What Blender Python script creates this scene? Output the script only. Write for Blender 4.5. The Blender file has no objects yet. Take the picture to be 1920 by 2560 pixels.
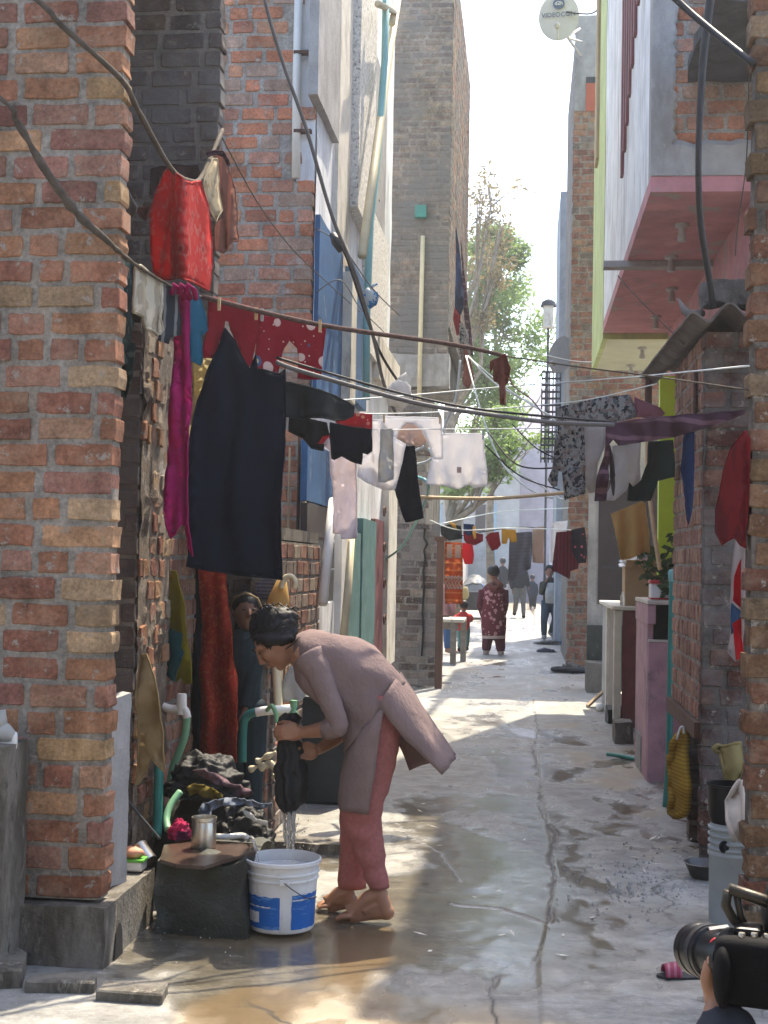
import bpy, bmesh, math, random
import numpy as np
from mathutils import Vector, Matrix, noise
from mathutils.geometry import delaunay_2d_cdt
R_ = math.radians
random.seed(7)
S = bpy.context.scene
COL = S.collection
# ------------------------------------------------------------------ camera
FPX = 3400.0                      # focal length in photo pixels (photo 1920 x 2560)
CAMP = Vector((0, 0, 1.5))
YAW, PIT, ROL = R_(5.92), R_(2.2), R_(1.1)
_f = Vector((-math.sin(YAW)*math.cos(PIT), math.cos(YAW)*math.cos(PIT), math.sin(PIT)))
_r0 = Vector((math.cos(YAW), math.sin(YAW), 0)); _u0 = _r0.cross(_f)
_r = _r0*math.cos(ROL) + _u0*math.sin(ROL); _u = _u0*math.cos(ROL) - _r0*math.sin(ROL)
cam = bpy.data.cameras.new("camera"); camo = bpy.data.objects.new("camera", cam); COL.objects.link(camo)
cam.sensor_fit = 'VERTICAL'; cam.sensor_height = 36; cam.lens = FPX/2560*36
cam.clip_start = .05; cam.clip_end = 900
m = Matrix((( _r.x, _u.x, -_f.x, 0), (_r.y, _u.y, -_f.y, 0), (_r.z, _u.z, -_f.z, CAMP.z), (0,0,0,1)))
camo.matrix_world = m
S.camera = camo
# ------------------------------------------------------------------ sky, sun, exposure
SUN_EL, SUN_AZ = R_(60), R_(17)
w = bpy.data.worlds.new("World"); S.world = w; w.use_nodes = True
nt = w.node_tree; nt.nodes.clear()
sky = nt.nodes.new('ShaderNodeTexSky'); sky.sky_type = 'NISHITA'; sky.sun_disc = False
sky.sun_elevation = SUN_EL; sky.sun_rotation = SUN_AZ
sky.air_density = 1.0; sky.dust_density = 3.0; sky.ozone_density = 1.0; sky.altitude = 200
bg = nt.nodes.new('ShaderNodeBackground'); bg.inputs[1].default_value = 0.15
out = nt.nodes.new('ShaderNodeOutputWorld')
nt.links.new(sky.outputs[0], bg.inputs[0]); nt.links.new(bg.outputs[0], out.inputs[0])
sl = bpy.data.lights.new("sun", 'SUN'); sl.energy = 2.9; sl.angle = R_(.5); sl.color = (1, .88, .68)
so = bpy.data.objects.new("sun", sl); COL.objects.link(so)
_sd = Vector((math.cos(SUN_EL)*math.sin(SUN_AZ), math.cos(SUN_EL)*math.cos(SUN_AZ), math.sin(SUN_EL)))
so.rotation_euler = (-_sd).to_track_quat('-Z', 'Y').to_euler(); so.location = (3, 10, 20)
vs = S.view_settings; vs.view_transform = 'Standard'; vs.look = 'None'; vs.exposure = 1.92; vs.gamma = 1
c = S.cycles
c.use_denoising = True; c.max_bounces = 8; c.diffuse_bounces = 4; c.glossy_bounces = 3; c.transmission_bounces = 6
c.transparent_max_bounces = 8; c.volume_bounces = 0; c.caustics_reflective = False; c.caustics_refractive = False
c.sample_clamp_indirect = 6
# ------------------------------------------------------------------ projection helpers
def ray(px, py): return _r*(px-960) + _u*(1280-py) + _f*FPX
def at(px, py, Y): d = ray(px, py); return CAMP + d*(Y/d.y)
def atx(px, py, X): d = ray(px, py); return CAMP + d*(X/d.x)
def gr(px, py, z=0.0): d = ray(px, py); return CAMP + d*((z-CAMP.z)/d.z)
def V(*a): return Vector(a)
def lerp(a, b, t): return a + (b-a)*t
def N3(x, y, z, s=0): return noise.noise(Vector((x+s*17.3, y-s*9.1, z+s*3.7)))
# ------------------------------------------------------------------ mesh builder
class MB:
    def __init__(self): self.v=[]; self.f=[]; self.c=[]; self.mi=[]; self.cc=(1,1,1); self.m=0
    def add(self, vs, fs):
        o=len(self.v); self.v += [Vector(p) for p in vs]
        for f in fs: self.f.append([i+o for i in f]); self.c.append(self.cc); self.mi.append(self.m)
        return self
    def box(self, a, b, j=0):
        x0,y0,z0=[min(a[i],b[i]) for i in range(3)]; x1,y1,z1=[max(a[i],b[i]) for i in range(3)]
        vs=[(x0,y0,z0),(x1,y0,z0),(x1,y1,z0),(x0,y1,z0),(x0,y0,z1),(x1,y0,z1),(x1,y1,z1),(x0,y1,z1)]
        if j: vs=[(x+random.uniform(-j,j),y+random.uniform(-j,j),z+random.uniform(-j,j)) for x,y,z in vs]
        return self.hexa(vs)
    def hexa(self, vs): return self.add(vs,[(0,3,2,1),(4,5,6,7),(0,1,5,4),(1,2,6,5),(2,3,7,6),(3,0,4,7)])
    def obox(self, c, ax, ay, az):            # centre and three half-axis vectors
        c,ax,ay,az=map(Vector,(c,ax,ay,az))
        return self.hexa([c-ax-ay-az,c+ax-ay-az,c+ax+ay-az,c-ax+ay-az,c-ax-ay+az,c+ax-ay+az,c+ax+ay+az,c-ax+ay+az])
    def loft(self, rings, cap=True, closed=True):
        n=len(rings[0]); o=len(self.v); vs=[p for r in rings for p in r]; fs=[]
        for i in range(len(rings)-1):
            for k in range(n if closed else n-1):
                k2=(k+1)%n; fs.append((i*n+k,i*n+k2,(i+1)*n+k2,(i+1)*n+k))
        if cap and closed: fs.append(tuple(range(n-1,-1,-1))); fs.append(tuple((len(rings)-1)*n+k for k in range(n)))
        return self.add(vs,fs)
    def tube(self, pts, rad, n=8, cap=True, flat=1.0, up=None):
        pts=[Vector(p) for p in pts]; L=len(pts)
        if not hasattr(rad,'__len__'): rad=[rad]*L
        rings=[]; prev=None
        for i,p in enumerate(pts):
            t=(pts[min(i+1,L-1)]-pts[max(i-1,0)]).normalized()
            if prev is None:
                a=Vector(up) if up else (Vector((0,0,1)) if abs(t.z)<.9 else Vector((0,1,0)))
                s=t.cross(a).normalized()
            else: s=(prev-t*prev.dot(t)).normalized()
            prev=s; q=t.cross(s)
            r=rad[i]; r1,r2=(r if hasattr(r,'__len__') else (r,r*flat))
            rings.append([p+s*(math.cos(2*math.pi*k/n)*r1)+q*(math.sin(2*math.pi*k/n)*r2) for k in range(n)])
        return self.loft(rings,cap)
    def lathe(self, prof, c, n=24, axis=(0,0,1), cap=False, xdir=None):
        c=Vector(c); ax=Vector(axis).normalized()
        s=Vector(xdir) if xdir else (Vector((1,0,0)) if abs(ax.x)<.9 else Vector((0,1,0)))
        s=(s-ax*s.dot(ax)).normalized(); q=ax.cross(s)
        rings=[[c+ax*h+s*(r*math.cos(2*math.pi*k/n))+q*(r*math.sin(2*math.pi*k/n)) for k in range(n)] for r,h in prof]
        return self.loft(rings,cap)
    def grid(self, fn, nu, nv):
        vs=[fn(i/nu,j/nv) for j in range(nv+1) for i in range(nu+1)]; w=nu+1
        return self.add(vs,[(j*w+i,j*w+i+1,(j+1)*w+i+1,(j+1)*w+i) for j in range(nv) for i in range(nu)])
    def ell(self, c, r, rot=None, n=12, mrings=8, nz=0, ns=6, sd=0):
        c=Vector(c); rings=[]
        for i in range(1,mrings):
            th=math.pi*i/mrings; rg=[]
            for k in range(n):
                ph=2*math.pi*k/n; d=Vector((math.sin(th)*math.cos(ph),math.sin(th)*math.sin(ph),math.cos(th)))
                g=1+(nz*N3(d.x*ns,d.y*ns,d.z*ns,sd) if nz else 0)
                p=Vector((d.x*r[0],d.y*r[1],d.z*r[2]))*g
                rg.append(c+(rot@p if rot else p))
            rings.append(rg)
        self.loft(rings,False)
        top=c+(rot@Vector((0,0,r[2])) if rot else Vector((0,0,r[2]))); bot=c-(rot@Vector((0,0,r[2])) if rot else Vector((0,0,r[2])))
        o=len(self.v)-len(rings)*n
        self.v+=[top,bot]; t=len(self.v)-2
        for k in range(n):
            for f in ((t,o+(k+1)%n,o+k),(t+1,o+(len(rings)-1)*n+k,o+(len(rings)-1)*n+(k+1)%n)):
                self.f.append(list(f)); self.c.append(self.cc); self.mi.append(self.m)
        return self
    def build(self, name, mat=None, parent=None, smooth=False, col=False, org=None, sa=None):
        vs=self.v
        if org is None:
            xs=[p.x for p in vs]; ys=[p.y for p in vs]; zs=[p.z for p in vs]
            org=Vector(((min(xs)+max(xs))/2,(min(ys)+max(ys))/2,min(zs)))
        me=bpy.data.meshes.new(name); me.from_pydata([p-org for p in vs],[],self.f); me.update()
        if col:
            a=me.color_attributes.new('col','FLOAT_COLOR','CORNER')
            arr=np.ones((len(me.loops),4),dtype=np.float32); i=0
            for f,cc in zip(self.f,self.c):
                for _ in f: arr[i,:3]=cc; i+=1
            a.data.foreach_set('color',arr.ravel())
        for mm in (mat if isinstance(mat,(list,tuple)) else [mat]):
            if mm: me.materials.append(mm)
        if isinstance(mat,(list,tuple)): me.polygons.foreach_set('material_index',self.mi)
        if smooth: me.polygons.foreach_set('use_smooth',[True]*len(me.polygons))
        o=bpy.data.objects.new(name,me); COL.objects.link(o)
        if smooth and sa:
            try: me.set_sharp_from_angle(angle=R_(sa))
            except Exception: pass
        if parent is not None:
            o.parent=parent; p=parent; off=Vector(p.location)
            while p.parent is not None: p=p.parent; off+=Vector(p.location)
            o.location=org-off
        else: o.location=org
        return o
def tag(o, label=None, cat=None, group=None, kind=None):
    for k,v in (('label',label),('category',cat),('group',group),('kind',kind)):
        if v: o[k]=v
    return o
def empty(name, loc, label, cat, group=None):
    o=bpy.data.objects.new(name,None); COL.objects.link(o); o.location=Vector(loc); o.empty_display_size=.1
    return tag(o,label,cat,group)
# ------------------------------------------------------------------ materials
def _n(nt,t,**kw):
    n=nt.nodes.new(t)
    for k,v in kw.items(): setattr(n,k,v)
    return n
def _noise(nt,co,scale,detail=4,rough=.6,sx=(1,1,1)):
    n=_n(nt,'ShaderNodeTexNoise'); n.inputs['Scale'].default_value=scale; n.inputs['Detail'].default_value=detail; n.inputs['Roughness'].default_value=rough
    if sx!=(1,1,1):
        mp=_n(nt,'ShaderNodeMapping'); mp.inputs['Scale'].default_value=sx; nt.links.new(co,mp.inputs[0]); co=mp.outputs[0]
    nt.links.new(co,n.inputs['Vector']); return n.outputs[0]
def _ramp(nt,fac,a,b,ca=(0,0,0,1),cb=(1,1,1,1)):
    r=_n(nt,'ShaderNodeValToRGB'); r.color_ramp.elements[0].position=a; r.color_ramp.elements[1].position=b
    r.color_ramp.elements[0].color=ca; r.color_ramp.elements[1].color=cb; nt.links.new(fac,r.inputs[0]); return r.outputs[0]
def _mix(nt,fac,a,b,mode='MIX'):
    m=_n(nt,'ShaderNodeMix',data_type='RGBA',blend_type=mode)
    for s,x in ((m.inputs[0],fac),(m.inputs[6],a),(m.inputs[7],b)):
        if hasattr(x,'is_output') or isinstance(x,bpy.types.NodeSocket): nt.links.new(x,s)
        elif isinstance(x,(tuple,list)): s.default_value=(*x[:3],1)
        else: s.default_value=x
    return m.outputs[2]
MATS={}
def M(name, base=(.5,.5,.5), rough=.8, metal=0, var=.25, scale=6, sx=(1,1,1), bump=.25, bs=40, bd=.01, bsx=None, col2=None, th=(.5,.6), s2=4, sx2=(1,1,1),
      transl=0, spec=.3, attr=False, pat=None, rv=0, clear=0):
    m=bpy.data.materials.new(name); m.use_nodes=True; nt=m.node_tree; nt.nodes.clear()
    co=_n(nt,'ShaderNodeTexCoord').outputs['Object']
    oi=_n(nt,'ShaderNodeObjectInfo')
    n1=_ramp(nt,_noise(nt,co,scale,6,.65,sx),.30,.70)
    c=_mix(nt,n1,tuple(x*(1-var) for x in base),tuple(min(1,x*(1+var)) for x in base))
    if attr:
        a=_n(nt,'ShaderNodeVertexColor',layer_name='col'); 
        f=_mix(nt,n1,(1-var,)*3,(1+var,)*3); c=_mix(nt,1.0,a.outputs[0],f,'MULTIPLY')
    if pat: c=pat(nt,co,c)
    if col2:
        for (c2,t,s,sxx) in (col2 if isinstance(col2,list) else [(col2,th,s2,sx2)]):
            n2=_ramp(nt,_noise(nt,co,s,8,.7,sxx),*t); c=_mix(nt,n2,c,c2)
    p=_n(nt,'ShaderNodeBsdfPrincipled'); nt.links.new(c,p.inputs['Base Color'])
    p.inputs['Metallic'].default_value=metal; p.inputs['Specular IOR Level'].default_value=spec
    if clear: p.inputs['Coat Weight'].default_value=clear
    if rv:
        r=_n(nt,'ShaderNodeMapRange'); r.inputs[3].default_value=max(0,rough-rv); r.inputs[4].default_value=min(1,rough+rv); nt.links.new(_noise(nt,co,scale*1.7,4,.6),r.inputs[0]); nt.links.new(r.outputs[0],p.inputs['Roughness'])
    else: p.inputs['Roughness'].default_value=rough
    if bump:
        b=_n(nt,'ShaderNodeBump'); b.inputs['Strength'].default_value=bump; b.inputs['Distance'].default_value=bd
        nt.links.new(_noise(nt,co,bs,6,.7,bsx or (1,1,1)),b.inputs['Height']); nt.links.new(b.outputs[0],p.inputs['Normal'])
    o=_n(nt,'ShaderNodeOutputMaterial'); sh=p.outputs[0]
    if transl:
        t=_n(nt,'ShaderNodeBsdfTranslucent'); nt.links.new(c,t.inputs[0]); mx=_n(nt,'ShaderNodeMixShader'); mx.inputs[0].default_value=transl
        nt.links.new(sh,mx.inputs[1]); nt.links.new(t.outputs[0],mx.inputs[2]); sh=mx.outputs[0]
    nt.links.new(sh,o.inputs[0]); MATS[name]=m; return m
def voro(nt,co,scale,feature='F1',out=0,sx=(1,1,1),rnd=1.0):
    v=_n(nt,'ShaderNodeTexVoronoi',feature=feature); v.inputs['Scale'].default_value=scale; v.inputs['Randomness'].default_value=rnd
    if sx!=(1,1,1):
        mp=_n(nt,'ShaderNodeMapping'); mp.inputs['Scale'].default_value=sx; nt.links.new(co,mp.inputs[0]); co=mp.outputs[0]
    nt.links.new(co,v.inputs['Vector']); return v.outputs[out]
def wave(nt,co,scale,dist=0,direction='X',dsc=1.0):
    v=_n(nt,'ShaderNodeTexWave',bands_direction=direction); v.inputs['Scale'].default_value=scale; v.inputs['Distortion'].default_value=dist; v.inputs['Detail Scale'].default_value=dsc
    nt.links.new(co,v.inputs['Vector']); return v.outputs[1]
# brick and masonry
EFF=(.60,.55,.50)
def BM(name,eff=.68,soot=None,plast=None,dark=.68,tan=.28):
    m=bpy.data.materials.new(name); m.use_nodes=True; nt=m.node_tree; nt.nodes.clear(); co=_n(nt,'ShaderNodeTexCoord').outputs['Object']
    a=_n(nt,'ShaderNodeVertexColor',layer_name='col'); g=lambda v:(v,v,v)
    c=_mix(nt,1.0,a.outputs[0],_mix(nt,_ramp(nt,_noise(nt,co,10,6,.65),.32,.68),g(.55),g(1.18)),'MULTIPLY')
    c=_mix(nt,1.0,c,_mix(nt,_ramp(nt,_noise(nt,co,60,5,.7),.3,.7),g(.62),g(1.32)),'MULTIPLY')
    c=_mix(nt,1.0,c,_mix(nt,_ramp(nt,_noise(nt,co,1.6,8,.7,(1,1,.55)),.36,.64),(.62,.60,.58),(1.12,1.12,1.12)),'MULTIPLY')
    c=_mix(nt,_ramp(nt,_noise(nt,co,16,9,.75),.585,.63),c,(.30,.27,.235))
    f=_n(nt,'ShaderNodeMath',operation='MULTIPLY'); nt.links.new(_ramp(nt,_noise(nt,co,7,7,.7,(1,1,1.4)),.50,.66),f.inputs[0]); f.inputs[1].default_value=tan
    c=_mix(nt,f.outputs[0],c,(.40,.30,.21))
    c=_mix(nt,_ramp(nt,_noise(nt,co,5.5,8,.75,(1,1,.8)),dark,dark+.10),c,(.09,.07,.06))
    f=_n(nt,'ShaderNodeMath',operation='MULTIPLY'); nt.links.new(_ramp(nt,_noise(nt,co,8,9,.78),eff,eff+.07),f.inputs[0]); f.inputs[1].default_value=.8
    c=_mix(nt,f.outputs[0],c,(.55,.50,.46))
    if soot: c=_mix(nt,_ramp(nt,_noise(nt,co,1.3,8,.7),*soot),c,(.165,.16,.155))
    if plast: c=_mix(nt,_ramp(nt,_noise(nt,co,1.9,9,.75),*plast),c,(.40,.37,.34))
    p=_n(nt,'ShaderNodeBsdfPrincipled'); nt.links.new(c,p.inputs['Base Color']); p.inputs['Roughness'].default_value=.92; p.inputs['Specular IOR Level'].default_value=.15
    b=_n(nt,'ShaderNodeBump'); b.inputs['Strength'].default_value=.8; b.inputs['Distance'].default_value=.008; nt.links.new(_noise(nt,co,55,9,.8),b.inputs['Height'])
    b2=_n(nt,'ShaderNodeBump'); b2.inputs['Strength'].default_value=.35; b2.inputs['Distance'].default_value=.012; nt.links.new(_noise(nt,co,13,5,.6),b2.inputs['Height']); nt.links.new(b.outputs[0],b2.inputs['Normal'])
    nt.links.new(b2.outputs[0],p.inputs['Normal']); o=_n(nt,'ShaderNodeOutputMaterial'); nt.links.new(p.outputs[0],o.inputs[0]); MATS[name]=m
BM('brick'); BM('brick_sooty',.66,(.44,.62)); BM('brick_plastered',.66,None,(.57,.64))
M('plaster_white',(.74,.755,.77),var=.18,scale=3,bump=.5,bs=25,bd=.01,col2=[((.42,.42,.42),(.50,.68),3,(1,1,.25)),((.30,.29,.27),(.60,.72),7,(1,1,.10)),((.25,.23,.20),(.66,.74),9,(1,1,.5))])
M('plaster_grey',(.33,.32,.31),var=.25,scale=4,bump=.6,bs=30,bd=.01,col2=[((.20,.19,.18),(.52,.7),2.5,(1,1,.4)),((.5,.48,.45),(.62,.72),7,(1,1,1))])
M('plaster_pale',(.62,.58,.50),var=.2,scale=4,bump=.6,bs=30,bd=.01,col2=[((.32,.28,.22),(.52,.66),4,(1,1,.35)),((.70,.66,.58),(.58,.7),9,(1,1,.5))])
M('speckled_plaster',(.72,.69,.63),var=.3,scale=30,bump=1,bs=50,bd=.015,col2=[((.25,.23,.2),(.54,.62),28,(1,1,1))])
M('cement',(.175,.16,.135),var=.35,scale=5,bump=.8,bs=45,bd=.012,rough=.8,rv=.15,col2=[((.075,.066,.052),(.46,.60),4,(1,1,.3)),((.32,.295,.25),(.58,.66),9,(1,1,.35)),((.05,.048,.04),(.60,.68),14,(1,1,.5))])
M('cement_dark',(.035,.04,.033),var=.4,scale=6,bump=.8,bs=35,bd=.012,rough=.55,spec=.4,col2=[((.12,.12,.10),(.58,.72),6,(1,1,.5))])
M('crumbling',(.17,.13,.095),var=.5,scale=9,bump=1,bs=30,bd=.03,rough=.95,col2=[((.36,.30,.22),(.54,.64),14,(1,1,.6)),((.09,.075,.06),(.56,.66),6,(1,1,.5)),((.36,.16,.10),(.6,.68),5,(1,1,1))])
M('pink_paint',(.46,.21,.225),var=.22,scale=3,bump=.4,bs=20,col2=[((.25,.16,.16),(.55,.72),1.6,(1,1,1)),((.34,.28,.26),(.57,.60),2.6,(1,1,1)),((.70,.40,.38),(.58,.75),2,(1,1,1))])
M('pink_grimy',(.45,.27,.31),var=.25,scale=5,bump=.4,bs=30,rough=.75,col2=[((.12,.10,.10),(.55,.68),4,(1,1,.7))])
M('lime_paint',(.50,.57,.24),var=.18,scale=3,bump=.3,bs=20,rough=.7,col2=[((.34,.36,.22),(.52,.68),4,(1,1,.25))])
M('cream_paint',(.60,.60,.42),var=.12,scale=3,bump=.2,bs=20,rough=.6)
M('bright_lime',(.45,.62,.03),var=.1,scale=3,bump=.1,bs=20,rough=.5)
M('blue_paint',(.025,.10,.235),var=.3,scale=4,bump=.3,bs=25,rough=.6,col2=[((.30,.38,.45),(.60,.72),6,(1,1,.4))])
M('blue_pale',(.28,.42,.50),var=.2,scale=3,bump=.2,bs=20,rough=.7)
M('teal_paint',(.09,.20,.195),var=.25,scale=5,bump=.5,bs=30,rough=.7,col2=[((.30,.36,.32),(.6,.7),7,(1,1,.5)),((.07,.10,.10),(.62,.72),5,(1,1,.4))])
M('maroon_paint',(.16,.045,.05),var=.3,scale=5,bump=.3,bs=30,rough=.6,col2=[((.30,.16,.15),(.62,.72),6,(1,1,.5))])
M('wood_brown',(.105,.055,.038),var=.35,scale=9,sx=(1,1,.15),bump=.4,bs=30,bsx=(1,1,.1),rough=.75)
M('wood_raw',(.36,.27,.17),var=.3,scale=9,sx=(1,1,.2),bump=.5,bs=30,bsx=(1,1,.15),rough=.85,col2=[((.14,.11,.08),(.6,.72),6,(1,1,.4))])
M('wood_grey',(.22,.19,.16),var=.35,scale=9,bump=.6,bs=30,rough=.85)
M('bamboo',(.58,.44,.26),var=.2,scale=9,bump=.2,bs=30,rough=.6)
M('iron_dark',(.06,.06,.065),rough=.55,metal=.3,var=.3,bump=.2)
M('door_dark',(.045,.035,.035),rough=.6,var=.3,scale=4,bump=.2)
M('hole_shade',(.012,.012,.014),rough=1,var=0,bump=0)  # near-black colour standing in for shade inside holes and cracks
M('asbestos',(.13,.115,.105),var=.35,scale=7,bump=.6,bs=50,rough=.95,col2=[((.24,.22,.20),(.58,.7),6,(1,1,1))])
M('stone_rough',(.14,.135,.13),var=.5,scale=12,bump=1,bs=30,bd=.03,rough=.95)
M('slab_dark',(.05,.056,.064),var=.35,scale=4,bump=.9,bs=14,bd=.03,rough=.95)
M('steel',(.55,.52,.46),rough=.32,metal=1,var=.12,scale=20,sx=(1,1,.1),bump=.08,bs=60,rv=.1)
M('dish_grey',(.42,.41,.39),rough=.5,var=.1,bump=.05)
M('black_plastic',(.004,.0045,.006),rough=.34,var=.2,bump=.05,spec=.28)
M('rubber_black',(.015,.015,.018),rough=.45,var=.3,bump=.2)
M('cable_grey',(.10,.095,.095),rough=.6,var=.2,bump=.2)
M('rope_brown',(.085,.048,.04),rough=.9,var=.4,scale=40,bump=.8,bs=90,bd=.006)
M('rope_jute',(.075,.06,.046),rough=.9,var=.5,scale=20,bump=.8,bs=60,bd=.006)
M('wire_white',(.62,.66,.64),rough=.5,var=.1,bump=0)
M('wire_teal',(.20,.42,.42),rough=.5,var=.1,bump=0)
M('wire_black',(.02,.02,.022),rough=.5,var=.1,bump=0)
M('pvc_white',(.72,.71,.66),rough=.4,var=.08,bump=.05)
M('pvc_cream',(.60,.52,.34),rough=.45,var=.12,bump=.05)
M('pvc_green',(.025,.20,.17),rough=.4,var=.2,bump=.1,spec=.4)
M('hose_green',(.20,.42,.24),rough=.4,var=.15,bump=.05)
M('bucket_white',(.66,.66,.65),rough=.38,var=.1,bump=.08,bs=12,spec=.4,col2=[((.42,.40,.38),(.58,.72),14,(1,1,.5)),((.45,.10,.12),(.72,.74),16,(1,1,1))])
M('bucket_label',(.015,.115,.40),rough=.35,var=.15,bump=.05,col2=[((.60,.62,.64),(.66,.68),18,(1,1,.6)),((.10,.24,.52),(.55,.6),10,(1,1,4))])
M('drum_grey',(.33,.36,.36),rough=.55,var=.15,scale=5,bump=.15,col2=[((.22,.23,.23),(.55,.72),5,(1,1,.5))])
M('cardboard',(.36,.245,.14),rough=.9,var=.12,bump=.15)
M('plastic_white',(.75,.75,.73),rough=.45,var=.08,bump=.05)
M('plastic_red',(.50,.03,.04),rough=.4,var=.1,bump=.05)
M('tyre',(.02,.022,.028),rough=.8,var=.3,bump=.6,bs=60)
M('sole_dark',(.03,.03,.035),rough=.7,var=.3)
M('bark',(.24,.20,.15),rough=.95,var=.4,bump=.8,bs=20)
M('leaf',(.22,.32,.10),rough=.6,var=.45,scale=1.4,bump=0,transl=.5)
M('leaf_olive',(.24,.19,.085),rough=.7,var=.4,scale=2,bump=0,transl=.35)
M('leaf_dark',(.045,.085,.025),rough=.6,var=.5,scale=9,bump=0,transl=.25)
M('gravel',(.27,.265,.25),rough=.6,var=.5,scale=30,bump=.5)
# skin and hair
M('skin',(.30,.15,.09),rough=.5,var=.1,scale=8,bump=.08,bs=90,bd=.003,spec=.4)
M('skin_far',(.26,.13,.085),rough=.6,var=.1,bump=0)
M('hair',(.006,.0055,.007),rough=.48,var=.4,scale=30,bump=.5,bs=90,bd=.005,spec=.25)
M('skin_shade',(.17,.09,.06),rough=.6,var=.1,bump=0)  # skin darkened, doorway shade is in the colour
M('lips',(.22,.075,.065),rough=.5,var=.1,bump=0)
# ================================================================== GROUND
def vnoise(x, y, s=0):
    xi=np.floor(x).astype(np.int64); yi=np.floor(y).astype(np.int64); fx=x-xi; fy=y-yi
    fx=fx*fx*(3-2*fx); fy=fy*fy*(3-2*fy)
    def h(a,b):
        n=(a*374761393+b*668265263+s*1442695)&0x7fffffff; n=((n^(n>>13))*1274126177)&0x7fffffff
        return ((n^(n>>16))&0xffff)/65535.0
    return (h(xi,yi)*(1-fx)+h(xi+1,yi)*fx)*(1-fy)+(h(xi,yi+1)*(1-fx)+h(xi+1,yi+1)*fx)*fy
def fbm(x,y,o=4,s=0):
    r=0;a=.5
    for i in range(o): r=r+a*vnoise(x*2**i,y*2**i,s+i*7); a*=.5
    return r
def sstep(a,b,x): t=np.clip((x-a)/(b-a),0,1); return t*t*(3-2*t)
xs=np.concatenate([[-60,-25,-12,-6,-4],np.arange(-3,-1.9,.2),np.arange(-1.9,-.5,.02),np.arange(-.5,.4,.008),np.arange(.4,1.25,.02),np.arange(1.3,2.4,.2),[3,5,9,20,60]])
ys=np.concatenate([[-30,-10,-3,0,2],np.arange(2.6,4,.1),np.arange(4,9.5,.014),np.arange(9.5,15,.05),np.arange(15,34,.25),[36,40,50,70,110,200,400]])
X,Y=np.meshgrid(xs,ys); nx,ny=len(xs),len(ys)
# photo position of each ground point, used only to lay stains and cracks where they lie
Fv=np.array(_f);Rv=np.array(_r);Uv=np.array(_u)
dz=-1.5; dep=np.maximum(X*Fv[0]+Y*Fv[1]+dz*Fv[2],.3)
PX=960+FPX*(X*Rv[0]+Y*Rv[1]+dz*Rv[2])/dep; PY=1280-FPX*(X*Uv[0]+Y*Uv[1]+dz*Uv[2])/dep
def polyd(pts):
    P=[gr(*p) for p in pts]; d=np.full(X.shape,99.0)
    wx=X+.05*(fbm(X*9,Y*9,3,5)-.45); wy=Y+.05*(fbm(X*9,Y*9,3,9)-.45)
    for a,b in zip(P[:-1],P[1:]):
        ax,ay=a.x,a.y; bx,by=b.x-ax,b.y-ay; t=np.clip(((wx-ax)*bx+(wy-ay)*by)/(bx*bx+by*by+1e-9),0,1)
        d=np.minimum(d,np.hypot(wx-ax-t*bx,wy-ay-t*by))
    return d
cr1=polyd([(1330,1740),(1345,1830),(1330,1870),(1350,1960),(1345,2020),(1385,2090),(1370,2150),(1385,2200),(1375,2260),(1370,2330),(1340,2400),(1290,2425),(1235,2440),(1225,2500),(1245,2580)])
cr2=polyd([(1130,2255),(1240,2262),(1310,2285),(1372,2310)]); cr3=polyd([(1385,2480),(1480,2455),(1600,2478),(1800,2470)]); cr4=polyd([(960,2010),(1010,2080),(1100,2130),(1150,2200)])
crk=np.maximum.reduce([np.exp(-(cr1/(.005+.016*sstep(.40,.70,fbm(X*3.5,Y*3.5,4,77))))**2)*sstep(.22,.4,fbm(X*4,Y*4,3,3)),np.exp(-(cr2/.009)**2)*.8,np.exp(-(cr3/.014)**2)*.8*.7*sstep(.4,.6,fbm(X*4,Y*4,3,31)),np.exp(-(cr4/.005)**2)*.5])
def blob(px,py,rx,ry): return np.exp(-((PX-px)/rx)**2-((PY-py)/ry)**2)
bias=-.25+1.1*blob(640,2400,420,170)+.75*blob(1230,2330,190,190)+.45*blob(1100,2100,260,130)+.45*blob(1400,2080,110,80)+.3*blob(1430,2330,200,90)+.30*blob(1250,1900,250,80)
bias=bias+.5*blob(980,2250,180,120)+.62*blob(1250,2250,200,280)+.3*blob(1300,1950,140,120)-.6*blob(250,2540,230,60)-.5*blob(1550,2540,330,70)-.35*blob(1300,2520,120,60)
n1=fbm(X*3.1,Y*1.6,5,11); n2=fbm(X*14,Y*9,4,21)
wet=sstep(-.22,.42,bias*.55+(n1-.47)*1.25+(n2-.47)*.5)
slab=sstep(0,.02,(X-np.interp(Y,[gr(*p).y for p in reversed([(1330,1740),(1350,1960),(1385,2200),(1340,2400)])],[gr(*p).x for p in reversed([(1330,1740),(1350,1960),(1385,2200),(1340,2400)])])))*(Y<14)*(Y>4.2)
wet=wet*(1-.85*np.clip(crk*1.6,0,1))
H=.014*(fbm(X*1.7,Y*1.3,4,2)-.47)*2+.006*(n2-.47)*(1-.75*wet)-.010*wet-.004*crk+.012*slab
H=np.where((np.abs(X)>2.2)|(Y>33)|(Y<3),0,H)
mud=sstep(.47,.66,fbm(X*2.3,Y*2.0,4,40)+.25*blob(1600,2000,140,160)+.3*blob(720,2480,500,170)-.1-.22*blob(1270,2200,330,420))
me=bpy.data.meshes.new('ground'); idx=np.arange(nx*ny).reshape(ny,nx)
faces=np.stack([idx[:-1,:-1],idx[:-1,1:],idx[1:,1:],idx[1:,:-1]],-1).reshape(-1,4)
me.from_pydata(np.stack([X,Y,H],-1).reshape(-1,3).tolist(),[],faces.tolist()); me.update()
a=me.color_attributes.new('col','FLOAT_COLOR','POINT')
a.data.foreach_set('color',np.stack([wet,crk,mud,np.ones_like(wet)],-1).astype(np.float32).ravel())
me.polygons.foreach_set('use_smooth',[True]*len(me.polygons))
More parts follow.
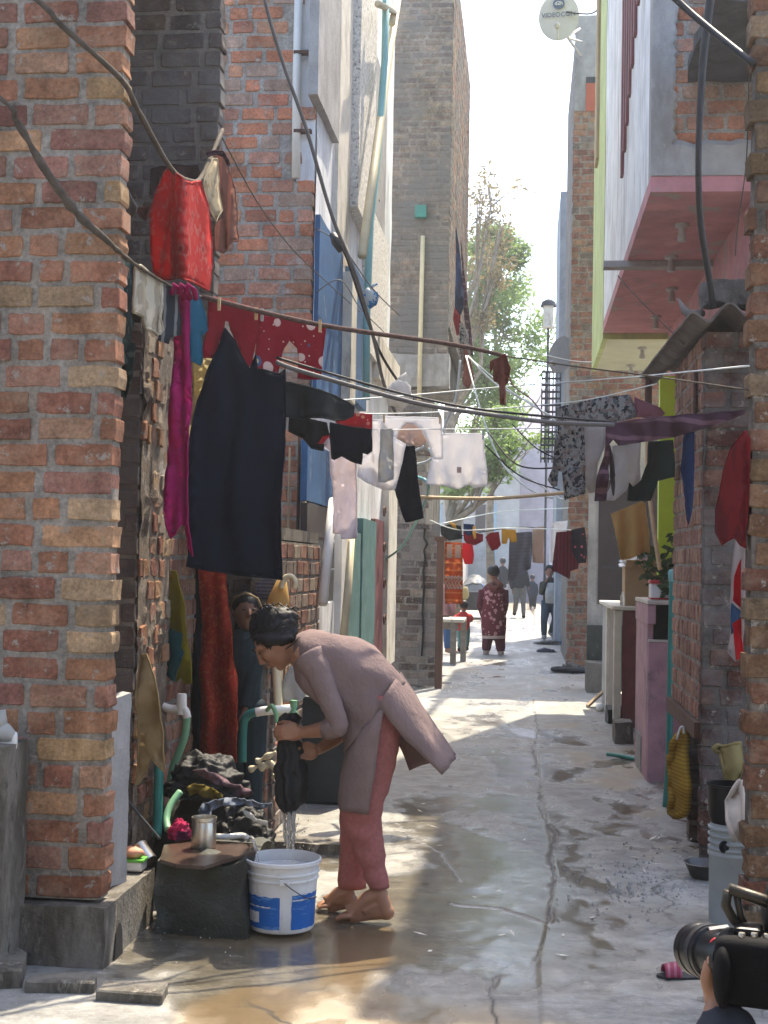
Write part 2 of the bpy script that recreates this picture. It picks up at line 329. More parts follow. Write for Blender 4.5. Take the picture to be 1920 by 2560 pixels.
def ground_mat():
    m=bpy.data.materials.new('ground'); m.use_nodes=True; nt=m.node_tree; nt.nodes.clear()
    co=_n(nt,'ShaderNodeTexCoord').outputs['Object']; at_=_n(nt,'ShaderNodeVertexColor',layer_name='col')
    sp=_n(nt,'ShaderNodeSeparateColor'); nt.links.new(at_.outputs[0],sp.inputs[0]); wet,crk,mud=sp.outputs[0],sp.outputs[1],sp.outputs[2]
    c=_mix(nt,_noise(nt,co,5,8,.7),(.25,.248,.236),(.35,.347,.328))
    c=_mix(nt,_ramp(nt,_noise(nt,co,22,6,.7),.5,.7),c,(.20,.19,.172))
    c=_mix(nt,_ramp(nt,_noise(nt,co,2.2,9,.75),.42,.62),c,(.20,.192,.172))
    c=_mix(nt,_ramp(nt,_noise(nt,co,70,3,.6),.64,.72),c,(.42,.405,.375))
    c=_mix(nt,1.0,c,_mix(nt,_ramp(nt,_noise(nt,co,9,9,.78,(.55,1,1)),.36,.64),(.60,.60,.60),(1.28,1.28,1.27)),'MULTIPLY')
    c=_mix(nt,mud,c,_mix(nt,_noise(nt,co,6,6,.7),(.235,.185,.125),(.34,.28,.20)))
    wc=_mix(nt,1.0,c,_mix(nt,_ramp(nt,wet,.55,1.0),(.80,.76,.69),(.50,.45,.37)),'MULTIPLY'); c=_mix(nt,wet,c,wc)
    wv=_n(nt,'ShaderNodeVectorMath',operation='MULTIPLY_ADD'); nz=_n(nt,'ShaderNodeTexNoise'); nz.inputs['Scale'].default_value=3.0; nz.inputs['Detail'].default_value=6; nt.links.new(co,nz.inputs['Vector']); nt.links.new(nz.outputs['Color'],wv.inputs[0]); wv.inputs[1].default_value=(.35,.35,0); nt.links.new(co,wv.inputs[2])
    vd=_n(nt,'ShaderNodeTexVoronoi',feature='DISTANCE_TO_EDGE'); vd.inputs['Scale'].default_value=1.15; nt.links.new(wv.outputs[0],vd.inputs['Vector'])
    ln=_ramp(nt,vd.outputs[0],.0,.010,(1,1,1,1),(0,0,0,1)); mk=_n(nt,'ShaderNodeMath',operation='MULTIPLY'); nt.links.new(ln,mk.inputs[0]); nt.links.new(_ramp(nt,_noise(nt,co,.9,4,.6),.45,.6),mk.inputs[1])
    c=_mix(nt,mk.outputs[0],c,(.06,.055,.05))
    c=_mix(nt,crk,c,(.025,.022,.020))
    p=_n(nt,'ShaderNodeBsdfPrincipled'); nt.links.new(c,p.inputs['Base Color'])
    mr=_n(nt,'ShaderNodeMapRange'); mr.inputs[3].default_value=.58; mr.inputs[4].default_value=.045; nt.links.new(wet,mr.inputs[0]); nt.links.new(mr.outputs[0],p.inputs['Roughness'])
    ms=_n(nt,'ShaderNodeMapRange'); ms.inputs[3].default_value=.6; ms.inputs[4].default_value=1.0; nt.links.new(wet,ms.inputs[0]); nt.links.new(ms.outputs[0],p.inputs['Specular IOR Level'])
    hs=_n(nt,'ShaderNodeMapRange'); hs.inputs[3].default_value=.6; hs.inputs[4].default_value=.07; nt.links.new(wet,hs.inputs[0])
    b=_n(nt,'ShaderNodeBump'); b.inputs['Distance'].default_value=.02; nt.links.new(hs.outputs[0],b.inputs['Strength'])
    nt.links.new(_noise(nt,co,30,10,.8),b.inputs['Height']); nt.links.new(b.outputs[0],p.inputs['Normal'])
    o=_n(nt,'ShaderNodeOutputMaterial'); nt.links.new(p.outputs[0],o.inputs[0]); return m
me.materials.append(ground_mat())
go=bpy.data.objects.new('ground',me); COL.objects.link(go)
tag(go,'wet cracked concrete lane with puddles and mud',None,None,'structure')
# ================================================================== BRICKWORK
PAL_RED=[(.33,.165,.115),(.29,.13,.095),(.36,.195,.13),(.38,.225,.145),(.31,.15,.115),(.25,.115,.09),(.35,.19,.14)]
PAL_ORG=[(.56,.22,.125),(.52,.20,.13),(.58,.28,.165),(.52,.26,.185),(.46,.31,.24)]
PAL_DARK=[(.10,.058,.05),(.08,.048,.044),(.12,.078,.06),(.14,.092,.07),(.07,.048,.046)]  # dark bricks; recess, doorway and hut-front walls have their shade painted with these
PAL_GREY=[(.27,.215,.18),(.22,.18,.165),(.31,.24,.19),(.25,.20,.175),(.35,.29,.22),(.20,.165,.16)]
PAL_WARM=[(.37,.20,.11),(.34,.165,.10),(.30,.13,.088),(.39,.225,.125),(.33,.15,.092),(.36,.18,.10),(.42,.27,.14),(.40,.275,.165)]
MORT=(.31,.285,.25)
def bricks(b, p0, u, n, W, z0, z1, th=.11, bl=.225, bh=.081, j=.02, pal=PAL_RED, keep=None, jit=.0035, prot=.0035, bev=.0035, fine=True, mort=None, mcol=MORT, rag=(0,0), mdep=.0075, sd=0):
    rnd=random.Random(sd*91+int(W*1000)); u=Vector(u).normalized(); n=Vector(n).normalized(); p0=Vector(p0); Z=Vector((0,0,1))
    P=lambda a,z,d: p0+u*a+Z*z+n*d
    nc=int(math.ceil((z1-z0)/(bh+j)))
    for k in range(nc):
        za=z0+k*(bh+j)+j*.5; zb=min(za+bh,z1)
        if zb-za<.02: continue
        x=-bl*rnd.random() if rnd.random()<.3 else (-(bl+j)/2 if k%2 else 0); 
        lo=-rag[0]*rnd.random(); hi=W+rag[1]*(rnd.random()-.3)
        while x<hi-.02:
            L=bl*(1 if rnd.random()<.85 else rnd.uniform(.45,.75)); xa=max(x+j*.5*rnd.uniform(.6,1.4),lo); xb=min(x+L,hi); x+=L+j
            if hi-x<.06 and hi-xb<.09: xb=hi; x=hi
            if xb-xa<.03: continue
            if keep and not keep((xa+xb)/2,(za+zb)/2): continue
            d0=rnd.uniform(-prot,prot*.6); dz=rnd.uniform(-.004,.004)
            c=rnd.choice(pal); g=rnd.uniform(.8,1.2); b.cc=tuple(v*g for v in c)
            if fine: ko=lambda:rnd.uniform(.03,.14); ki=lambda:rnd.uniform(.015,.06); pts=[(0,ko()),(ki(),0),(.3,0),(.65,0),(1-ki(),0),(1,ko()),(1,.5),(1,1-ko()),(1-ki(),1),(.6,1),(.3,1),(ki(),1),(0,1-ko()),(0,.5)]
            else: pts=[(0,0),(1,0),(1,1),(0,1)]
            q=[]
            for (s,t) in pts:
                q.append((lerp(xa,xb,s)+rnd.uniform(-jit,jit), lerp(za,zb,t)+dz+rnd.uniform(-jit,jit)))
            if fine:  # keep rounded corners at brick scale
                q=[(lerp(xa,xb,s) if s in(0,1,.5) else (xa+.02 if s<.5 else xb-.02),)+(qq[1],) if False else qq for (s,t),qq in zip(pts,q)]
            cx=(xa+xb)/2; cz=(za+zb)/2; sx=1-2*bev/max(xb-xa,.03); sz=1-2*bev/max(zb-za,.03)
            back=[P(a,z,-th) for a,z in q]; sh=[P(a,z,d0-bev) for a,z in q]; fr=[P(cx+(a-cx)*sx,cz+(z-cz)*sz,d0+rnd.uniform(-.0015,.0015)) for a,z in q]
            b.loft([back,sh,fr],True)
    b.cc=mcol
    for (ua,ub,zza,zzb) in (mort or [(.008,W-.008,z0,z1)]):
        nu=max(1,int((ub-ua)/.05)); nv=max(1,int((zzb-zza)/.05))
        if not fine: nu,nv=max(1,nu//4),max(1,nv//4)
        g=lambda s,t:P(lerp(ua,ub,s),lerp(zza,zzb,t),-mdep+.0035*N3(lerp(ua,ub,s)*12,lerp(zza,zzb,t)*12,sd))
        b.grid(g,nu,nv)
        b.hexa([P(ua,zza,-th+.004),P(ub,zza,-th+.004),P(ub,zza,-mdep-.008),P(ua,zza,-mdep-.008),P(ua,zzb,-th+.004),P(ub,zzb,-th+.004),P(ub,zzb,-mdep-.008),P(ua,zzb,-mdep-.008)])
UX=(1,0,0); NY=(0,-1,0)
mt=lambda s:MATS[s]
# ---- left near pillar on its plinth
YP=5.0; xe=at(280,1250,YP).x; zp=at(200,2250,YP).z
b=MB(); bricks(b,(xe-1.3,YP,0),UX,NY,1.3,zp,4.9,sd=1,rag=(0,.018),prot=.005,jit=.004,pal=PAL_WARM+PAL_WARM+PAL_RED)
pil=empty('brick_pillar',(xe-.6,YP,0),'tall red and tan brick pillar standing on the concrete plinth beside the wash place','pillar')
b.build('brickwork',mt('brick'),pil,col=True)
# plinth with ledge
b=MB(); xr=at(262,2300,4.93).x; zl=zp-.01
yb=atx(388,2150,xr).y
def rough_box(b,a,c,n=.02,fr=7,sub=.06,sd=0):
    x0,y0,z0=a; x1,y1,z1=c
    def face(fn,L1,L2): b.grid(fn,max(1,int(L1/sub)),max(1,int(L2/sub)))
    def wv(p):
        q=Vector(p); d=Vector((N3(q.x*fr,q.y*fr,q.z*fr,sd),N3(q.x*fr,q.y*fr,q.z*fr,sd+1),N3(q.x*fr,q.y*fr,q.z*fr,sd+2))); return q+d*n
    face(lambda s,t:wv((lerp(x0,x1,s),y0,lerp(z0,z1,t))),x1-x0,z1-z0); face(lambda s,t:wv((x1,lerp(y0,y1,s),lerp(z0,z1,t))),y1-y0,z1-z0)
    face(lambda s,t:wv((lerp(x1,x0,s),y1,lerp(z0,z1,t))),x1-x0,z1-z0); face(lambda s,t:wv((x0,lerp(y1,y0,s),lerp(z0,z1,t))),y1-y0,z1-z0)
    face(lambda s,t:wv((lerp(x0,x1,s),lerp(y0,y1,t),z1)),x1-x0,y1-y0); face(lambda s,t:wv((lerp(x0,x1,s),lerp(y1,y0,t),z0)),x1-x0,y1-y0)
    return b
rough_box(b,(xr-1.2,4.93,-.05),(xr,yb,zl),.012,9)
pl=b.build('plinth',mt('cement'),smooth=True,sa=50); tag(pl,'stained concrete plinth with wet ledge under the brick pillar','plinth')
b=MB(); q=atx(295,2400,xr+.004)
b.grid(lambda s,t:V(xr+.006,q.y+(s-.5)*.11,-.01+t*.13*math.sqrt(max(0,1-(2*s-1)**2))+.0),8,4); b.build('drain_hole_shade',mt('hole_shade'),pl)  # flat dark patch painted for the shade inside the drain
# far left cement wall with top
b=MB(); xw=at(12,2000,4.75).x; zt=at(30,1868,4.75).z
rough_box(b,(xw-1.2,4.75,-.05),(xw,4.97,zt),.012,8,sd=3); o=b.build('low_wall',mt('cement'),smooth=True,sa=50); tag(o,'low grey cement wall left of the brick pillar with a shoe on top','wall')
# dark recess behind pillar
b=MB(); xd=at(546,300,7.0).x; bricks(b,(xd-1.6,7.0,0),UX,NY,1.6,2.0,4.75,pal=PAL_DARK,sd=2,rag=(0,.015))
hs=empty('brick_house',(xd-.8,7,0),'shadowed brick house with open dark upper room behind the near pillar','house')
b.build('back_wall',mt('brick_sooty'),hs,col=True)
b=MB(); b.box((-3.6,4.95,4.75),(xd-.02,7.2,4.9)); b.build('unseen_roof_slab',mt('cement'),hs)  # unseen slab added overhead so the recess goes dark
b=MB(); b.box((-3.0,5.15,0),(-2.85,7.0,4.75)); b.build('side_wall',mt('cement_dark'),hs)  # unseen closing wall added to keep light out of the recess
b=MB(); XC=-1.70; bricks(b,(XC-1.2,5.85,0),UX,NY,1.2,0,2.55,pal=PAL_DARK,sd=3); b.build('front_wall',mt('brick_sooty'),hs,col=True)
b=MB(); y0=5.87; y1=atx(425,1300,XC).y
b.grid(lambda s,t:V(XC+.025*N3(s*5,t*16,1)+.022*N3(s*14,t*40,5)+.010*math.sin(t*31),lerp(y0,y1,s),t*2.6+.0),16,70)
b.grid(lambda s,t:V(lerp(XC-.25,XC,s),lerp(y0,y1,t),2.6+.05*N3(s*4,t*6,3)),6,12)
b.build('crumbling_wall',mt('crumbling'),hs,smooth=False)
b=MB(); bricks(b,(XC+.012,y0,0),(0,1,0),(1,0,0),y1-y0,.1,2.55,pal=PAL_RED[:4]+PAL_WARM+[(.4,.34,.26)],sd=33,bl=.11,th=.12,jit=.008,prot=.014,mcol=(.24,.20,.16),keep=lambda a,z:N3(a*4,z*3,1.5)>-.2)
b.build('masonry',mt('brick_plastered'),hs,col=True)
b=MB(); bricks(b,(XC+.0,y1+.01,0),(0,1,0),(1,0,0),7.3-y1,0,2.0,pal=PAL_RED,sd=4); b.build('inner_wall',mt('brick_plastered'),hs,col=True)
# low wash-place walls behind curtains
wp=empty('brick_shed',(-1.4,8.2,0),'low brick shed with curtained doorway behind the washing woman','shed')
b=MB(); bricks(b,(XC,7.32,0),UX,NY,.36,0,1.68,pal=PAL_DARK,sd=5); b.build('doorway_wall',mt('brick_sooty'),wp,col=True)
b=MB(); XB=-1.36; bricks(b,(XB,7.25,0),(0,1,0),(1,0,0),1.8,0,1.62,pal=PAL_RED+PAL_GREY,sd=6); b.build('side_wall',mt('brick_plastered'),wp,col=True)
b=MB(); b.box((XC-.2,7.45,1.63),(XB-.02,9.05,1.70)); b.box((XC-.3,6.62,1.72),(XB-.03,7.6,1.78)); b.build('unseen_roof_slab',mt('cement'),wp)  # second box is a slab added over the doorway to shade the girl
# red brick wall facing the lane
YR=9.1; xa=at(744,230,YR).x; xb=at(779,650,YR).x; zs=at(760,455,YR).z
b=MB(); bricks(b,(xb-1.6,YR,0),UX,NY,1.6,1.6,5.9,pal=PAL_ORG,sd=7,keep=lambda a,z:not(z>zs and a>1.6-(xb-xa)),mort=[(.008,1.592,1.6,zs),(.008,1.6-(xb-xa)-.01,zs,5.9)],mcol=(.42,.39,.35))
lb=empty('corner_house',(xb-.8,YR+2,0),'tall house with red brick end wall and whitewashed peeling side facing the lane','house')
b.build('end_wall',mt('brick_plastered'),lb,col=True)
b=MB(); b.box((xa-.004,YR+.02,zs),(xb,YR+.10,5.9)); b.build('corner_post',mt('plaster_white'),lb)
b=MB(); pp=[at(748,-60,YR-.03),at(742,200,YR-.03),at(740,445,YR-.03)]; b.tube(pp,.03,10); b.build('drain_pipe',mt('pvc_white'),lb,smooth=True)
for py in (125,322):
    b=MB(); q=at(752,py,YR-.06); b.box((q.x-.05,q.y-.0,q.z-.022),(q.x+.07,q.y+.05,q.z+.0)); b.build('pipe_bracket',mt('rope_brown'),lb)
XF=at(783,650,YR).x; YE=14.3
b=MB(); g=lambda s,t:V(XF+.01*N3(s*20,t*20,2),lerp(YR+.05,YE,s),t*8.8); b.grid(g,50,60); b.box((XF-2.6,YR+.12,0),(XF-.02,YE,8.8)); b.build('lane_wall',mt('plaster_white'),lb,smooth=False)
def panel(name,px0,px1,py0,py1,mat,pr=.02,par=lb,X=XF,lab=None,tk=None):
    pm=(py0+py1)/2; ya=atx(px0,pm,X).y; yb_=atx(px1,pm,X).y; ym=(ya+yb_)/2
    z0=at((px0+px1)/2,py1,ym).z; z1=at((px0+px1)/2,py0,ym).z
    b=MB(); rough_box(b,(X-.015,ya,max(z0,0)),(X+pr,yb_,z1),.004,6,.12); o=b.build(name,mt(mat),par); 
    if lab: o['label']=lab
    return o
panel('recess_shade_panel',778,836,-60,300,'plaster_grey',.05); panel('pilaster',838,870,-60,640,'plaster_pale',.03)  # first panel stands proud, its grey painted in for a recess's shade
panel('speckled_pilaster',872,915,-60,560,'speckled_plaster',.09); panel('grey_panel',918,958,170,640,'plaster_grey',.03)
panel('pilaster',905,957,560,905,'speckled_plaster',.05)
panel('blue_panel',784,846,590,1010,'blue_paint',.03,lab='upper blue painted panel'); panel('blue_panel',860,902,690,1010,'blue_paint',.06)
panel('door_frame',846,860,690,1005,'plaster_pale',.10)
panel('frieze',930,984,880,980,'plaster_pale',.07)
for k,(a_,c_,d_,e_,m_) in enumerate([(757,830,1120,1262,'blue_paint'),(757,828,1268,1345,'door_dark'),(757,826,1352,1420,'slab_dark'),(757,824,1425,1505,'slab_dark')]):
    panel('shutter',a_,c_,d_,e_,m_,.03)
panel('white_fence_panel',757,818,1508,1600,'plaster_white',.05)
panel('white_curtain',834,852,1330,1600,'plastic_white',.06); panel('teal_board',850,886,1330,1600,'teal_paint',.05)
panel('teal_pillar',888,922,1300,1640,'teal_paint',.06); dr=panel('door',924,948,1300,1660,'maroon_paint',.04)
panel('carved_post',950,972,1225,1660,'plaster_pale',.08)
for i in range(4):
    b=MB(); q=atx(961,1290+i*90,XF+.085); b.tube([q+V(.0,.10*math.cos(t)*(1-t/9),.035+.07*math.sin(t)*(1-t/9)) for t in [k*.6 for k in range(12)]],.010,6); b.build('scroll_carving',mt('wood_brown'),lb)
for (p,r,m_,nm) in [([(858,1600),(870,1470),(878,1340)],.03,'pvc_cream','pipe'),([(806,1510),(822,1350),(834,1250)],.035,'pvc_white','pipe')]:
    b=MB(); b.tube([atx(a_,c_,XF+.14) for a_,c_ in p],r,8); b.build(nm,mt(m_),lb,smooth=True)
# posts by the shed
b=MB(); b.box(at(733,1665,8.95),at(754,1060,9.03)); o=b.build('timber_post',mt('wood_brown')); tag(o,'dark timber post beside the red brick wall behind the washing lines','post')
b=MB(); b.box(at(713,1500,8.8),at(728,1120,8.86)); o=b.build('timber_post',mt('wood_raw')); tag(o,'pale weathered timber post next to the dark post','post')
b=MB(); b.tube([at(757,1600,9.0),at(759,1100,9.0)],.02,8); o=b.build('white_pipe',mt('pvc_white'),smooth=True); tag(o,'slim white upright pipe beside the dark timber post','pipe')
# pipes running up the corner house
for (pts,r,m_,lab) in [([(1000,-40),(975,120),(935,420),(905,640)],.035,'pvc_cream','long cream pipe slanting up the whitewashed house'),
                       ([(965,-40),(962,150),(945,380),(925,560),(916,800),(915,1000)],.03,'wire_teal','teal pipe running down the whitewashed house front'),
                       ([(945,10),(985,28),(980,60)],.03,'pvc_cream','short cream elbow pipe at the top of the house')]:
    b=MB(); pts3=[atx(a_,c_,XF+.22) if i else atx(a_,c_,XF+.22) for i,(a_,c_) in enumerate(pts)]; b.tube(pts3,r,8); o=b.build('pipe',mt(m_),smooth=True); tag(o,lab,'pipe')
# ---- grey brick tower
YT=16.9; tl=at(952,300,YT).x; tr=at(1129,300,YT).x; zb_=at(1040,885,YT).z; D=5.0
tw=empty('brick_tower',((tl+tr)/2,YT+2,0),'tall soot-grey brick building with overhanging upper floors and a cracked lower wall','building')
b=MB(); bricks(b,(tl,YT,0),UX,NY,tr-tl,zb_,9.4,pal=PAL_GREY,sd=11,fine=False,bl=.23,bh=.062,j=.018,jit=.006,bev=.01)
bricks(b,(tr,YT+.12,0),(0,1,0),(1,0,0),D,zb_+.4,9.4,pal=PAL_RED[3:]+PAL_GREY,sd=12,fine=False,bl=.23,bh=.062,j=.02,jit=.006)
b.build('upper_wall',mt('brick_sooty'),tw,col=True)
b=MB(); b.box((tl+.05,YT+.13,zb_),(tr-.13,YT+D,9.3)); b.build('core',mt('cement'),tw)
b=MB(); rough_box(b,(tl,YT-.02,at(1040,965,YT).z),(tr+.02,YT+.3,zb_),.02); b.build('lintel_beam',mt('plaster_grey'),tw)
b=MB(); xr2=at(1097,1500,YT).x; z1=at(1040,975,YT).z; xm=at(1062,1300,YT).x; zr=at(1080,1312,YT).z
bricks(b,(tl+.1,YT+.02,0),UX,NY,xr2-tl-.1,0,z1,pal=PAL_GREY+PAL_DARK,sd=13,fine=False,bl=.23,bh=.072,j=.02,jit=.006,keep=lambda a,z:not(z>zr and a>xm-tl-.1),mort=[(0,xm-tl-.1,0,z1),(xm-tl-.1,xr2-tl-.1,0,zr)])
b.build('lower_wall',mt('brick_sooty'),tw,col=True)
b=MB(); b.box((tl,YT+.2,0),(xm,YT+3,z1)); b.build('core',mt('cement'),tw)
b=MB(); pts=[(1062,1320),(1060,1345),(1068,1360),(1060,1375),(1063,1400),(1058,1430),(1060,1470),(1056,1530),(1058,1580),(1054,1640)]
for (a_,c_),(d_,e_) in zip(pts[:-1],pts[1:]):
    p=at(a_,c_,YT-.012);q=at(d_,e_,YT-.012); wd=.013
    b.hexa([p+V(-wd,0,0),p+V(wd,0,0),p+V(wd,.03,0),p+V(-wd,.03,0),q+V(-wd*.8,0,0),q+V(wd*.8,0,0),q+V(wd*.8,.03,0),q+V(-wd*.8,.03,0)])
b.build('crack',mt('hole_shade'),tw)
b=MB(); p=at(1086,1715,YT-.3); q=at(1110,1352,YT-.3); b.box((p.x,p.y,0.0),(q.x,q.y+.12,q.z)); b.box((p.x-.03,p.y-.03,q.z),(q.x+.04,q.y+.14,q.z+.05))
p=at(1098,1540,YT-.33); b.box((p.x-.05,p.y-.02,p.z-.012),(p.x+.12,p.y+.02,p.z+.012)); o=b.build('timber_post',mt('wood_brown')); tag(o,'tall dark brown wooden gate post at the end of the cracked wall','post')
b=MB(); p=at(1052,535,YT-.05); b.box((p.x-.07,p.y-.06,p.z-.05),(p.x+.07,p.y+.04,p.z+.10)); o=b.build('vent_box',mt('pvc_green')); tag(o,'small dark green box on the grey brick tower','box')
b=MB(); b.tube([at(1057,590,YT-.05),at(1052,800,YT-.06),at(1048,1000,YT-.1)],.028,8); o=b.build('pipe',mt('pvc_cream'),smooth=True); tag(o,'thin cream pipe running down the grey brick tower from the green box','pipe')
# ---- right near pillar
xp=at(1876,1200,YP).x
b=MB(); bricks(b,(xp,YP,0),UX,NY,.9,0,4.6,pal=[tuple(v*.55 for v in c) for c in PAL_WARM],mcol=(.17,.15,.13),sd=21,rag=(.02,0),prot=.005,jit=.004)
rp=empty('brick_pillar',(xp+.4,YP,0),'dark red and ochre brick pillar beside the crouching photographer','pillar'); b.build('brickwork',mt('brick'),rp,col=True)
# ---- second pier with lean-to roof
YQ=7.05; xq=at(1757,1400,YQ).x; yq=atx(1683,1300,xq).y
p2=empty('brick_hut',(xq+.4,YQ+.7,0),'brick hut with corrugated lean-to roof behind the near right pillar','hut')
b=MB(); bricks(b,(xq,YQ,0),UX,NY,.9,0,2.72,pal=[(c[0]*.95,c[1]*.62,c[2]*.58) for c in PAL_DARK],sd=22,mcol=(.085,.075,.068)); b.build('front_wall',mt('brick_sooty'),p2,col=True)  # hut front darkened, its shade is in the brick colour
b=MB(); zq=.72; bricks(b,(xq,YQ+.112,0),(0,1,0),(-1,0,0),yq-YQ-.112,zq,2.72,pal=[(.42,.24,.18),(.46,.28,.2),(.38,.2,.15)],sd=23,bl=.105,mcol=(.40,.35,.31)); b.build('lane_wall',mt('brick'),p2,col=True)  # lane side paler, its light is painted into the bricks
b=MB(); b.box((xq-.02,YQ+.115,zq-.085),(xq+.12,yq+.1,zq-.003)); b.build('lintel',mt('wood_brown'),p2)
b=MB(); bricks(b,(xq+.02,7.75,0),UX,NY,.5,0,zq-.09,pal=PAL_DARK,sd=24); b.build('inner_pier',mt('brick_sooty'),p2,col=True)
b=MB(); b.box((xq+.3,YQ+.13,0),(xq+.4,yq,zq)); b.build('inner_wall',mt('cement_dark'),p2)
b=MB(); xl=xq-.10
def roofp(s,t,o=0):
    x=lerp(xl,xl+.95,s); yy=lerp(6.82,9.0,t); return V(x-.07*t,yy,2.80+.035*math.cos((s*.95)/.19*2*math.pi)-.05*max(0,1-s*6)-.02*t+.01*N3(x*4,yy*3,0)-o)
b.grid(lambda s,t:roofp(s,t),60,14); b.grid(lambda s,t:roofp(s,t,.012),60,14)
for t in (0,1): b.grid(lambda s,q:roofp(s,t,.012*q),60,1)
b.grid(lambda s,q:roofp(0,s,.012*q),14,1)
b.build('corrugated_roof',mt('asbestos'),p2,smooth=True,sa=60)
b=MB(); rough_box(b,(xq-.02,6.9,2.86),(xq+.8,7.15,2.96),.04,9,.04,sd=5); o=b.build('stone_slab',mt('stone_rough'),smooth=True); tag(o,'rough grey stone slab weighing down the corrugated roof','stone')
b=MB(); b.tube([at(1695,745,7.3),at(1712,778,7.2),at(1735,790,7.1),at(1756,782,7.05)],[.004,.02,.03,.02],8); o=b.build('bent_sheet',mt('asbestos'),smooth=True); tag(o,'curled dark scrap on top of the corrugated roof','scrap')
# ---- pink balcony building
YK=8.6; cK=at(1626,480,YK); XK=cK.x; zK=cK.z; YK2=13.8
pk=empty('pink_house',(XK+1,YK+2,0),'house with pink balcony underside and peeling white side above the lane','house')
b=MB(); b.box((XK,YK,zK),(4,YK2,zK+.10)); b.build('balcony_underside',mt('pink_paint'),pk)
b=MB(); rough_box(b,(XK+.004,YK+.15,zK+.104),(3.8,YK2-.01,7.35),.008,5,.3); b.build('upper_storey',mt('plaster_white'),pk)
xz=at(1690,300,YK).x
b=MB(); bricks(b,(xz-.06,YK+.05,0),UX,NY,1.9,zK+.30,7.3,pal=PAL_ORG,sd=31,bl=.235,mcol=(.42,.4,.37)); b.build('front_wall',mt('brick_plastered'),pk,col=True)
b=MB(); b.box((XK+.01,YK+.2,7.36),(3.7,YK+.5,7.75)); b.build('shade_parapet',mt('plaster_grey'),pk)  # unseen parapet added to throw shade on the near ground
b=MB()
b.grid(lambda s,t:V(lerp(XK,xz+.03*N3(t*30,1,4)+.03*N3(t*70,1,9),s),YK-.005-.02*s*(1-s)+.02*(s>.95),zK+.102+t*3.15),10,120)
b.grid(lambda s,t:V(XK,YK-.005+s*.16,zK+.102+t*3.15),1,10)
b.grid(lambda s,t:V(lerp(XK+.01,3,s),YK-.007+(.03 if t>.9 else 0),lerp(zK+.10,zK+.33+.05*N3(s*22,2,4),t)),60,6)
b.build('plaster_band',mt('plaster_grey'),pk)
b=MB(); 
pw=[atx(1561,0,XK-.004),atx(1612,0,XK-.004)]; ya,yb2=pw[1].y,pw[0].y
zlo=atx(1583,340,XK).z
for k in range(9):
    f=k/8; yk=lerp(ya+.03,yb2-.03,f); b.box((XK-.02,yk-.05,lerp(zlo+1.1,zlo,f)),(XK+.02,yk+.05,7.3))
b.build('barred_shutter',mt('maroon_paint'),pk)
b=MB(); b.box((XK+.9,YK,0),(4,YK+.2,zK)); b.box((XK+.65,YK+.2,0),(XK+.85,YK2,zK)); b.build('ground_floor_wall',mt('pink_paint'),pk)
lz=[(1705,560),(1678,640),(1680,720),(1640,790),(1660,735)]
def lamp_holder(px,py,z,par):
    d=ray(px,py); p=CAMP+d*((z-1.5)/d.z); b=MB(); b.lathe([(.0,0),(.05,0),(.05,-.02),(.022,-.03),(.022,-.07),(.03,-.08),(.03,-.12),(.0,-.125)],p,10); return b.build('lamp_holder',mt('dish_grey'),par,smooth=True,sa=40)
for q in lz[:4]: lamp_holder(q[0],q[1],zK,pk)
b=MB(); p=atx(1700,660,XK); d=ray(1650,668); p=CAMP+d*((zK-1.5)/d.z); b.box((p.x-.45,p.y-.25,zK-.05),(p.x+1.0,p.y-.12,zK-.002)); b.build('cracked_beam',mt('plaster_grey'),pk)
# awning slab higher up
zA=at(1716,205,YK).z; xA=at(1716,205,YK).x; ya_=7.35
b=MB(); rough_box(b,(xA,ya_,zA),(2.6,YK+.0,zA+.09),.035,5,.08,sd=8); b.build('awning_slab',mt('slab_dark'),pk)
# ---- lime building
cL=at(1512,848,13.9); XL=XK-.0; zL=cL.z; YL2=16.1
lm=empty('lime_house',(XL+1,15,0),'lime green house with cream balcony underside beyond the pink house','house')
b=MB(); b.box((XL+.05,13.86,zL),(4,YL2,zL+.08)); b.build('balcony_underside',mt('cream_paint'),lm)
b=MB(); b.box((XL,13.82,zL-.01),(XL+.05,YL2,10.2)); b.box((XL+.05,13.82,zL-.012),(3.9,13.86,zL+.3)); b.box((XL+.052,13.9,zL+.09),(3.8,YL2-.02,10.2)); b.build('upper_storey',mt('lime_paint'),lm)
b=MB(); b.box((XL-.03,15.0,zL+2.2),(XL+.0,15.4,9)); b.build('window_shutter',mt('wood_raw'),lm)
lamp_holder(1606,868,zL,lm); lamp_holder(1578,912,zL,lm)
YH=17.3; xh=at(1470,1450,YH).x
b=MB(); b.box((xh,YH,0),(3,YH+.12,3.35)); b.build('ground_floor_wall',mt('plaster_grey'),lm)
p=at(1494,1510,YH-.02);q=at(1560,1300,YH-.02); b=MB(); b.box((p.x,p.y-.0,p.z),(q.x+.5,q.y+.02,q.z+.5)); dd=b.build('door',mt('door_dark'),lm)
b=MB(); b.box((p.x+.06,p.y-.015,p.z+.45),(q.x+.1,p.y-.002,p.z+.48)); b.build('rail',mt('iron_dark'),dd)
b=MB(); p=at(1466,1660,YH-.08); b.box((p.x,p.y,0),(p.x+.5,YH-.005,at(1500,1563,YH).z)); b.build('dark_base',mt('cement_dark'),lm)
b=MB(); p=gr(1467,1732); b.box((p.x,p.y,-.02),(p.x+.42,p.y+.55,at(1480,1658,p.y).z)); o=b.build('doorstep',mt('cement')); tag(o,'pale concrete doorstep block below the dark doorway','step')
b=MB(); p=at(1645,1400,12.2);q=at(1720,940,12.2); b.box((p.x,12.2,0),(q.x+.6,12.3,q.z)); o=b.build('lime_gate',mt('bright_lime')); tag(o,'bright lime green sheet door behind the plants','door')
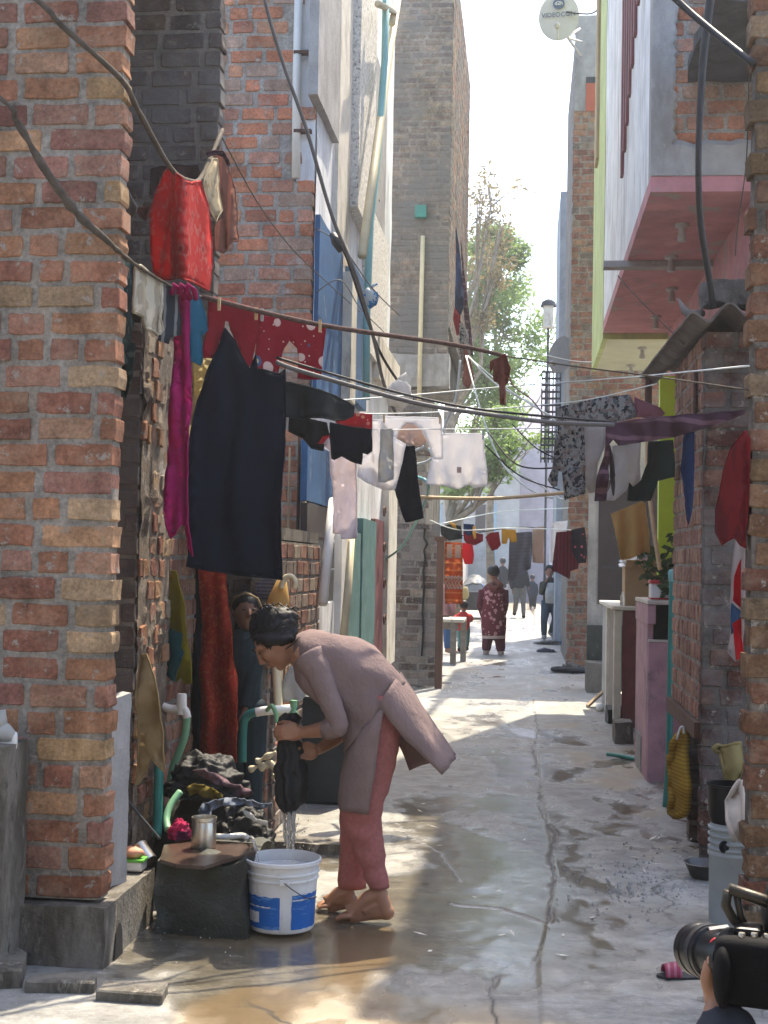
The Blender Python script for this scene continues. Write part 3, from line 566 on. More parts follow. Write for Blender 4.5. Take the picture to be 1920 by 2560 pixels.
# ---- brick tower on the right
Y3=21; x3=at(1434,300,Y3).x; z3=at(1450,70,Y3).z
t3=empty('brick_tower',(x3+1,Y3+1.5,0),'tall narrow brick tower with an orange upper door on the right of the lane','building')
b=MB(); zq1=at(1450,278,Y3).z; zq2=at(1450,85,Y3).z
bricks(b,(x3,Y3,0),UX,NY,2.2,0,z3,pal=PAL_RED[:2]+PAL_RED+PAL_GREY[:3],sd=41,fine=False,jit=.008,keep=lambda a,z:not(zq1<z<zq2))
b.build('front_wall',mt('brick'),t3,col=True)
b=MB(); b.box((x3+.01,Y3-.012,zq1),(x3+2.2,Y3+.02,at(1450,190,Y3).z+.95)); b.build('plaster_band',mt('plaster_grey'),t3)
b=MB(); b.box((x3+.02,Y3+.12,0),(x3+2.5,Y3+4,z3-.02)); b.build('core',mt('cement'),t3)
p=at(1464,278,Y3-.02);q=at(1500,192,Y3-.02); b=MB(); b.box((p.x,p.y-.01,p.z),(p.x+.5,p.y+.002,q.z-.1)); M('orange_door',(.42,.10,.05),rough=.6,var=.1); dd=b.build('door',mt('orange_door'),t3)
b=MB(); b.box((p.x,p.y-.008,q.z-.095),(p.x+.5,p.y+.002,q.z)); b.build('fanlight',mt('iron_dark'),t3)
# blue grey house further
b=MB(); p=at(1396,900,27); q=at(1440,478,27); b.box((p.x,27,0),(p.x+2,30,q.z)); o=b.build('grey_house',mt('blue_pale')); M('bluegrey',(.30,.33,.36),var=.25,scale=2,col2=[((.16,.18,.20),(.5,.7),2,(1,1,.4))]); o.data.materials[0]=mt('bluegrey'); tag(o,'weathered blue grey house behind the narrow brick tower','house')
b=MB(); p=at(1352,1150,25.5); q=at(1402,930,25.5)
for k in range(6):
    x=lerp(p.x,q.x,k/5); b.box((x-.012,p.y,q.z-1.7),(x+.012,p.y+.03,q.z))
for k in range(14):
    z=q.z-k*.125; b.box((p.x,p.y-.01,z-.02),(q.x,p.y+.0,z+.02))
o=b.build('balcony_grille',mt('iron_dark')); tag(o,'dark iron lattice balcony grille on the blue grey house','grille')
# far end of the lane
YZ=58.0
fh=empty('far_house',(-.8,YZ,0),'pale house with blue doors closing the end of the lane','house')
p=at(1040,1440,YZ);q=at(1300,1130,YZ); M('far_wall',(.40,.40,.38),var=.2,scale=1.5,bump=.2)
b=MB(); b.box((-6,YZ,0),(q.x,YZ+4,q.z)); b.build('wall',mt('far_wall'),fh)
for (a_,c_,d_,e_) in [(1072,1104,1262,1330),(1128,1160,1262,1400),(1216,1242,1258,1400)]:
    p=at(a_,e_,YZ-.03);q=at(c_,d_,YZ-.03); b=MB(); b.box((p.x,YZ-.06,p.z),(q.x,YZ-.01,q.z)); b.build('blue_door',mt('blue_pale'),fh)
p=at(1160,1400,YZ);q=at(1216,1262,YZ); b=MB(); b.box((p.x,YZ-.05,p.z),(q.x,YZ-.02,q.z)); b.build('dark_window',mt('plaster_grey'),fh)
p=at(1188,1330,YZ);q=at(1214,1262,YZ); b=MB(); b.box((p.x,YZ-.07,p.z),(q.x,YZ-.055,q.z)); b.build('dark_shutter',mt('door_dark'),fh)
b=MB(); p=at(1240,1440,60.5); q=at(1400,1100,60.5); b.box((p.x,60.5,0),(q.x+3,66,q.z)); b.add([(p.x-.1,60.3,q.z),(q.x+3,60.3,q.z),(q.x+3,66,q.z),(p.x-.1,66,q.z),(p.x+1.5,63,q.z+2.6),(q.x+3,63,q.z+2.6)],[(0,1,5,4),(1,2,5),(2,3,4,5),(3,0,4)])
M('lilac_wall',(.42,.38,.42),var=.2,scale=1.5,bump=.2); o=b.build('far_house',mt('lilac_wall')); tag(o,'pale lilac gabled house far down the lane','house')
b=MB(); p=gr(1080,1585); b.box((-4,25.5,0),(-2.35,57.9,2.1)); o=b.build('lane_wall',mt('plaster_pale')); tag(o,'low pale wall running along the left of the far lane','wall')
b=MB(); b.box((1.05,25.2,0),(1.2,57.9,2.3)); o=b.build('lane_wall',mt('plaster_white')); tag(o,'white wall running along the right of the far lane','wall')

# unseen lane behind the viewer, added to cut light from behind
b=MB(); rough_box(b,(-4,-14,0),(-2.3,2.2,6.5),.02,2,.4,2); o=b.build('unseen_lane_house',mt('plaster_grey')); tag(o,'unseen plastered house side added on the left to cut light from behind','house')
b=MB(); rough_box(b,(2.0,-14,0),(4,1.6,6.5),.02,2,.4,6); o=b.build('unseen_lane_house',mt('plaster_grey')); tag(o,'unseen plastered house side added on the right to cut light from behind','house')
b=MB(); rough_box(b,(-4,-16,0),(4,-14.1,6),.02,2,.4,6); o=b.build('unseen_lane_house',mt('plaster_grey')); tag(o,'unseen plastered house added across the near end to cut light from behind','house')
# ================================================================== LAUNDRY AND LINES
_Z={'A':(230,380,3.8146),'B':(200,600,2.37),'C':(700,500,2.37),'D':(1280,600,2.592),'E':(700,1000,3.16),'F':(960,1180,3.072),'G':(1040,1200,3.607),'H':(280,1400,3.456),
    'I':(560,1450,2.328),'J':(1620,1780,3.95),'K':(1380,1200,3.072),'L':(0,1800,2.37),'M':(1400,1750,2.731),'N':(1340,0,2.86),'O':(500,0,2.37)}
def zc(k,pts): ox,oy,s=_Z[k]; return [(ox+x/s,oy+y/s) for x,y in pts]
def sheet(name,pts,Y,mat,label=None,cat=None,amp=.02,lam=.10,sp=.022,th=.004,group=None,parent=None,pin=.25,sd=None,asp=5,sag=0,hem=True):
    if not callable(Y):
        if isinstance(Y,tuple):
            xa_=min(p[0] for p in pts); xb_=max(p[0] for p in pts); Ya,Yb=Y
            Yf=lambda px,py: lerp(Ya,Yb,(px-xa_)/(xb_-xa_))
        else: Yf=lambda px,py: Y
    else: Yf=Y
    cx=sum(p[0] for p in pts)/len(pts); cy=sum(p[1] for p in pts)/len(pts); k=Yf(cx,cy)/FPX
    if sd is None: sd=random.random()*50
    P2=[(p[0]*k,-p[1]*k) for p in pts]; bd=[]
    n=len(P2)
    for i in range(n):
        a=P2[i];b_=P2[(i+1)%n]; L=math.hypot(b_[0]-a[0],b_[1]-a[1]); m=max(1,int(L/sp))
        for j in range(m):
            t=j/m; q=(lerp(a[0],b_[0],t),lerp(a[1],b_[1],t))
            w=.0035*N3(q[0]*23,q[1]*23,sd)*(0<j)
            bd.append((q[0]+w,q[1]+w*.7))
    nb=len(bd)
    def inside(x,y):
        r=False; j=nb-1
        for i in range(nb):
            xi,yi=bd[i];xj,yj=bd[j]
            if (yi>y)!=(yj>y) and x<(xj-xi)*(y-yi)/(yj-yi)+xi: r=not r
            j=i
        return r
    x0=min(p[0] for p in bd);x1=max(p[0] for p in bd);y0=min(p[1] for p in bd);y1=max(p[1] for p in bd)
    inn=[]; rows=int((y1-y0)/sp)+1; cols=int((x1-x0)/sp)+1
    for r in range(rows):
        for c_ in range(cols):
            x=x0+(c_+.5*(r%2))*sp+random.uniform(-.2,.2)*sp; y=y0+(r+.5)*sp
            if inside(x,y) and min((x-p[0])**2+(y-p[1])**2 for p in bd)>(sp*.45)**2: inn.append((x,y))
    allp=[Vector(p) for p in bd+inn]
    vs,es,fs,*_=delaunay_2d_cdt(allp,[],[list(range(nb))],1,1e-6)
    b=MB(); out=[]
    for v in vs:
        px,py=v.x/k,-v.y/k; d=(y1-v.y); g=.3+.7*min(1,d/pin)
        wx=v.x+.35*lam*N3(v.y/.3,sd,1.7); f=1.3*(.45-2*abs(N3(wx/lam*.8,v.y/(lam*asp*1.6),sd)))+.5*N3(wx/lam*2.2,v.y/(lam*asp*.7),sd+3)+.22*N3(v.x/lam*1.3,v.y/lam*1.3,sd+8)
        p=at(px,py,Yf(px,py)); p.y+=amp*g*f*2.6; out.append(p)
    b.add(out,[list(f) for f in fs])
    if hem: lp=out[:nb]; b.tube(lp+[lp[0],lp[1]],max(.0022,th*.62),5,cap=False)
    o=b.build(name,mat if not isinstance(mat,str) else mt(mat),parent,smooth=True)
    s=o.modifiers.new('thick','SOLIDIFY'); s.thickness=th; s.offset=0
    if label: tag(o,label,cat,group)
    return o
def rope(name,pts,r,mat,label,cat='rope',n=7,group=None,sub=6,lump=0):
    P=[at(*p) for p in pts]; C=[]
    for i in range(len(P)-1):
        a=P[max(i-1,0)];b_=P[i];c_=P[i+1];d=P[min(i+2,len(P)-1)]
        for j in range(sub):
            t=j/sub; C.append(.5*((2*b_)+(c_-a)*t+(2*a-5*b_+4*c_-d)*t*t+(3*b_-a-3*c_+d)*t**3))
    C.append(P[-1]); L=len(C)
    rr=[]
    for i in range(L):
        q=r if not isinstance(r,(list,tuple)) else lerp(r[min(int(i/(L-1)*(len(r)-1)),len(r)-2)],r[min(int(i/(L-1)*(len(r)-1)),len(r)-2)+1],i/(L-1)*(len(r)-1)-min(int(i/(L-1)*(len(r)-1)),len(r)-2))
        rr.append(q*(1+lump*N3(i*.9,r if not isinstance(r,(list,tuple)) else r[0],1)))
    b=MB(); b.tube(C,rr,n); o=b.build(name,mt(mat),smooth=True); return tag(o,label,cat,group)
def cloth(name,base,var=.12,scale=5,transl=.25,bump=.25,bs=160,rough=.9,pat=None,col2=None,th=(.5,.6),s2=4,sx2=(1,1,1),**k):
    return M(name,base,rough=rough,var=var,scale=scale,transl=transl,bump=bump,bs=bs,bd=.003,spec=.1,pat=pat,col2=col2,th=th,s2=s2,sx2=sx2,**k)
def P_dots(sc,t,col,t2=None,col2=None,sx=(1,1,1),rnd=1.0):
    def f(nt,co,c):
        d=voro(nt,co,sc,sx=sx,rnd=rnd); r=_ramp(nt,d,t,t+.02,(1,1,1,1),(0,0,0,1)); c=_mix(nt,r,c,col)
        if col2: r=_ramp(nt,d,t2,t2+.02,(1,1,1,1),(0,0,0,1)); c=_mix(nt,r,c,col2)
        return c
    return f
def P_two(*ps):
    def f(nt,co,c):
        for p in ps: c=p(nt,co,c)
        return c
    return f
def P_stripe(sc,t,col,d='X',dist=0):
    def f(nt,co,c): return _mix(nt,_ramp(nt,wave(nt,co,sc,dist,d),t,t+.08),c,col)
    return f
def P_swirl(sc,t,col,dist=6):
    def f(nt,co,c): return _mix(nt,_ramp(nt,_noise(nt,co,sc,2,.5),t,t+.03),c,col)
    return f
def P_camo(cols,sc):
    def f(nt,co,c):
        for i,cc in enumerate(cols): c=_mix(nt,_ramp(nt,_noise(nt,co,sc*(1+.15*i),3,.55,(1,1,1.0+.1*i)),.54+.01*i,.56+.01*i),c,cc); co2=co
        return c
    return f
cloth('c_red_paisley',(.50,.035,.035),transl=.45,pat=P_two(P_swirl(30,.57,(.50,.13,.12)),P_dots(10,.26,(.46,.12,.11),.12,(.30,.03,.035))))
cloth('c_beige',(.44,.37,.25),transl=.3,pat=P_swirl(30,.58,(.30,.22,.13))); cloth('c_rust',(.17,.07,.05),transl=.15,pat=P_stripe(8,.7,(.30,.10,.06)))
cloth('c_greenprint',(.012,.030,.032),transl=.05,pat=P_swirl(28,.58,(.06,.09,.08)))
cloth('c_cream_knit',(.56,.51,.40),transl=.3,bump=1,bs=90,pat=P_stripe(14,.55,(.38,.33,.25),'X',4)); cloth('c_greystripe',(.022,.026,.034),transl=.05,pat=P_stripe(10,.82,(.15,.15,.15),'X',1))
cloth('c_magenta',(.30,.008,.095),transl=.3,pat=P_dots(9,.10,(.42,.10,.08))); cloth('c_teal',(.014,.09,.15),transl=.12,col2=(.10,.25,.20),th=(.64,.66),s2=9)
cloth('c_paleyellow',(.58,.52,.32),transl=.4); cloth('c_red',(.22,.010,.020),transl=.30)
cloth('c_redprint',(.25,.010,.024),transl=.25,pat=P_two(P_dots(11,.30,(.62,.47,.42)),P_dots(7,.17,(.08,.12,.22),.07,(.55,.5,.3)),P_dots(30,.12,(.6,.45,.4))))
cloth('c_navy',(.0030,.0055,.0125),var=.45,transl=.04,bs=220); cloth('c_olive',(.014,.018,.020),transl=.06,var=.3)
cloth('c_black',(.005,.006,.008),transl=.03); cloth('c_redfloral',(.46,.03,.04),transl=.45,pat=P_two(P_dots(12,.22,(.62,.36,.24)),P_dots(26,.14,(.6,.5,.45))))
cloth('c_white',(.86,.85,.86),transl=.5,var=.03); cloth('c_pinkwhite',(.82,.75,.77),transl=.5,var=.03); cloth('c_greywhite',(.52,.52,.50),transl=.4)
cloth('c_camo',(.25,.245,.23),transl=.12,pat=P_camo([(.09,.10,.105),(.20,.15,.13),(.02,.022,.026)],22)); cloth('c_lace',(.42,.385,.36),transl=.35,bump=1,bs=70)
cloth('c_plum',(.055,.026,.040),transl=.1,pat=P_stripe(3.5,.8,(.13,.07,.09),'Z',2)); cloth('c_brown',(.045,.032,.035),transl=.08); cloth('c_darkgreen',(.02,.032,.026),transl=.08)
cloth('c_blue',(.012,.026,.075),transl=.1); cloth('c_crimson',(.19,.007,.013),transl=.25,pat=P_swirl(6,.5,(.12,.005,.010))); cloth('c_flag',(.42,.36,.35),transl=.25)
cloth('c_orange',(.55,.14,.03),transl=.4,pat=P_two(P_stripe(3,.85,(.66,.30,.10),'Z'))); cloth('c_yellow',(.62,.36,.06),transl=.4)
cloth('c_pink',(.36,.16,.20),transl=.3); cloth('c_ragbrown',(.16,.055,.04),transl=.15); cloth('c_ragpeach',(.5,.22,.14),transl=.3)
cloth('c_curtain',(.30,.030,.018),transl=.30,pat=P_swirl(55,.55,(.36,.075,.03))); cloth('c_voidcloth',(.007,.007,.010),transl=.0,var=.2)
cloth('c_mustard',(.28,.25,.030),transl=.3); cloth('c_petrol',(.014,.075,.085),transl=.1); cloth('c_sack',(.27,.20,.105),transl=.2,bump=.8,bs=50)
cloth('c_shawl',(.18,.18,.22),transl=.2,pat=P_stripe(16,.6,(.10,.10,.13),'Z',1)); cloth('c_peach',(.58,.44,.38),transl=.4); cloth('c_maroon',(.12,.012,.022),transl=.2,pat=P_stripe(7,.6,(.07,.008,.014),'X',1))
cloth('c_blackfloral',(.015,.012,.017),transl=.08,pat=P_dots(11,.20,(.36,.06,.10),.08,(.5,.25,.25))); cloth('c_bright_red',(.58,.02,.03),transl=.4); cloth('c_darkgrey',(.035,.042,.048),transl=.05)
cloth('c_polybag',(.62,.60,.57),transl=.45,rough=.4,col2=(.55,.10,.07),th=(.60,.66),s2=5); cloth('c_bluebag',(.55,.58,.55),transl=.3,rough=.4,col2=(.03,.20,.45),th=(.48,.5),s2=5)
cloth('c_yellowsheet',(.56,.36,.13),transl=.35,var=.15,scale=3); cloth('c_bluetowel',(.04,.10,.22),transl=.1)
LG='laundry hung across the lane'
# --- ropes
rope('clothes_rope',[(-420,-420,4.7),(70,-20,4.72),(150,60,4.75),(300,196,4.92),(345,275,5.15),(425,418,5.55),(475,452,5.9),(505,440,6.25),(545,350,6.7),(556,325,6.95)],.011,'rope_jute','thick jute rope slanting from the pillar to the red paisley blanket',lump=.25)
rope('clothes_rope',[(-420,-60,4.7),(-10,238,4.68),(40,300,4.7),(110,420,4.76),(190,530,4.84),(262,596,4.89),(330,655,5.15),(440,722,5.5),(510,744,5.7)],[.007,.008,.012,.015,.018,.012,.008,.006,.006],'rope_jute','knotted dark rag rope crossing the brick pillar',lump=.7)
rope('clothes_pole',[(505,742,5.68),(800,812,6.1),(1130,861,6.6),(1262,890,6.8)],[.0115,.0115,.011,.010],'rope_brown','long reddish brown clothes pole above the lane holding red trousers','clothes pole',n=8)
rope('clothes_line',[(1262,890,6.8),(1430,915,6.3),(1640,942,5.7),(1872,975,4.98)],.0035,'rope_jute','thin cord running from the end of the brown pole to the right pillar','line')
rope('black_cable',[(690,905,5.85),(760,930,5.9),(1030,1005,6.1),(1220,1036,6.3),(1380,1056,6.5),(1535,1062,6.6)],.0105,'cable_grey','thick black cable sagging across the lane under the brown pole','cable',n=8)
rope('black_cable',[(690,893,6.0),(830,935,6.05),(1030,990,6.25),(1220,1026,6.4),(1540,1056,6.7)],.006,'wire_black','thinner black cable running just above the thick one','cable')
rope('power_cable',[(600,-330,7.4),(655,-30,7.5),(705,150,7.6),(765,320,7.7),(830,540,7.9),(890,690,8.1),(935,850,8.4),(960,960,8.8),(1000,1060,9.2)],.011,'cable_grey','thick grey cable hanging from the top past the blue wall','cable',n=8)
rope('power_cable',[(840,600,8.2),(865,640,8.2),(905,760,8.4),(950,880,8.6),(1000,960,8.9),(1035,1000,9.2)],.009,'wire_black','black cable looping off the knot beside the blue wall','cable')
rope('power_cable',[(1778,-20,6.6),(1762,110,6.6),(1752,240,6.6),(1746,420,6.6),(1752,560,6.7),(1772,690,6.8),(1782,768,6.9)],[.022,.020,.017,.015,.016,.016,.016],'rubber_black','thick black cable hanging down to the corrugated roof','cable',n=10)
rope('power_cable',[(1350,-330,5.4),(1660,-30,5.2),(1760,60,5.1),(1885,160,4.9)],.013,'rubber_black','thick black cable cutting diagonally across the awning slab','cable',n=10)
rope('power_cable',[(935,-20,13),(938,140,13),(944,300,13),(935,420,13),(935,520,13),(930,700,13),(935,900,13)],.02,'wire_black','black cable dropping down beside the grey tower','cable')
rope('thin_wire',[(556,345,6.9),(640,500,7.6),(720,610,8.2),(800,690,9.0),(900,780,11)],.0035,'rope_jute','thin wire slanting down from the rag bundle over the red brick wall','wire')
rope('thin_wire',[(1545,690,8.4),(1600,750,8.0),(1710,860,7.3)],.004,'rope_brown','thin brown cord slanting under the pink balcony','wire')
rope('thin_wire',[(1873,180,8.3),(1866,400,8.3),(1845,560,8.3),(1838,640,8.3)],.004,'rope_jute','thin cord hanging in front of the pink balcony','wire')
W='thin lines strung across the lane'
for i,(p,r,m_,lab) in enumerate([
 ([(780,1005,7.6),(1000,990,8),(1280,965,9),(1550,945,9.5),(1872,915,5.0)],.004,'wire_white','pale line rising from the shorts to the right pillar top'),
 ([(880,1035,7.8),(1100,1030,8.2),(1430,1005,8.8),(1640,960,7.4)],.0035,'wire_white','pale line running level above the white shirt'),
 ([(905,1075,8.0),(1100,1073,8.3),(1380,1071,8.6),(1545,1068,8.8)],.003,'wire_white','faint line holding the white vests'),
 ([(1170,890,12),(1240,960,11.5),(1330,1010,11),(1440,1090,10.5),(1500,1120,10)],.009,'wire_white','bright white wire sagging from the ragged bundle down right'),
 ([(1165,890,12),(1200,1020,11),(1250,1150,10.5),(1320,1220,10),(1380,1245,9.5)],.008,'wire_white','white wire falling steeply behind the white shirt'),
 ([(1180,900,12),(1280,980,11),(1400,1050,10),(1560,1105,9)],.006,'wire_white','thin white wire heading for the camouflage shirt'),
 ([(1150,900,12),(1140,990,12),(1110,1070,12),(1120,1100,12)],.012,'wire_white','white wire looping down by the tower corner'),
 ([(1260,1170,11),(1330,1200,10.5),(1390,1240,10),(1410,1250,9.8)],.007,'wire_white','pale wire curving above the bamboo pole'),
 ([(1220,1080,9.5),(1290,1160,9.3),(1380,1170,9.1),(1400,1155,9)],.006,'wire_black','black wire sagging towards the camouflage sleeve'),
 ([(1210,1110,10),(1300,1190,10),(1400,1225,10)],.005,'wire_black','thin dark wire above the bamboo pole'),
 ([(1280,1060,10),(1340,1120,10),(1400,1150,10)],.005,'wire_black','short dark wire behind the camouflage shirt'),
 ([(1040,1190,9),(1070,1230,9),(1010,1360,12.5),(960,1400,14)],.012,'wire_teal','teal hose drooping from the clothes line to the carved post'),
 ([(1060,1115,10),(1020,1140,10),(1040,1160,10),(1080,1145,10),(1070,1120,10)],.009,'wire_white','coil of white wire beside the dark trouser leg'),
 ([(1265,890,6.8),(1280,960,7.2),(1330,1000,7.6),(1360,1040,8)],.0035,'c_pink','pinkish cord trailing off the pole end'),
 ([(1075,1300,15),(1150,1325,15),(1280,1320,16),(1440,1325,19)],.006,'wire_white','far clothes line nearest the cracked wall'),
 ([(1100,1310,16),(1250,1280,18),(1420,1270,20)],.007,'wire_white','far pale line rising to the right tower'),
 ([(1150,1340,19),(1300,1318,19.5),(1440,1330,20)],.007,'wire_black','far dark line with small clothes'),
 ([(785,570,9.2),(850,610,8.8),(930,720,9.4),(1000,790,10)],.0045,'cable_grey','grey wire slanting off the blue wall'),
 ([(785,735,9.2),(850,700,9),(900,770,9.4),(960,830,10)],.004,'cable_grey','grey wire bundle by the blue wall'),
 ([(1352,20,18),(1470,35,17),(1500,10,16)],.012,'wire_black','wire from the satellite dish to the lime house'),
 ([(1290,870,20),(1420,900,20),(1480,905,18)],.006,'wire_white','line from the tank towards the lime balcony'),
]): rope('overhead_wire',p,r,m_,lab,'wire',group=W,n=5)
rope('bamboo_pole',[(1048,1243,8.9),(1230,1246,9.2),(1412,1232,9.5)],.0125,'bamboo','pale bamboo pole spanning the lane behind the white shirts','pole',n=8)
# knots / rag bundles on ropes
b=MB(); P=at(842,605,8.2); b.tube([P+V(-.03,0,.05),P+V(0,-.01,0),P+V(.03,0,-.06)],[.02,.035,.02],8); o=b.build('cable_knot',mt('wire_black'),smooth=True); tag(o,'dark taped cable knot beside the blue wall','knot')
b=MB(); P=at(930,475,12.8); b.tube([P+V(-.05,0,.1),P,P+V(.05,0,-.12)],[.02,.045,.03],8); o=b.build('rag_knot',mt('c_black'),smooth=True); tag(o,'black rag tied round the pipes on the whitewashed house','rag')
# --- garments, nearest first
yb_=lambda px,py: 5.62-.10*math.exp(-((px-452)/22.0)**2)+max(0,(px-452)/85.0)*.55+max(0,(452-px)/65.0)*.22
sheet('blanket',zc('A',[(735,145),(790,200),(880,270),(980,300),(1050,310),(1090,420),(1135,560),(1165,850),(1160,1100),(1125,1330),(1050,1290),(900,1210),(800,1175),(650,1205),(610,1150),(605,900),(610,600),(640,330),(680,190)]),yb_,'c_red_paisley','red paisley blanket draped over the jute rope, glowing in the sun','blanket',.03,.09,th=.006,group=LG)
sheet('blanket_flap',zc('A',[(1050,310),(1100,190),(1150,60),(1190,60),(1215,400),(1250,560),(1195,675),(1150,600),(1090,470)]),(6.2,6.5),'c_beige','beige flowered cloth hanging beside the red paisley blanket','cloth',.02,.08,group=LG)
sheet('brown_garment',zc('A',[(1110,20),(1160,0),(1230,0),(1280,60),(1330,230),(1375,370),(1395,600),(1408,860),(1330,900),(1240,945),(1170,930),(1160,700),(1200,640),(1250,560),(1215,350),(1190,70),(1130,50)]),(6.5,6.8),'c_rust','rust and black garment hanging at the end of the jute rope','garment',.03,.08,group=LG)
sheet('rag_bundle',zc('A',[(1100,30),(1120,5),(1180,-15),(1250,-10),(1310,90),(1320,140),(1290,120),(1240,30),(1180,10),(1120,45)]),6.45,'c_plum','small dark rag bundle on the rope end at the wall edge','rag',.03,.06,group=LG)
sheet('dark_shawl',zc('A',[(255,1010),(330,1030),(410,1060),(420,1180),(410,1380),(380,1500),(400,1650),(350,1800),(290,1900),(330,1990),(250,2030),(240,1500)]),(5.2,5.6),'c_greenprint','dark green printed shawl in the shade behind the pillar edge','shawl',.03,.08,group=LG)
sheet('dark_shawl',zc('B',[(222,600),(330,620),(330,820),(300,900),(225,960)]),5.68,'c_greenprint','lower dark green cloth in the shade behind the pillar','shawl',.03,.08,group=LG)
sheet('knitted_shawl',zc('A',[(415,1110),(465,1090),(540,1160),(655,1250),(670,1350),(685,1480),(665,1600),(685,1700),(650,1735),(590,1720),(550,1690),(480,1660),(470,1550),(410,1530),(420,1300)]),(5.2,5.45),'c_cream_knit','cream fringed knitted shawl on the knotted rope','shawl',.025,.05,th=.008,sp=.014,group=LG)
sheet('striped_garment',zc('A',[(670,1270),(740,1290),(800,1330),(820,1400),(850,1620),(840,1740),(740,1760),(720,1820),(630,1790),(665,1700),(690,1480)]),(5.4,5.55),'c_greystripe','dark grey pinstriped garment next to the cream shawl','garment',.02,.06,group=LG)
sheet('magenta_scarf',[(448,735),(460,722),(472,726),(476,760),(474,1000),(470,1150),(473,1300),(477,1390),(468,1370),(462,1315),(455,1310),(440,1335),(425,1345),(415,1290),(412,1200),(418,1050),(428,900),(440,800)],(5.55,5.6),'c_magenta','long magenta scarf hanging beside the navy cloth','scarf',.022,.05,sp=.016,group=LG)
b=MB(); P=at(458,727,5.5)
for k in range(3): b.tube([P+V(-.045+.03*k,-.02,-.02),P+V(-.03+.03*k,-.03,.02),P+V(-.01+.03*k,-.02,.0),P+V(.0+.025*k,.02,-.03)],.012,7)
o=b.build('scarf_knot',mt('c_magenta'),COL.objects['magenta_scarf'],smooth=True)
sheet('blue_shorts',zc('A',[(935,1330),(975,1290),(1010,1350),(1040,1430),(1075,1560),(1090,1690),(1035,1740),(1025,1700),(1045,2000),(1020,2025),(920,1975),(915,1700),(920,1480)]),(5.6,5.7),'c_teal','teal blue shorts hung between the magenta scarf and red leggings','shorts',.02,.06,group=LG)
sheet('pale_cloth',[(478,900),(520,880),(545,760),(560,800),(545,950),(520,1060),(495,1120),(475,1090)],5.95,'c_paleyellow','pale yellow cloth seen behind the teal shorts','cloth',.03,.05,group=LG)
sheet('red_leggings',zc('B',[(762,345),(800,340),(1060,415),(1055,500),(1025,700),(1020,750),(960,750),(950,690),(925,600),(895,530),(885,480),(858,475),(850,520),(815,600),(808,700),(738,700),(745,620),(765,520)]),(5.72,6.0),'c_red','red child leggings pegged on the brown pole','leggings',.012,.09,group=LG)
sheet('printed_trousers',zc('B',[(1060,420),(1300,475),(1452,515),(1440,640),(1427,828),(1293,818),(1300,700),(1290,640),(1240,590),(1205,640),(1190,700),(1172,795),(1040,790),(1050,600)]),(6.0,6.2),'c_redprint','red child trousers printed with pale round flowers on the brown pole','trousers',.012,.09,group=LG)
sheet('navy_cloth',zc('B',[(855,520),(885,560),(920,600),(960,700),(1000,760),(1040,680),(1045,760),(1175,790),(1210,760),(1212,1000),(1205,1250),(1190,1540),(1192,1790),(1200,2012),(1100,2000),(900,1978),(720,1950),(640,1932),(648,1860),(640,1700),(645,1400),(655,1150),(690,950),(760,760),(815,640)]),(5.66,5.92),'c_navy','huge navy cloth hanging like a curtain in front of the wash place','cloth',.02,.11,sp=.03,group=LG)
sheet('dark_tarp',zc('C',[(20,1075),(60,1080),(240,1130),(400,1195),(430,1220),(425,1270),(380,1300),(330,1310),(200,1290),(100,1285),(20,1280)]),(5.95,6.2),'c_olive','olive black sheet slung under the black cable','sheet',.05,.16,asp=1.5,group=LG)
G2='small clothes on the lines mid lane'
sheet('black_shorts',zc('E',[(75,125),(200,150),(365,180),(385,270),(330,280),(290,350),(345,350),(340,400),(260,385),(180,300),(70,245)]),7.4,'c_black','black crumpled shorts left of the navy trunks','shorts',.02,.08,group=G2)
sheet('red_floral_cloth',zc('E',[(440,175),(550,105),(725,115),(722,235),(500,205)]),7.75,'c_redfloral','red floral cloth with pale dots behind the navy trunks','cloth',.015,.08,group=G2)
sheet('red_floral_cloth',zc('E',[(305,290),(395,270),(390,330),(350,355),(290,345)]),7.7,'c_redfloral','small bit of red floral cloth below the black shorts','cloth',.015,.08,group=G2)
sheet('swim_shorts',zc('E',[(395,180),(500,205),(722,235),(722,400),(690,425),(650,415),(640,505),(560,480),(490,440),(430,470),(410,460),(400,330)]),7.55,'c_navy','navy swimming trunks with pale hem in front of white trousers','trunks',.015,.09,group=G2)
sheet('white_trousers',zc('E',[(345,355),(385,300),(410,460),(490,445),(600,480),(605,700),(600,1020),(605,1090),(490,1095),(485,1055),(425,1050),(420,700),(400,560),(395,400)]),7.7,'c_pinkwhite','pinkish white trousers hanging long beside the teal pillar','trousers',.015,.07,group=G2)
sheet('white_kurta',zc('E',[(725,160),(805,155),(800,240),(990,350),(960,500),(905,700),(860,710),(780,690),(690,650),(610,600),(610,510),(650,450),(725,400)]),8.05,'c_white','large white kurta hung behind the navy trunks','kurta',.03,.12,group=G2)
sheet('grey_sleeve',zc('E',[(795,235),(885,230),(895,400),(890,620),(830,650),(775,640),(780,500),(795,380)]),7.9,'c_greywhite','pale grey sleeve hanging in front of the white kurta','sleeve',.02,.07,group=G2)
sheet('white_vest',zc('E',[(800,130),(1280,145),(1280,460),(1215,460),(1190,390),(1160,310),(1120,230),(1050,180),(1000,175),(940,230),(910,320),(900,240),(830,225)]),8.3,'c_white','white vest with wide neck opening on the middle line','vest',.015,.10,group=G2)
sheet('peach_lining',zc('E',[(1000,180),(1050,180),(1120,230),(1165,310),(1110,370),(1020,345),(905,330),(940,235)]),8.36,'c_peach','peach gathered cloth showing through the white vest opening','cloth',.02,.04,group=G2)
sheet('dark_trousers',zc('E',[(985,370),(1060,365),(1075,500),(1085,640),(1110,800),(1130,930),(995,965),(960,880),(920,760),(905,690),(930,560)]),8.6,'c_navy','dark navy trouser leg with pale side seam','trousers',.015,.09,group=G2)
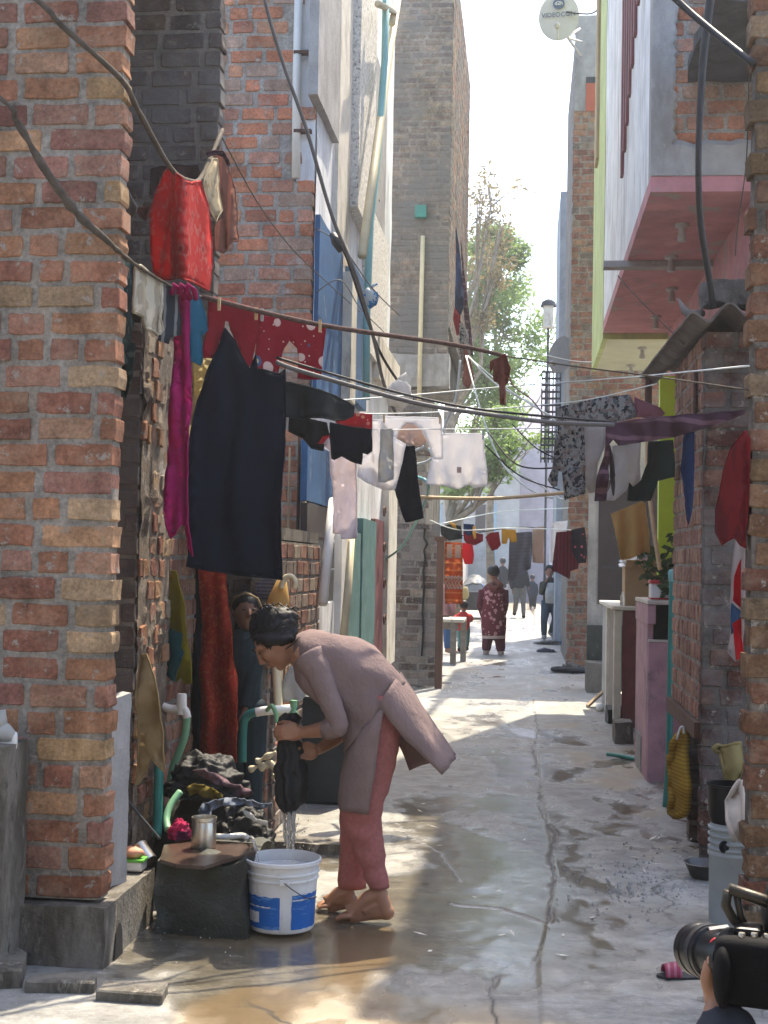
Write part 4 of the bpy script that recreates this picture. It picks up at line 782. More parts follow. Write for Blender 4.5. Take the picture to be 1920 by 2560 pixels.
sheet('white_shirt',zc('C',[(958,1390),(1000,1385),(1205,1385),(1208,1480),(1225,1620),(1228,1690),(1150,1705),(1120,1680),(1060,1710),(1000,1700),(980,1690),(870,1685),(885,1610),(905,1530),(955,1530)]),8.7,'c_white','white short sleeved shirt upside down on the line','shirt',.02,.08,group=G2)
b=MB(); P=at(1148,1175,8.66); b.box((P.x-.014,P.y-.012,P.z-.018),(P.x+.014,P.y-.002,P.z+.018)); b.build('care_tag',mt('c_peach'),COL.objects['white_shirt'])
sheet('small_scarf',zc('O',[(735,570),(775,580),(770,650),(775,700),(765,745),(785,770),(755,795),(735,780),(715,740),(712,640)]),11.0,'c_ragbrown','small dark red rag on a wire high by the whitewashed house','rag',.03,.06,group=G2)
sheet('brown_rag',[(1250,893),(1262,885),(1275,920),(1268,955),(1262,960),(1263,1015),(1252,1012),(1250,965),(1245,955),(1236,952),(1234,912),(1226,930),(1227,905)],6.75,'c_ragbrown','brown and peach rag knotted at the end of the clothes pole','rag',.03,.04,sp=.014,group=G2)
# clothes high on the tower side
G3='clothes hanging off the grey tower side'
for (pts,Y,m_,lab) in [([(1140,570),(1150,640),(1160,760),(1150,790),(1138,780),(1140,680)],15.6,'c_blue','blue and white cloth high on the tower side'),
 ([(1137,770),(1150,790),(1152,835),(1142,838),(1134,800)],15.4,'c_red','small red cloth on the tower side'),
 ([(1152,600),(1162,700),(1178,840),(1182,890),(1170,880),(1160,780)],15.7,'c_plum','long plum cloth hanging off the tower side'),
 ([(1150,800),(1170,830),(1180,940),(1175,968),(1158,975),(1148,880)],15.2,'c_camo','grey and red bundled cloth at the foot of the overhang'),
 ([(1160,860),(1176,900),(1186,950),(1170,970),(1158,960)],15.0,'c_ragbrown','ragged brown cloth end where the wires gather')]:
    sheet('hanging_cloth',pts,Y,m_,lab,'cloth',.05,.12,sp=.05,group=G3)
# bags on wires
def bag(name,px,py,Y,rx,rz,mat,lab,sd=1):
    b=MB(); P=at(px,py,Y); b.ell(P,(rx,rx*.7,rz),None,18,12,.35,2.2,sd); b.tube([P+V(0,0,rz*.8),P+V(.01,0,rz*1.15),P+V(.05,0,rz*1.5)],[rx*.35,rx*.18,.01],8); o=b.build(name,mt(mat),smooth=True); return tag(o,lab,'bag')
bag('plastic_bag',997,985,8.8,.085,.09,'c_polybag','white plastic bag with red print caught on the black cable',3)
bag('plastic_bag',925,745,9.6,.06,.07,'c_bluebag','blue and white plastic bag hanging by the blue wall',8)
# right hand side laundry
G4='laundry on the right side lines'
sheet('camouflage_shirt',zc('D',[(295,1085),(450,1055),(620,1020),(760,1008),(790,1080),(800,1150),(650,1190),(600,1195),(480,1200),(475,1400),(470,1640),(345,1680),(330,1500),(300,1490),(290,1590),(270,1600),(235,1550),(265,1480),(280,1300),(300,1250)]),(8.4,8.0),'c_camo','grey camouflage shirt hung over the line on the right','shirt',.03,.12,group=G4)
sheet('lace_towel',zc('D',[(475,1205),(610,1200),(600,1330),(550,1450),(540,1630),(510,1640),(485,1600),(480,1400)]),7.4,'c_lace','pale lace towel beside the camouflage shirt','towel',.02,.07,group=G4)
sheet('dark_scarf',zc('D',[(615,1195),(700,1180),(900,1155),(1180,1130),(1510,1105),(1500,1125),(1330,1190),(1170,1240),(1000,1280),(800,1310),(690,1330),(655,1290),(620,1330),(625,1450),(610,1685),(540,1685),(560,1520),(600,1400)]),(6.65,6.95),'c_plum','long plum scarf knotted along the black cable','scarf',.03,.10,group=G4,asp=1.2)
sheet('torn_ribbon',zc('D',[(630,1330),(650,1400),(665,1520),(660,1650),(650,1610),(640,1500),(628,1400)]),6.7,'c_brown','thin torn dark ribbon hanging from the plum scarf','ribbon',.02,.05,sp=.012,group=G4)
sheet('ragged_towel',zc('D',[(650,1335),(830,1310),(825,1450),(835,1550),(790,1590),(760,1560),(740,1620),(660,1685),(600,1685),(640,1600),(655,1500)]),7.2,'c_lace','ragged pale towel with torn hem under the plum scarf','towel',.03,.08,group=G4)
sheet('green_trousers',zc('D',[(885,1310),(1040,1300),(1045,1450),(1040,1540),(940,1560),(930,1600),(900,1685),(750,1685),(760,1580),(840,1560),(880,1450)]),8.2,'c_darkgreen','dark green trousers behind the plum scarf','trousers',.03,.10,group=G4)
sheet('pink_cloth',zc('D',[(795,1020),(960,1090),(990,1120),(960,1150),(805,1140)]),8.0,'c_pink','dusty pink cloth on the line by the hut','cloth',.02,.09,group=G4)
sheet('navy_strip',zc('D',[(1120,1255),(1180,1245),(1178,1400),(1170,1685),(1160,1760),(1140,1840),(1120,1720),(1115,1600),(1100,1480)]),6.9,'c_blue','narrow navy strip of cloth against the brick hut','cloth',.02,.06,group=G4)
sheet('red_cloth',[(1862,1078),(1872,1100),(1870,1290),(1866,1368),(1852,1360),(1838,1342),(1808,1360),(1792,1330),(1795,1290),(1800,1250),(1808,1180),(1830,1120)],(5.5,4.96),'c_crimson','bright red cloth hanging on the right brick pillar','cloth',.03,.06,group=G4)
sheet('striped_flag_cloth',[(1840,1345),(1862,1365),(1860,1480),(1855,1640),(1835,1650),(1822,1630),(1830,1560),(1828,1500),(1832,1420)],(6.3,5.9),'c_flag','pale grey and red striped cloth hanging below the red one','cloth',.02,.05,group=G4)
for nm,pts,m_ in (('stripe',[(1838,1440),(1852,1400),(1858,1430),(1856,1520),(1834,1500)],'c_bright_red'),('stripe',[(1832,1560),(1854,1545),(1853,1640),(1838,1648)],'c_bright_red'),('stripe',[(1829,1510),(1852,1530),(1850,1560),(1830,1585)],'c_bluetowel')):
    sheet(nm,pts,5.98,m_,parent=COL.objects['striped_flag_cloth'],amp=.01)
# far laundry
G5='small clothes on the far lines'
for nm,k,pts,Y,m_,lab in [
 ('dark_cloth','F',[(435,420),(500,405),(590,415),(600,510),(500,525),(440,480)],15.0,'c_darkgrey','dark slate cloth next to the brown gate post'),
 ('yellow_rag','F',[(500,385),(545,400),(560,440),(530,420)],14.9,'c_yellow','yellow rag tied on the line above the dark slate cloth'),
 ('blue_cloth','F',[(612,400),(690,405),(705,470),(640,490),(612,450)],16.5,'c_blue','blue cloth on the far line beside the red ones'),
 ('yellow_rag','F',[(685,415),(700,420),(707,505),(695,515),(683,470)],16.4,'c_yellow','narrow yellow rag between blue and red clothes'),
 ('red_cloth','F',[(610,460),(760,480),(760,530),(700,560),(640,555),(615,520)],16.6,'c_red','red striped top on the far line'),
 ('red_shirt','F',[(605,545),(680,560),(690,640),(680,705),(620,705),(600,640)],16.0,'c_bright_red','bright red shirt hanging low on the far line'),
 ('red_shirt','F',[(780,500),(815,470),(880,460),(895,560),(870,590),(830,605),(805,560)],17.0,'c_red','small dark red shirt with white ribbon'),
 ('orange_shorts','F',[(905,440),(1010,445),(1018,535),(975,540),(955,500),(940,550),(905,550)],18.0,'c_yellow','orange yellow shorts on the far line'),
 ('printed_shawl','F',[(965,540),(980,470),(1135,460),(1138,600),(1125,740),(1000,815),(950,840),(960,700)],19.0,'c_shawl','large grey patterned shawl hung on the far line'),
 ('peach_towel','F',[(1145,430),(1228,420),(1228,700),(1145,695),(1140,600)],18.8,'c_peach','peach towel hung to the right of the grey shawl'),
 ('white_sheet','F',[(1292,385),(1408,375),(1400,455),(1330,470),(1300,640),(1290,700),(1278,690),(1285,500)],18.5,'c_white','white sheet on the far line near the right tower'),
 ('maroon_dress','F',[(1325,465),(1440,455),(1440,600),(1495,690),(1490,740),(1430,760),(1425,820),(1350,780),(1330,770),(1290,760),(1310,600)],17.5,'c_maroon','maroon dress hanging in front of the right tower'),
 ('floral_cloth','F',[(1440,445),(1540,425),(1560,620),(1550,695),(1490,700),(1445,600)],17.2,'c_blackfloral','black cloth with pink flowers beside the maroon dress'),
 ('orange_banner','F',[(468,540),(600,545),(606,800),(605,1010),(470,1010),(465,800)],19.2,'c_orange','orange cloth banner with pale motifs on the left of the lane'),
]: sheet(nm,zc(k,pts),Y,m_,lab,'cloth',.03,.14,sp=.05,group=G5)
ban=COL.objects['orange_banner']
for (x0,x1,y0,y1) in [(482,525,555,660),(545,590,560,660),(470,604,805,812),(470,604,885,892)]:
    p=at(960+x0/3.072,1180+y1/3.072,19.1);q=at(960+x1/3.072,1180+y0/3.072,19.1); b=MB(); b.box((p.x,p.y,p.z),(q.x,p.y+.01,q.z)); b.build('pale_motif',mt('c_peach'),ban)
for i in range(5):
    p=at(960+(482+i*25)/3.072,1180+850/3.072,19.1); b=MB(); b.tube([p+V(-.03,0,.09),p+V(.03,0,.05),p+V(-.02,0,0),p+V(.03,0,-.09)],.014,5); b.build('pale_motif',mt('c_peach'),ban)
# curtains at the shed doorway
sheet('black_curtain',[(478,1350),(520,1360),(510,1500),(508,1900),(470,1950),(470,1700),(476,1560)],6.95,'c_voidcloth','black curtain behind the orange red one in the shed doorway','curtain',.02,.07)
sheet('red_curtain',zc('H',[(755,40),(970,60),(1000,400),(1045,750),(1080,1100),(1100,1450),(1110,1720),(770,1720),(750,1500),(745,1100),(765,750),(765,400)]),6.75,'c_curtain','orange red curtain hanging in the shed doorway','curtain',.045,.11,sp=.02)
sheet('mustard_garment',zc('H',[(480,90),(555,100),(600,250),(640,400),(650,600),(665,800),(685,1060),(605,1075),(580,1020),(540,1055),(500,1010),(450,985),(480,800),(490,500)]),6.45,'c_mustard','mustard and teal garment hung on the inner brick wall','garment',.02,.07)
sheet('teal_part',zc('H',[(465,590),(600,640),(590,760),(615,800),(560,960),(545,1050),(450,970),(500,830),(465,750)]),6.42,'c_petrol',parent=COL.objects['mustard_garment'],amp=.015)
sheet('gunny_sack',zc('H',[(245,825),(300,815),(330,900),(380,1060),(410,1250),(420,1500),(435,1850),(400,1800),(330,1720),(290,1800),(230,1930),(205,1950),(215,1700),(235,1350),(225,1100)]),5.72,'c_sack','crumpled brown sack cloth hanging on the crumbling wall','sack',.022,.07,asp=3)
sheet('white_rag',[(735,1660),(752,1655),(765,1730),(752,1752),(710,1752),(700,1745),(715,1690)],7.2,'c_greywhite','grey white cloth hanging behind the washing woman','cloth',.02,.08)
b=MB(); P=at(1395,1320,12); 
sheet('yellow_sheet',zc('K',[(455,265),(690,165),(715,180),(745,400),(750,560),(720,545),(600,600),(530,610)]),9.9,'c_yellowsheet','faded yellow sheet hung above the cardboard box','sheet',.02,.12)

# clothes pegs on the pole and lines
M('peg_wood',(.45,.33,.18),rough=.8)
for i,(px,py,Y,m_) in enumerate([(548,756,5.72,'peg_wood'),(640,780,5.9,'peg_wood'),(655,783,5.92,'bluegrey'),(800,811,6.06,'peg_wood'),(1078,1083,8.66,'peg_wood'),(1208,1085,8.66,'bluegrey'),(960,1042,8.26,'peg_wood'),(1100,1045,8.26,'peg_wood')]):
    b=MB(); p=at(px,py,Y-.012); b.box((p.x-.006,p.y-.006,p.z-.035),(p.x-.001,p.y+.006,p.z+.022)); b.box((p.x+.001,p.y-.006,p.z-.035),(p.x+.006,p.y+.006,p.z+.022)); b.box((p.x-.005,p.y-.004,p.z-.005),(p.x+.005,p.y+.004,p.z+.004)); o=b.build('clothes_peg',mt(m_)); tag(o,['peg at the left end of the red leggings','peg at the right end of the red leggings','grey peg where leggings and printed trousers meet','peg at the right end of the printed trousers','peg at the left shoulder of the white shirt','grey peg at the right shoulder of the white shirt','peg at the left of the white vest','peg in the middle of the white vest'][i],'peg','pegs holding the washing')

sheet('plastic_bag',zc('A',[(285,300),(330,330),(390,440),(450,545),(420,580),(340,615),(280,560)]),6.3,(cloth('c_dimbag',(.20,.21,.23),transl=.3,rough=.4) and 'c_dimbag'),'dim grey plastic bag hanging in the dark recess behind the pillar','bag',.06,.08,asp=1.5)  # pale bag dimmed, shade of the recess is in its colour
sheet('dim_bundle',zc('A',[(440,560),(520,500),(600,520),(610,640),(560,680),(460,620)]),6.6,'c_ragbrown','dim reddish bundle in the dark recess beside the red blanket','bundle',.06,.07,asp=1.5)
sheet('dim_cloth',zc('A',[(560,160),(700,130),(1000,120),(1040,240),(960,290),(860,260),(780,190),(640,230),(600,420),(560,400)]),6.85,(cloth('c_dimred',(.045,.022,.024),transl=.05) and 'c_dimred'),'dim red cloth hung at the back of the shadowed room','cloth',.04,.1)  # red darkened to carry the room's shade in the colour
# ================================================================== PEOPLE
M('kurta',(.225,.165,.157),rough=.92,var=.08,scale=6,transl=.12,bump=.55,bs=13,bsx=(1,1,.6),bd=.03,spec=.08)
M('trouser_red',(.38,.145,.135),rough=.9,var=.16,scale=60,transl=.16,bump=.3,bs=240,bd=.003,spec=.1)
M('wet_black',(.008,.009,.011),rough=.55,var=.4,scale=14,bump=.7,bs=60,bd=.008,spec=.35)
M('water',(.9,.93,.95),rough=.03,var=0,bump=.5,bs=30,spec=.5)
def _glass():
    m=bpy.data.materials.new('clear_water'); m.use_nodes=True; p=m.node_tree.nodes['Principled BSDF']
    p.inputs['Base Color'].default_value=(.95,.97,.98,1); p.inputs['Roughness'].default_value=.04; p.inputs['Transmission Weight'].default_value=.75; p.inputs['IOR'].default_value=1.33; p.inputs['Specular IOR Level'].default_value=.9; MATS['clear_water']=m
_glass()
def remeshed(b,name,mat,parent=None,vox=.008,sm=2):
    o=b.build(name,mt(mat),parent,smooth=True)
    r=o.modifiers.new('skin','REMESH'); r.mode='VOXEL'; r.voxel_size=vox; r.use_smooth_shade=True
    if sm: s=o.modifiers.new('smooth','SMOOTH'); s.iterations=sm; s.factor=.5
    return o
def hand(b,wrist,fwd,side,nrm,s=1.0,curl=.6):
    """palm, four curled fingers and a thumb; fwd along the fingers, side towards the thumb, nrm out of the back of the hand"""
    f,sd,n=[Vector(v).normalized() for v in (fwd,side,nrm)]; w=Vector(wrist)
    b.tube([w,w+f*.03*s,w+f*.075*s,w+f*.085*s],[(.022*s,.017*s),(.032*s,.016*s),(.040*s,.015*s),(.03*s,.012*s)],12,up=n)
    for i,(o,L) in enumerate(((.030,.070),(.010,.078),(-.010,.073),(-.029,.058))):
        p=w+f*.08*s+sd*o*s; pts=[p-f*.02*s]; a=0; d=f; 
        for k,fr in enumerate((.42,.33,.25)):
            pts.append(pts[-1]+((f*math.cos(a)-n*math.sin(a))*L*s*fr+ (f*.02*s if k==0 else Vector()))); a+=curl*(1.0+.1*i)
        pts.append(pts[-1]+(f*math.cos(a)-n*math.sin(a))*L*s*.2)
        b.tube(pts,[.0095*s,.0095*s,.0088*s,.0078*s,.005*s],8)
    t=w+f*.03*s+sd*.028*s; b.tube([w+f*.015*s+sd*.012*s,t+sd*.012*s,t+f*.03*s+sd*.022*s-n*.012*s*curl*2,t+f*.055*s+sd*.016*s-n*.02*s*curl*2],[.014*s,.0125*s,.0105*s,.007*s],8)
# ------------------------------------------------------------ the washing woman
YW=5.85
def P(px,py,dy=0): return at(px,py,YW+dy)
wo=empty('person',gr(900,2300),'barefoot woman in mauve kurta and red trousers bending to wring wet cloth over a bucket','person')
fd=Vector((-.62,-.10,-.78)).normalized(); ud=Vector((-.78,0,.62)); ud=(ud-fd*ud.dot(fd)).normalized(); yd=ud.cross(fd).normalized()
if yd.y<0: yd=-yd
HR=Matrix((fd,yd,ud)).transposed(); hc=P(690,1598)
hp=lambda f,y,u: hc+fd*f+yd*y+ud*u
b=MB()
b.ell(hc,(.092,.073,.108),HR,20,14); b.ell(hp(.035,0,-.055),(.058,.056,.062),HR,16,12); b.ell(hp(.073,0,-.090),(.024,.026,.022),HR,12,10)
b.tube([hp(.088,0,.030),hp(.104,0,.005),hp(.119,0,-.018),hp(.098,0,-.030)],[.009,.0115,.0145,.009],10)
for s in (-1,1):
    b.ell(hp(.066,s*.038,-.022),(.030,.028,.030),HR,12,8); b.ell(hp(-.008,s*.076,-.012),(.020,.009,.031),HR,10,8)
    b.ell(hp(.078,s*.034,.030),(.018,.030,.011),HR,10,8); b.ell(hp(.106,s*.012,-.022),(.010,.009,.009),HR,8,6)
b.ell(hp(.094,0,-.050),(.013,.026,.009),HR,10,8); b.ell(hp(.090,0,-.064),(.013,.023,.008),HR,10,8)
b.tube([hp(-.05,0,-.06),P(716,1618),P(742,1620),P(775,1632)],[.050,.048,.052,.07],14)
b.tube([P(752,1622),P(800,1655),P(850,1690),P(900,1740),P(938,1790)],[(.075,.15),(.10,.165),(.098,.145),(.095,.14),(.10,.155)],18,up=(0,1,0))
# legs and feet
def leg(dy,hip,kn,an,heel,ball,toe,lift=0):
    b.tube([P(*hip,dy),P((hip[0]+kn[0])/2-2,(hip[1]+kn[1])/2,dy),P(*kn,dy),P((kn[0]+an[0])/2+6,(kn[1]+an[1])/2-15,dy),P(*an,dy),lerp(P(*an,dy),P(*heel,dy),.55),P(heel[0]-2,heel[1]-4,dy)],[.072,.060,.044,.042,.033,.034,.031],14)
    hb=P(*heel,dy); bb=P(*ball,dy); tt=P(*toe,dy); hb.z=.036; bb.z=.022; tt.z=.014; A=P(*an,dy)
    b.ell(hb,(.036,.030,.034),None,12,8)
    b.tube([A+V(.006,0,-.01),lerp(A,bb,.42)+V(0,0,.004),lerp(A,bb,.78)+V(0,0,-.002),bb],[(.034,.036),(.032,.036),(.030,.028),(.042,.020)],12,up=(0,1,0))
    b.tube([hb,lerp(hb,bb,.5),bb],[(.029,.030),(.033,.020),(.042,.018)],12,up=(0,1,0))
    mid=lerp(lerp(A,bb,.30),lerp(hb,bb,.30),.5); b.tube([lerp(A,hb,.6),mid,lerp(hb,bb,.62)+V(0,0,.012)],[(.034,.030),(.034,.031),(.030,.030)],12,up=(0,1,0)); b.tube([lerp(A,hb,.8)+V(-.01,0,-.005),lerp(hb,bb,.45)+V(0,0,.012)],[(.030,.028),(.028,.026)],12,up=(0,1,0))
    d=(tt-bb); 
    for i,(o,L,r) in enumerate(((-.030,1.0,.0125),(-.013,1.02,.0095),(.002,.94,.009),(.016,.83,.0085),(.029,.70,.0085))):
        o2=o if dy<0 else -o
        q=bb+V(.0,o2*1.0,-.004); b.tube([q-d*.3,q+d*.5*L+V(0,o2*.15,.003),q+d*L+V(0,o2*.2,-.004)],[r*1.15,r,r*.75],8)
leg(-.085,(948,1790),(905,2030),(947,2226),(966,2283),(874,2292),(842,2302))
leg(.06,(930,1790),(893,2030),(866,2222),(876,2268),(818,2284),(790,2294))
# arms and hands
b.tube([P(778,1650,-.15),P(812,1725,-.19),P(848,1808,-.20),P(838,1826,-.19)],[.044,.036,.032,.032],12)
b.tube([P(848,1814,-.20),P(815,1822,-.17),P(775,1829,-.12),P(752,1831,-.10)],[.038,.037,.028,.025],12)
b.tube([P(778,1650,.15),P(820,1740,.18),P(864,1822,.15),P(850,1840,.12)],[.042,.036,.033,.032],12)
b.tube([P(862,1824,.15),P(835,1848,.10),P(806,1868,.04),P(792,1876,.01)],[.035,.033,.025,.023],12)
# near hand closed round the wet cloth: knuckles to the left, fingers wrapping behind it
b.ell(P(735,1832,-.10),(.036,.020,.036),None,14,10); b.tube([P(756,1831,-.10),P(738,1832,-.105),P(722,1832,-.105)],[.025,(.036,.022),(.034,.018)],12,up=(0,1,0))
for i in range(4):
    y=1818+9.2*i; e=(0,-3,-1,5)[i]
    b.tube([P(730,y,-.115),P(708+e,y-1,-.122),P(693+e,y+1,-.105),P(690+e,y+3,-.075),P(700+e,y+4,-.052)],[.0105,.0108,.0100,.0092,.0075],8)
b.tube([P(742,1816,-.11),P(724,1808,-.105),P(707,1806,-.085),P(697,1808,-.068)],[.014,.0125,.011,.008],8)
# far hand gripping lower down
b.ell(P(776,1882,-.005),(.034,.020,.032),None,14,10)
for i in range(4):
    y=1870+8.6*i; e=(2,-2,0,5)[i]
    b.tube([P(778,y,-.015),P(758+e,y-2,-.035),P(746+e,y,-.055),P(738+e,y+2,-.065)],[.0102,.0105,.0095,.0075],8)
b.tube([P(785,1866,-.005),P(768,1859,-.02),P(752,1860,-.035)],[.013,.0115,.008],8)
body=remeshed(b,'body','skin',wo,.0052,2)
# face marks
for s in (-1,1):
    e=MB(); e.tube([hp(.084,s*.055,.036),hp(.100,s*.040,.042),hp(.102,s*.018,.037)],[.002,.004,.003],6); e.build('eyebrow',mt('hair'),wo)
    e=MB(); e.tube([hp(.082,s*.054,.012),hp(.092,s*.036,.009),hp(.092,s*.020,.013)],[.0015,.0035,.002],6); e.build('eyelid',mt('hair'),wo)
e=MB(); e.ell(hp(.103,0,-.050),(.007,.020,.0055),HR,10,6); e.ell(hp(.099,0,-.0625),(.007,.018,.0065),HR,10,6); e.build('lips',mt('lips'),wo,smooth=True)
# hair
b=MB(); b.ell(hp(-.022,0,.024),(.096,.088,.116),HR,26,18,.10,3.2,4)
for s in (-1,1): b.tube([hp(.050,s*.070,.07),hp(.022,s*.084,.02),hp(-.02,s*.084,-.030),hp(-.055,s*.06,-.06)],[.014,.024,.020,.010],10)
b.ell(P(702,1542,0),(.072,.06,.044),None,22,14,.22,3.0,9); b.ell(P(722,1560,.0),(.045,.055,.042),None,16,10,.35,3.4,2)
o=b.build('hair',mt('hair'),wo,smooth=True); r=o.modifiers.new('m','REMESH'); r.mode='VOXEL'; r.voxel_size=.007; r.use_smooth_shade=True
b=MB(); rr=random.Random(5)
for i in range(34):
    x=rr.uniform(648,738); y=1525+ (x-690)**2*.006+rr.uniform(-10,22); p=P(x,y,rr.uniform(-.07,.07)); d=V(rr.uniform(-.028,.03),rr.uniform(-.02,.02),rr.uniform(-.004,.012))
    b.tube([p,p+d+V(0,0,.010),p+d*1.8+V(rr.uniform(-.01,.015),0,-.012)],[.0045,.0035,.0012],5)
for i in range(12):
    x=rr.uniform(612,735); p=P(x,1575+abs(x-672)*.25+rr.uniform(-15,25),-.085); q=p+V(.03,-.004,.03)
    b.tube([p+V(-.03,.02,-.02),p,q,q+V(.03,.03,.01)],[.0012,.0018,.0018,.001],5)
b.build('loose_strands',mt('hair'),o,smooth=True)
# combed strands over the head towards the bun
b=MB(); ec=hp(-.022,0,.024); bd_=V(-.80,0,.42)
for i in range(170):
    y=rr.uniform(-.95,.95); th=rr.uniform(-.5,1.9); d0=Vector((math.cos(th)*math.sqrt(1-y*y),y,math.sin(th)*math.sqrt(1-y*y))); d1=(bd_.normalized()+V(rr.uniform(-.2,.2),rr.uniform(-.25,.25),rr.uniform(-.2,.2))).normalized()
    pts=[]; k_=1.015+rr.uniform(0,.03)
    for j in range(6):
        d=(d0*(1-j/5)+d1*(j/5)).normalized(); q=V(d.x*.096,d.y*.088,d.z*.116)*(k_+.10*max(0,N3(d.x*3.2,d.y*3.2,d.z*3.2,4))); pts.append(ec+fd*q.x+yd*q.y+ud*q.z)
    b.tube(pts,[.0010,.0017,.0019,.0019,.0016,.001],4)
b.build('combed_strands',mt('hair'),o,smooth=True)
# kurta
b=MB(); n=36
def ring(bk,be,hw,dy=0,wr=0,i=0):
    B=P(*bk,dy);E=P(*be,dy); c=(B+E)/2; a=(B-E)/2; out=[]
    for k in range(n):
        t=2*math.pi*k/n; st=math.sin(t); ct=math.cos(t)
        q=c+a*(abs(ct)**.85*(1 if ct>0 else -1))+V(0,1,0)*(-hw*abs(st)**.85*(1 if st>0 else -1))
        q+= (q-c).normalized()*wr*(.018*N3((q.x+q.z)*9,q.y*6,(q.x-q.z)*4,3)+.024*(.5-2*abs(N3((q.x*.5+q.z)*10,q.y*4,(q.x-q.z*.5)*3.0,6)))*(1 if abs(q.y-YW)>.05 else .3)*min(1,i/10)); out.append(q)
    return out
rg=[((744,1584),(736,1650),.060),((752,1580),(738,1672),.10),((768,1577),(745,1705),.155),((800,1576),(765,1735),.185),((845,1581),(795,1760),.185),((890,1596),(822,1784),.175),((930,1618),(845,1808),.168),((965,1645),(858,1834),.168),((995,1676),(864,1856),.175),((1015,1706),(862,1878),.182)]
R2=[]
for i in range(len(rg)-1):
    for j in range(3):
        t=j/3; (b1,e1,h1),(b2,e2,h2)=rg[i],rg[i+1]; R2.append(((lerp(b1[0],b2[0],t),lerp(b1[1],b2[1],t)),(lerp(e1[0],e2[0],t),lerp(e1[1],e2[1],t)),lerp(h1,h2,t)))
R2.append(rg[-1])
b.loft([ring(*r,0,0 if i<2 else 1,i) for i,r in enumerate(R2)],False)
def flap(rows,nu=24,far=(0,0)):
    rs=[]
    L=len(rows); 
    def sm(k,t):
        t=t*(L-1); i=min(int(t),L-2); u=t-i
        a,b_=rows[i],rows[i+1]; return [lerp(a[0][0],b_[0][0],u),lerp(a[0][1],b_[0][1],u),lerp(a[1][0],b_[1][0],u),lerp(a[1][1],b_[1][1],u),lerp(a[2],b_[2],u)]
    def fn(s,t):
        rx,ry,ex,ey,hw=sm(0,t); w=(s-.5)*2
        if w>0: ex+=far[0]*t*w; ey+=far[1]*t*w
        Rp=P(rx,ry);Ep=P(ex,ey); a=w*math.pi/2; q=Ep+(Rp-Ep)*math.cos(a)**.8+V(0,hw*math.sin(a),0)
        q+=V(.016*N3(q.y*18,t*3,1)*t,.022*t*N3(q.x*9,q.z*7,2),.014*t*N3(q.x*10+q.y*12,q.y*14,5))+V(0,.006*N3(q.x*20,q.z*12,2),0); return q
    b.grid(fn,nu,16)
flap([((866,1860),(972,1752),.19),((860,1890),(965,1800),.215),((854,1930),(954,1866),.222),((849,1975),(944,1940),.215),((849,2014),(934,2014),.205)])
flap([((1000,1682),(958,1752),.188),((1028,1722),(985,1790),.20),((1064,1778),(1022,1836),.175),((1102,1838),(1066,1878),.16),((1137,1893),(1111,1922),.15)],24,(-95,18))
# sleeves
for (dy1,dy2,pts) in ((-.15,-.2,[(772,1640),(792,1672),(812,1722),(834,1775),(846,1812),(836,1830)]),(.15,.16,[(772,1640),(795,1680),(820,1735),(846,1785),(864,1822),(856,1838)])):
    pp=[P(x,y,lerp(dy1,dy2,min(1,i/3))) for i,(x,y) in enumerate(pts)]; fine=[]
    for i in range(len(pp)-1):
        for j in range(4): fine.append(lerp(pp[i],pp[i+1],j/4))
    fine.append(pp[-1]); L=len(fine); base=[.074,.062,.051,.045,.043,.040]
    rr_=[lerp(base[min(int(i/4),4)],base[min(int(i/4)+1,5)],(i/4)%1 if i<L-1 else 1)*(1+.035*math.sin(i*1.9)+.06*N3(i*.9,dy1*9,2)) for i in range(L)]
    b.tube(fine,rr_,16,cap=False)
    if dy1<0: e=pp[-2]; b.tube([e,P(828,1822,-.175),P(812,1822,-.165)],[.050,.046,.045],16,cap=False)
    else: e=pp[-2]; b.tube([e,P(848,1838,.12)],[.045,.042],16,cap=False)
ku=b.build('kurta',mt('kurta'),wo,smooth=True); s_=ku.modifiers.new('t','SOLIDIFY'); s_.thickness=.003
e=MB(); e.tube([P(742,1585,-.0),P(752,1600,-.075),P(750,1630,-.085),P(740,1652,-.05)],.004,6); e.build('neckline',mt('kurta'),ku)
# trousers
b=MB()
def tl(rows,dy,hws):
    rs=[]; L=len(rows)
    for i in range(L-1):
        for j in range(4):
            t=j/4; a,c_=rows[i],rows[i+1]; y=lerp(a[0],c_[0],t); l=lerp(a[1],c_[1],t); r=lerp(a[2],c_[2],t); h=lerp(hws[i],hws[i+1],t); rs.append((y,l,r,h))
    rs.append((*rows[-1],hws[-1])); out=[]
    for (y,l,r,h) in rs:
        A=P(l,y,dy);B=P(r,y,dy); c=(A+B)/2; a=(B-A)/2; rg_=[]
        for k in range(26):
            t=2*math.pi*k/26; q=c+a*math.cos(t)+V(0,h*math.sin(t),0); d=(q-c).normalized(); q+=d*(.008*N3(q.x*10,q.y*10,q.z*20,4)+.010*(.5-2*abs(N3(q.x*7+q.z*9,q.y*6,q.z*14-q.x*6,7)))*(.35+.65*math.exp(-((q.z-.45)/.22)**2))); rg_.append(q)
        out.append(rg_)
    b.loft(out,False)
tl([(1735,925,1008),(1790,905,1005),(1850,890,1000),(1905,878,990),(1965,866,974),(2025,851,956),(2062,864,950),(2090,876,955),(2140,896,962),(2185,912,967),(2219,924,972)],-.085,[.085,.085,.085,.08,.075,.068,.062,.058,.052,.048,.046])
tl([(1790,900,1000),(1900,866,975),(1965,857,955),(2025,852,938),(2080,855,926),(2150,851,918),(2219,846,914)],.06,[.085,.085,.08,.07,.062,.055,.05])
tr_=b.build('trousers',mt('trouser_red'),wo,smooth=True); s_=tr_.modifiers.new('t','SOLIDIFY'); s_.thickness=.003
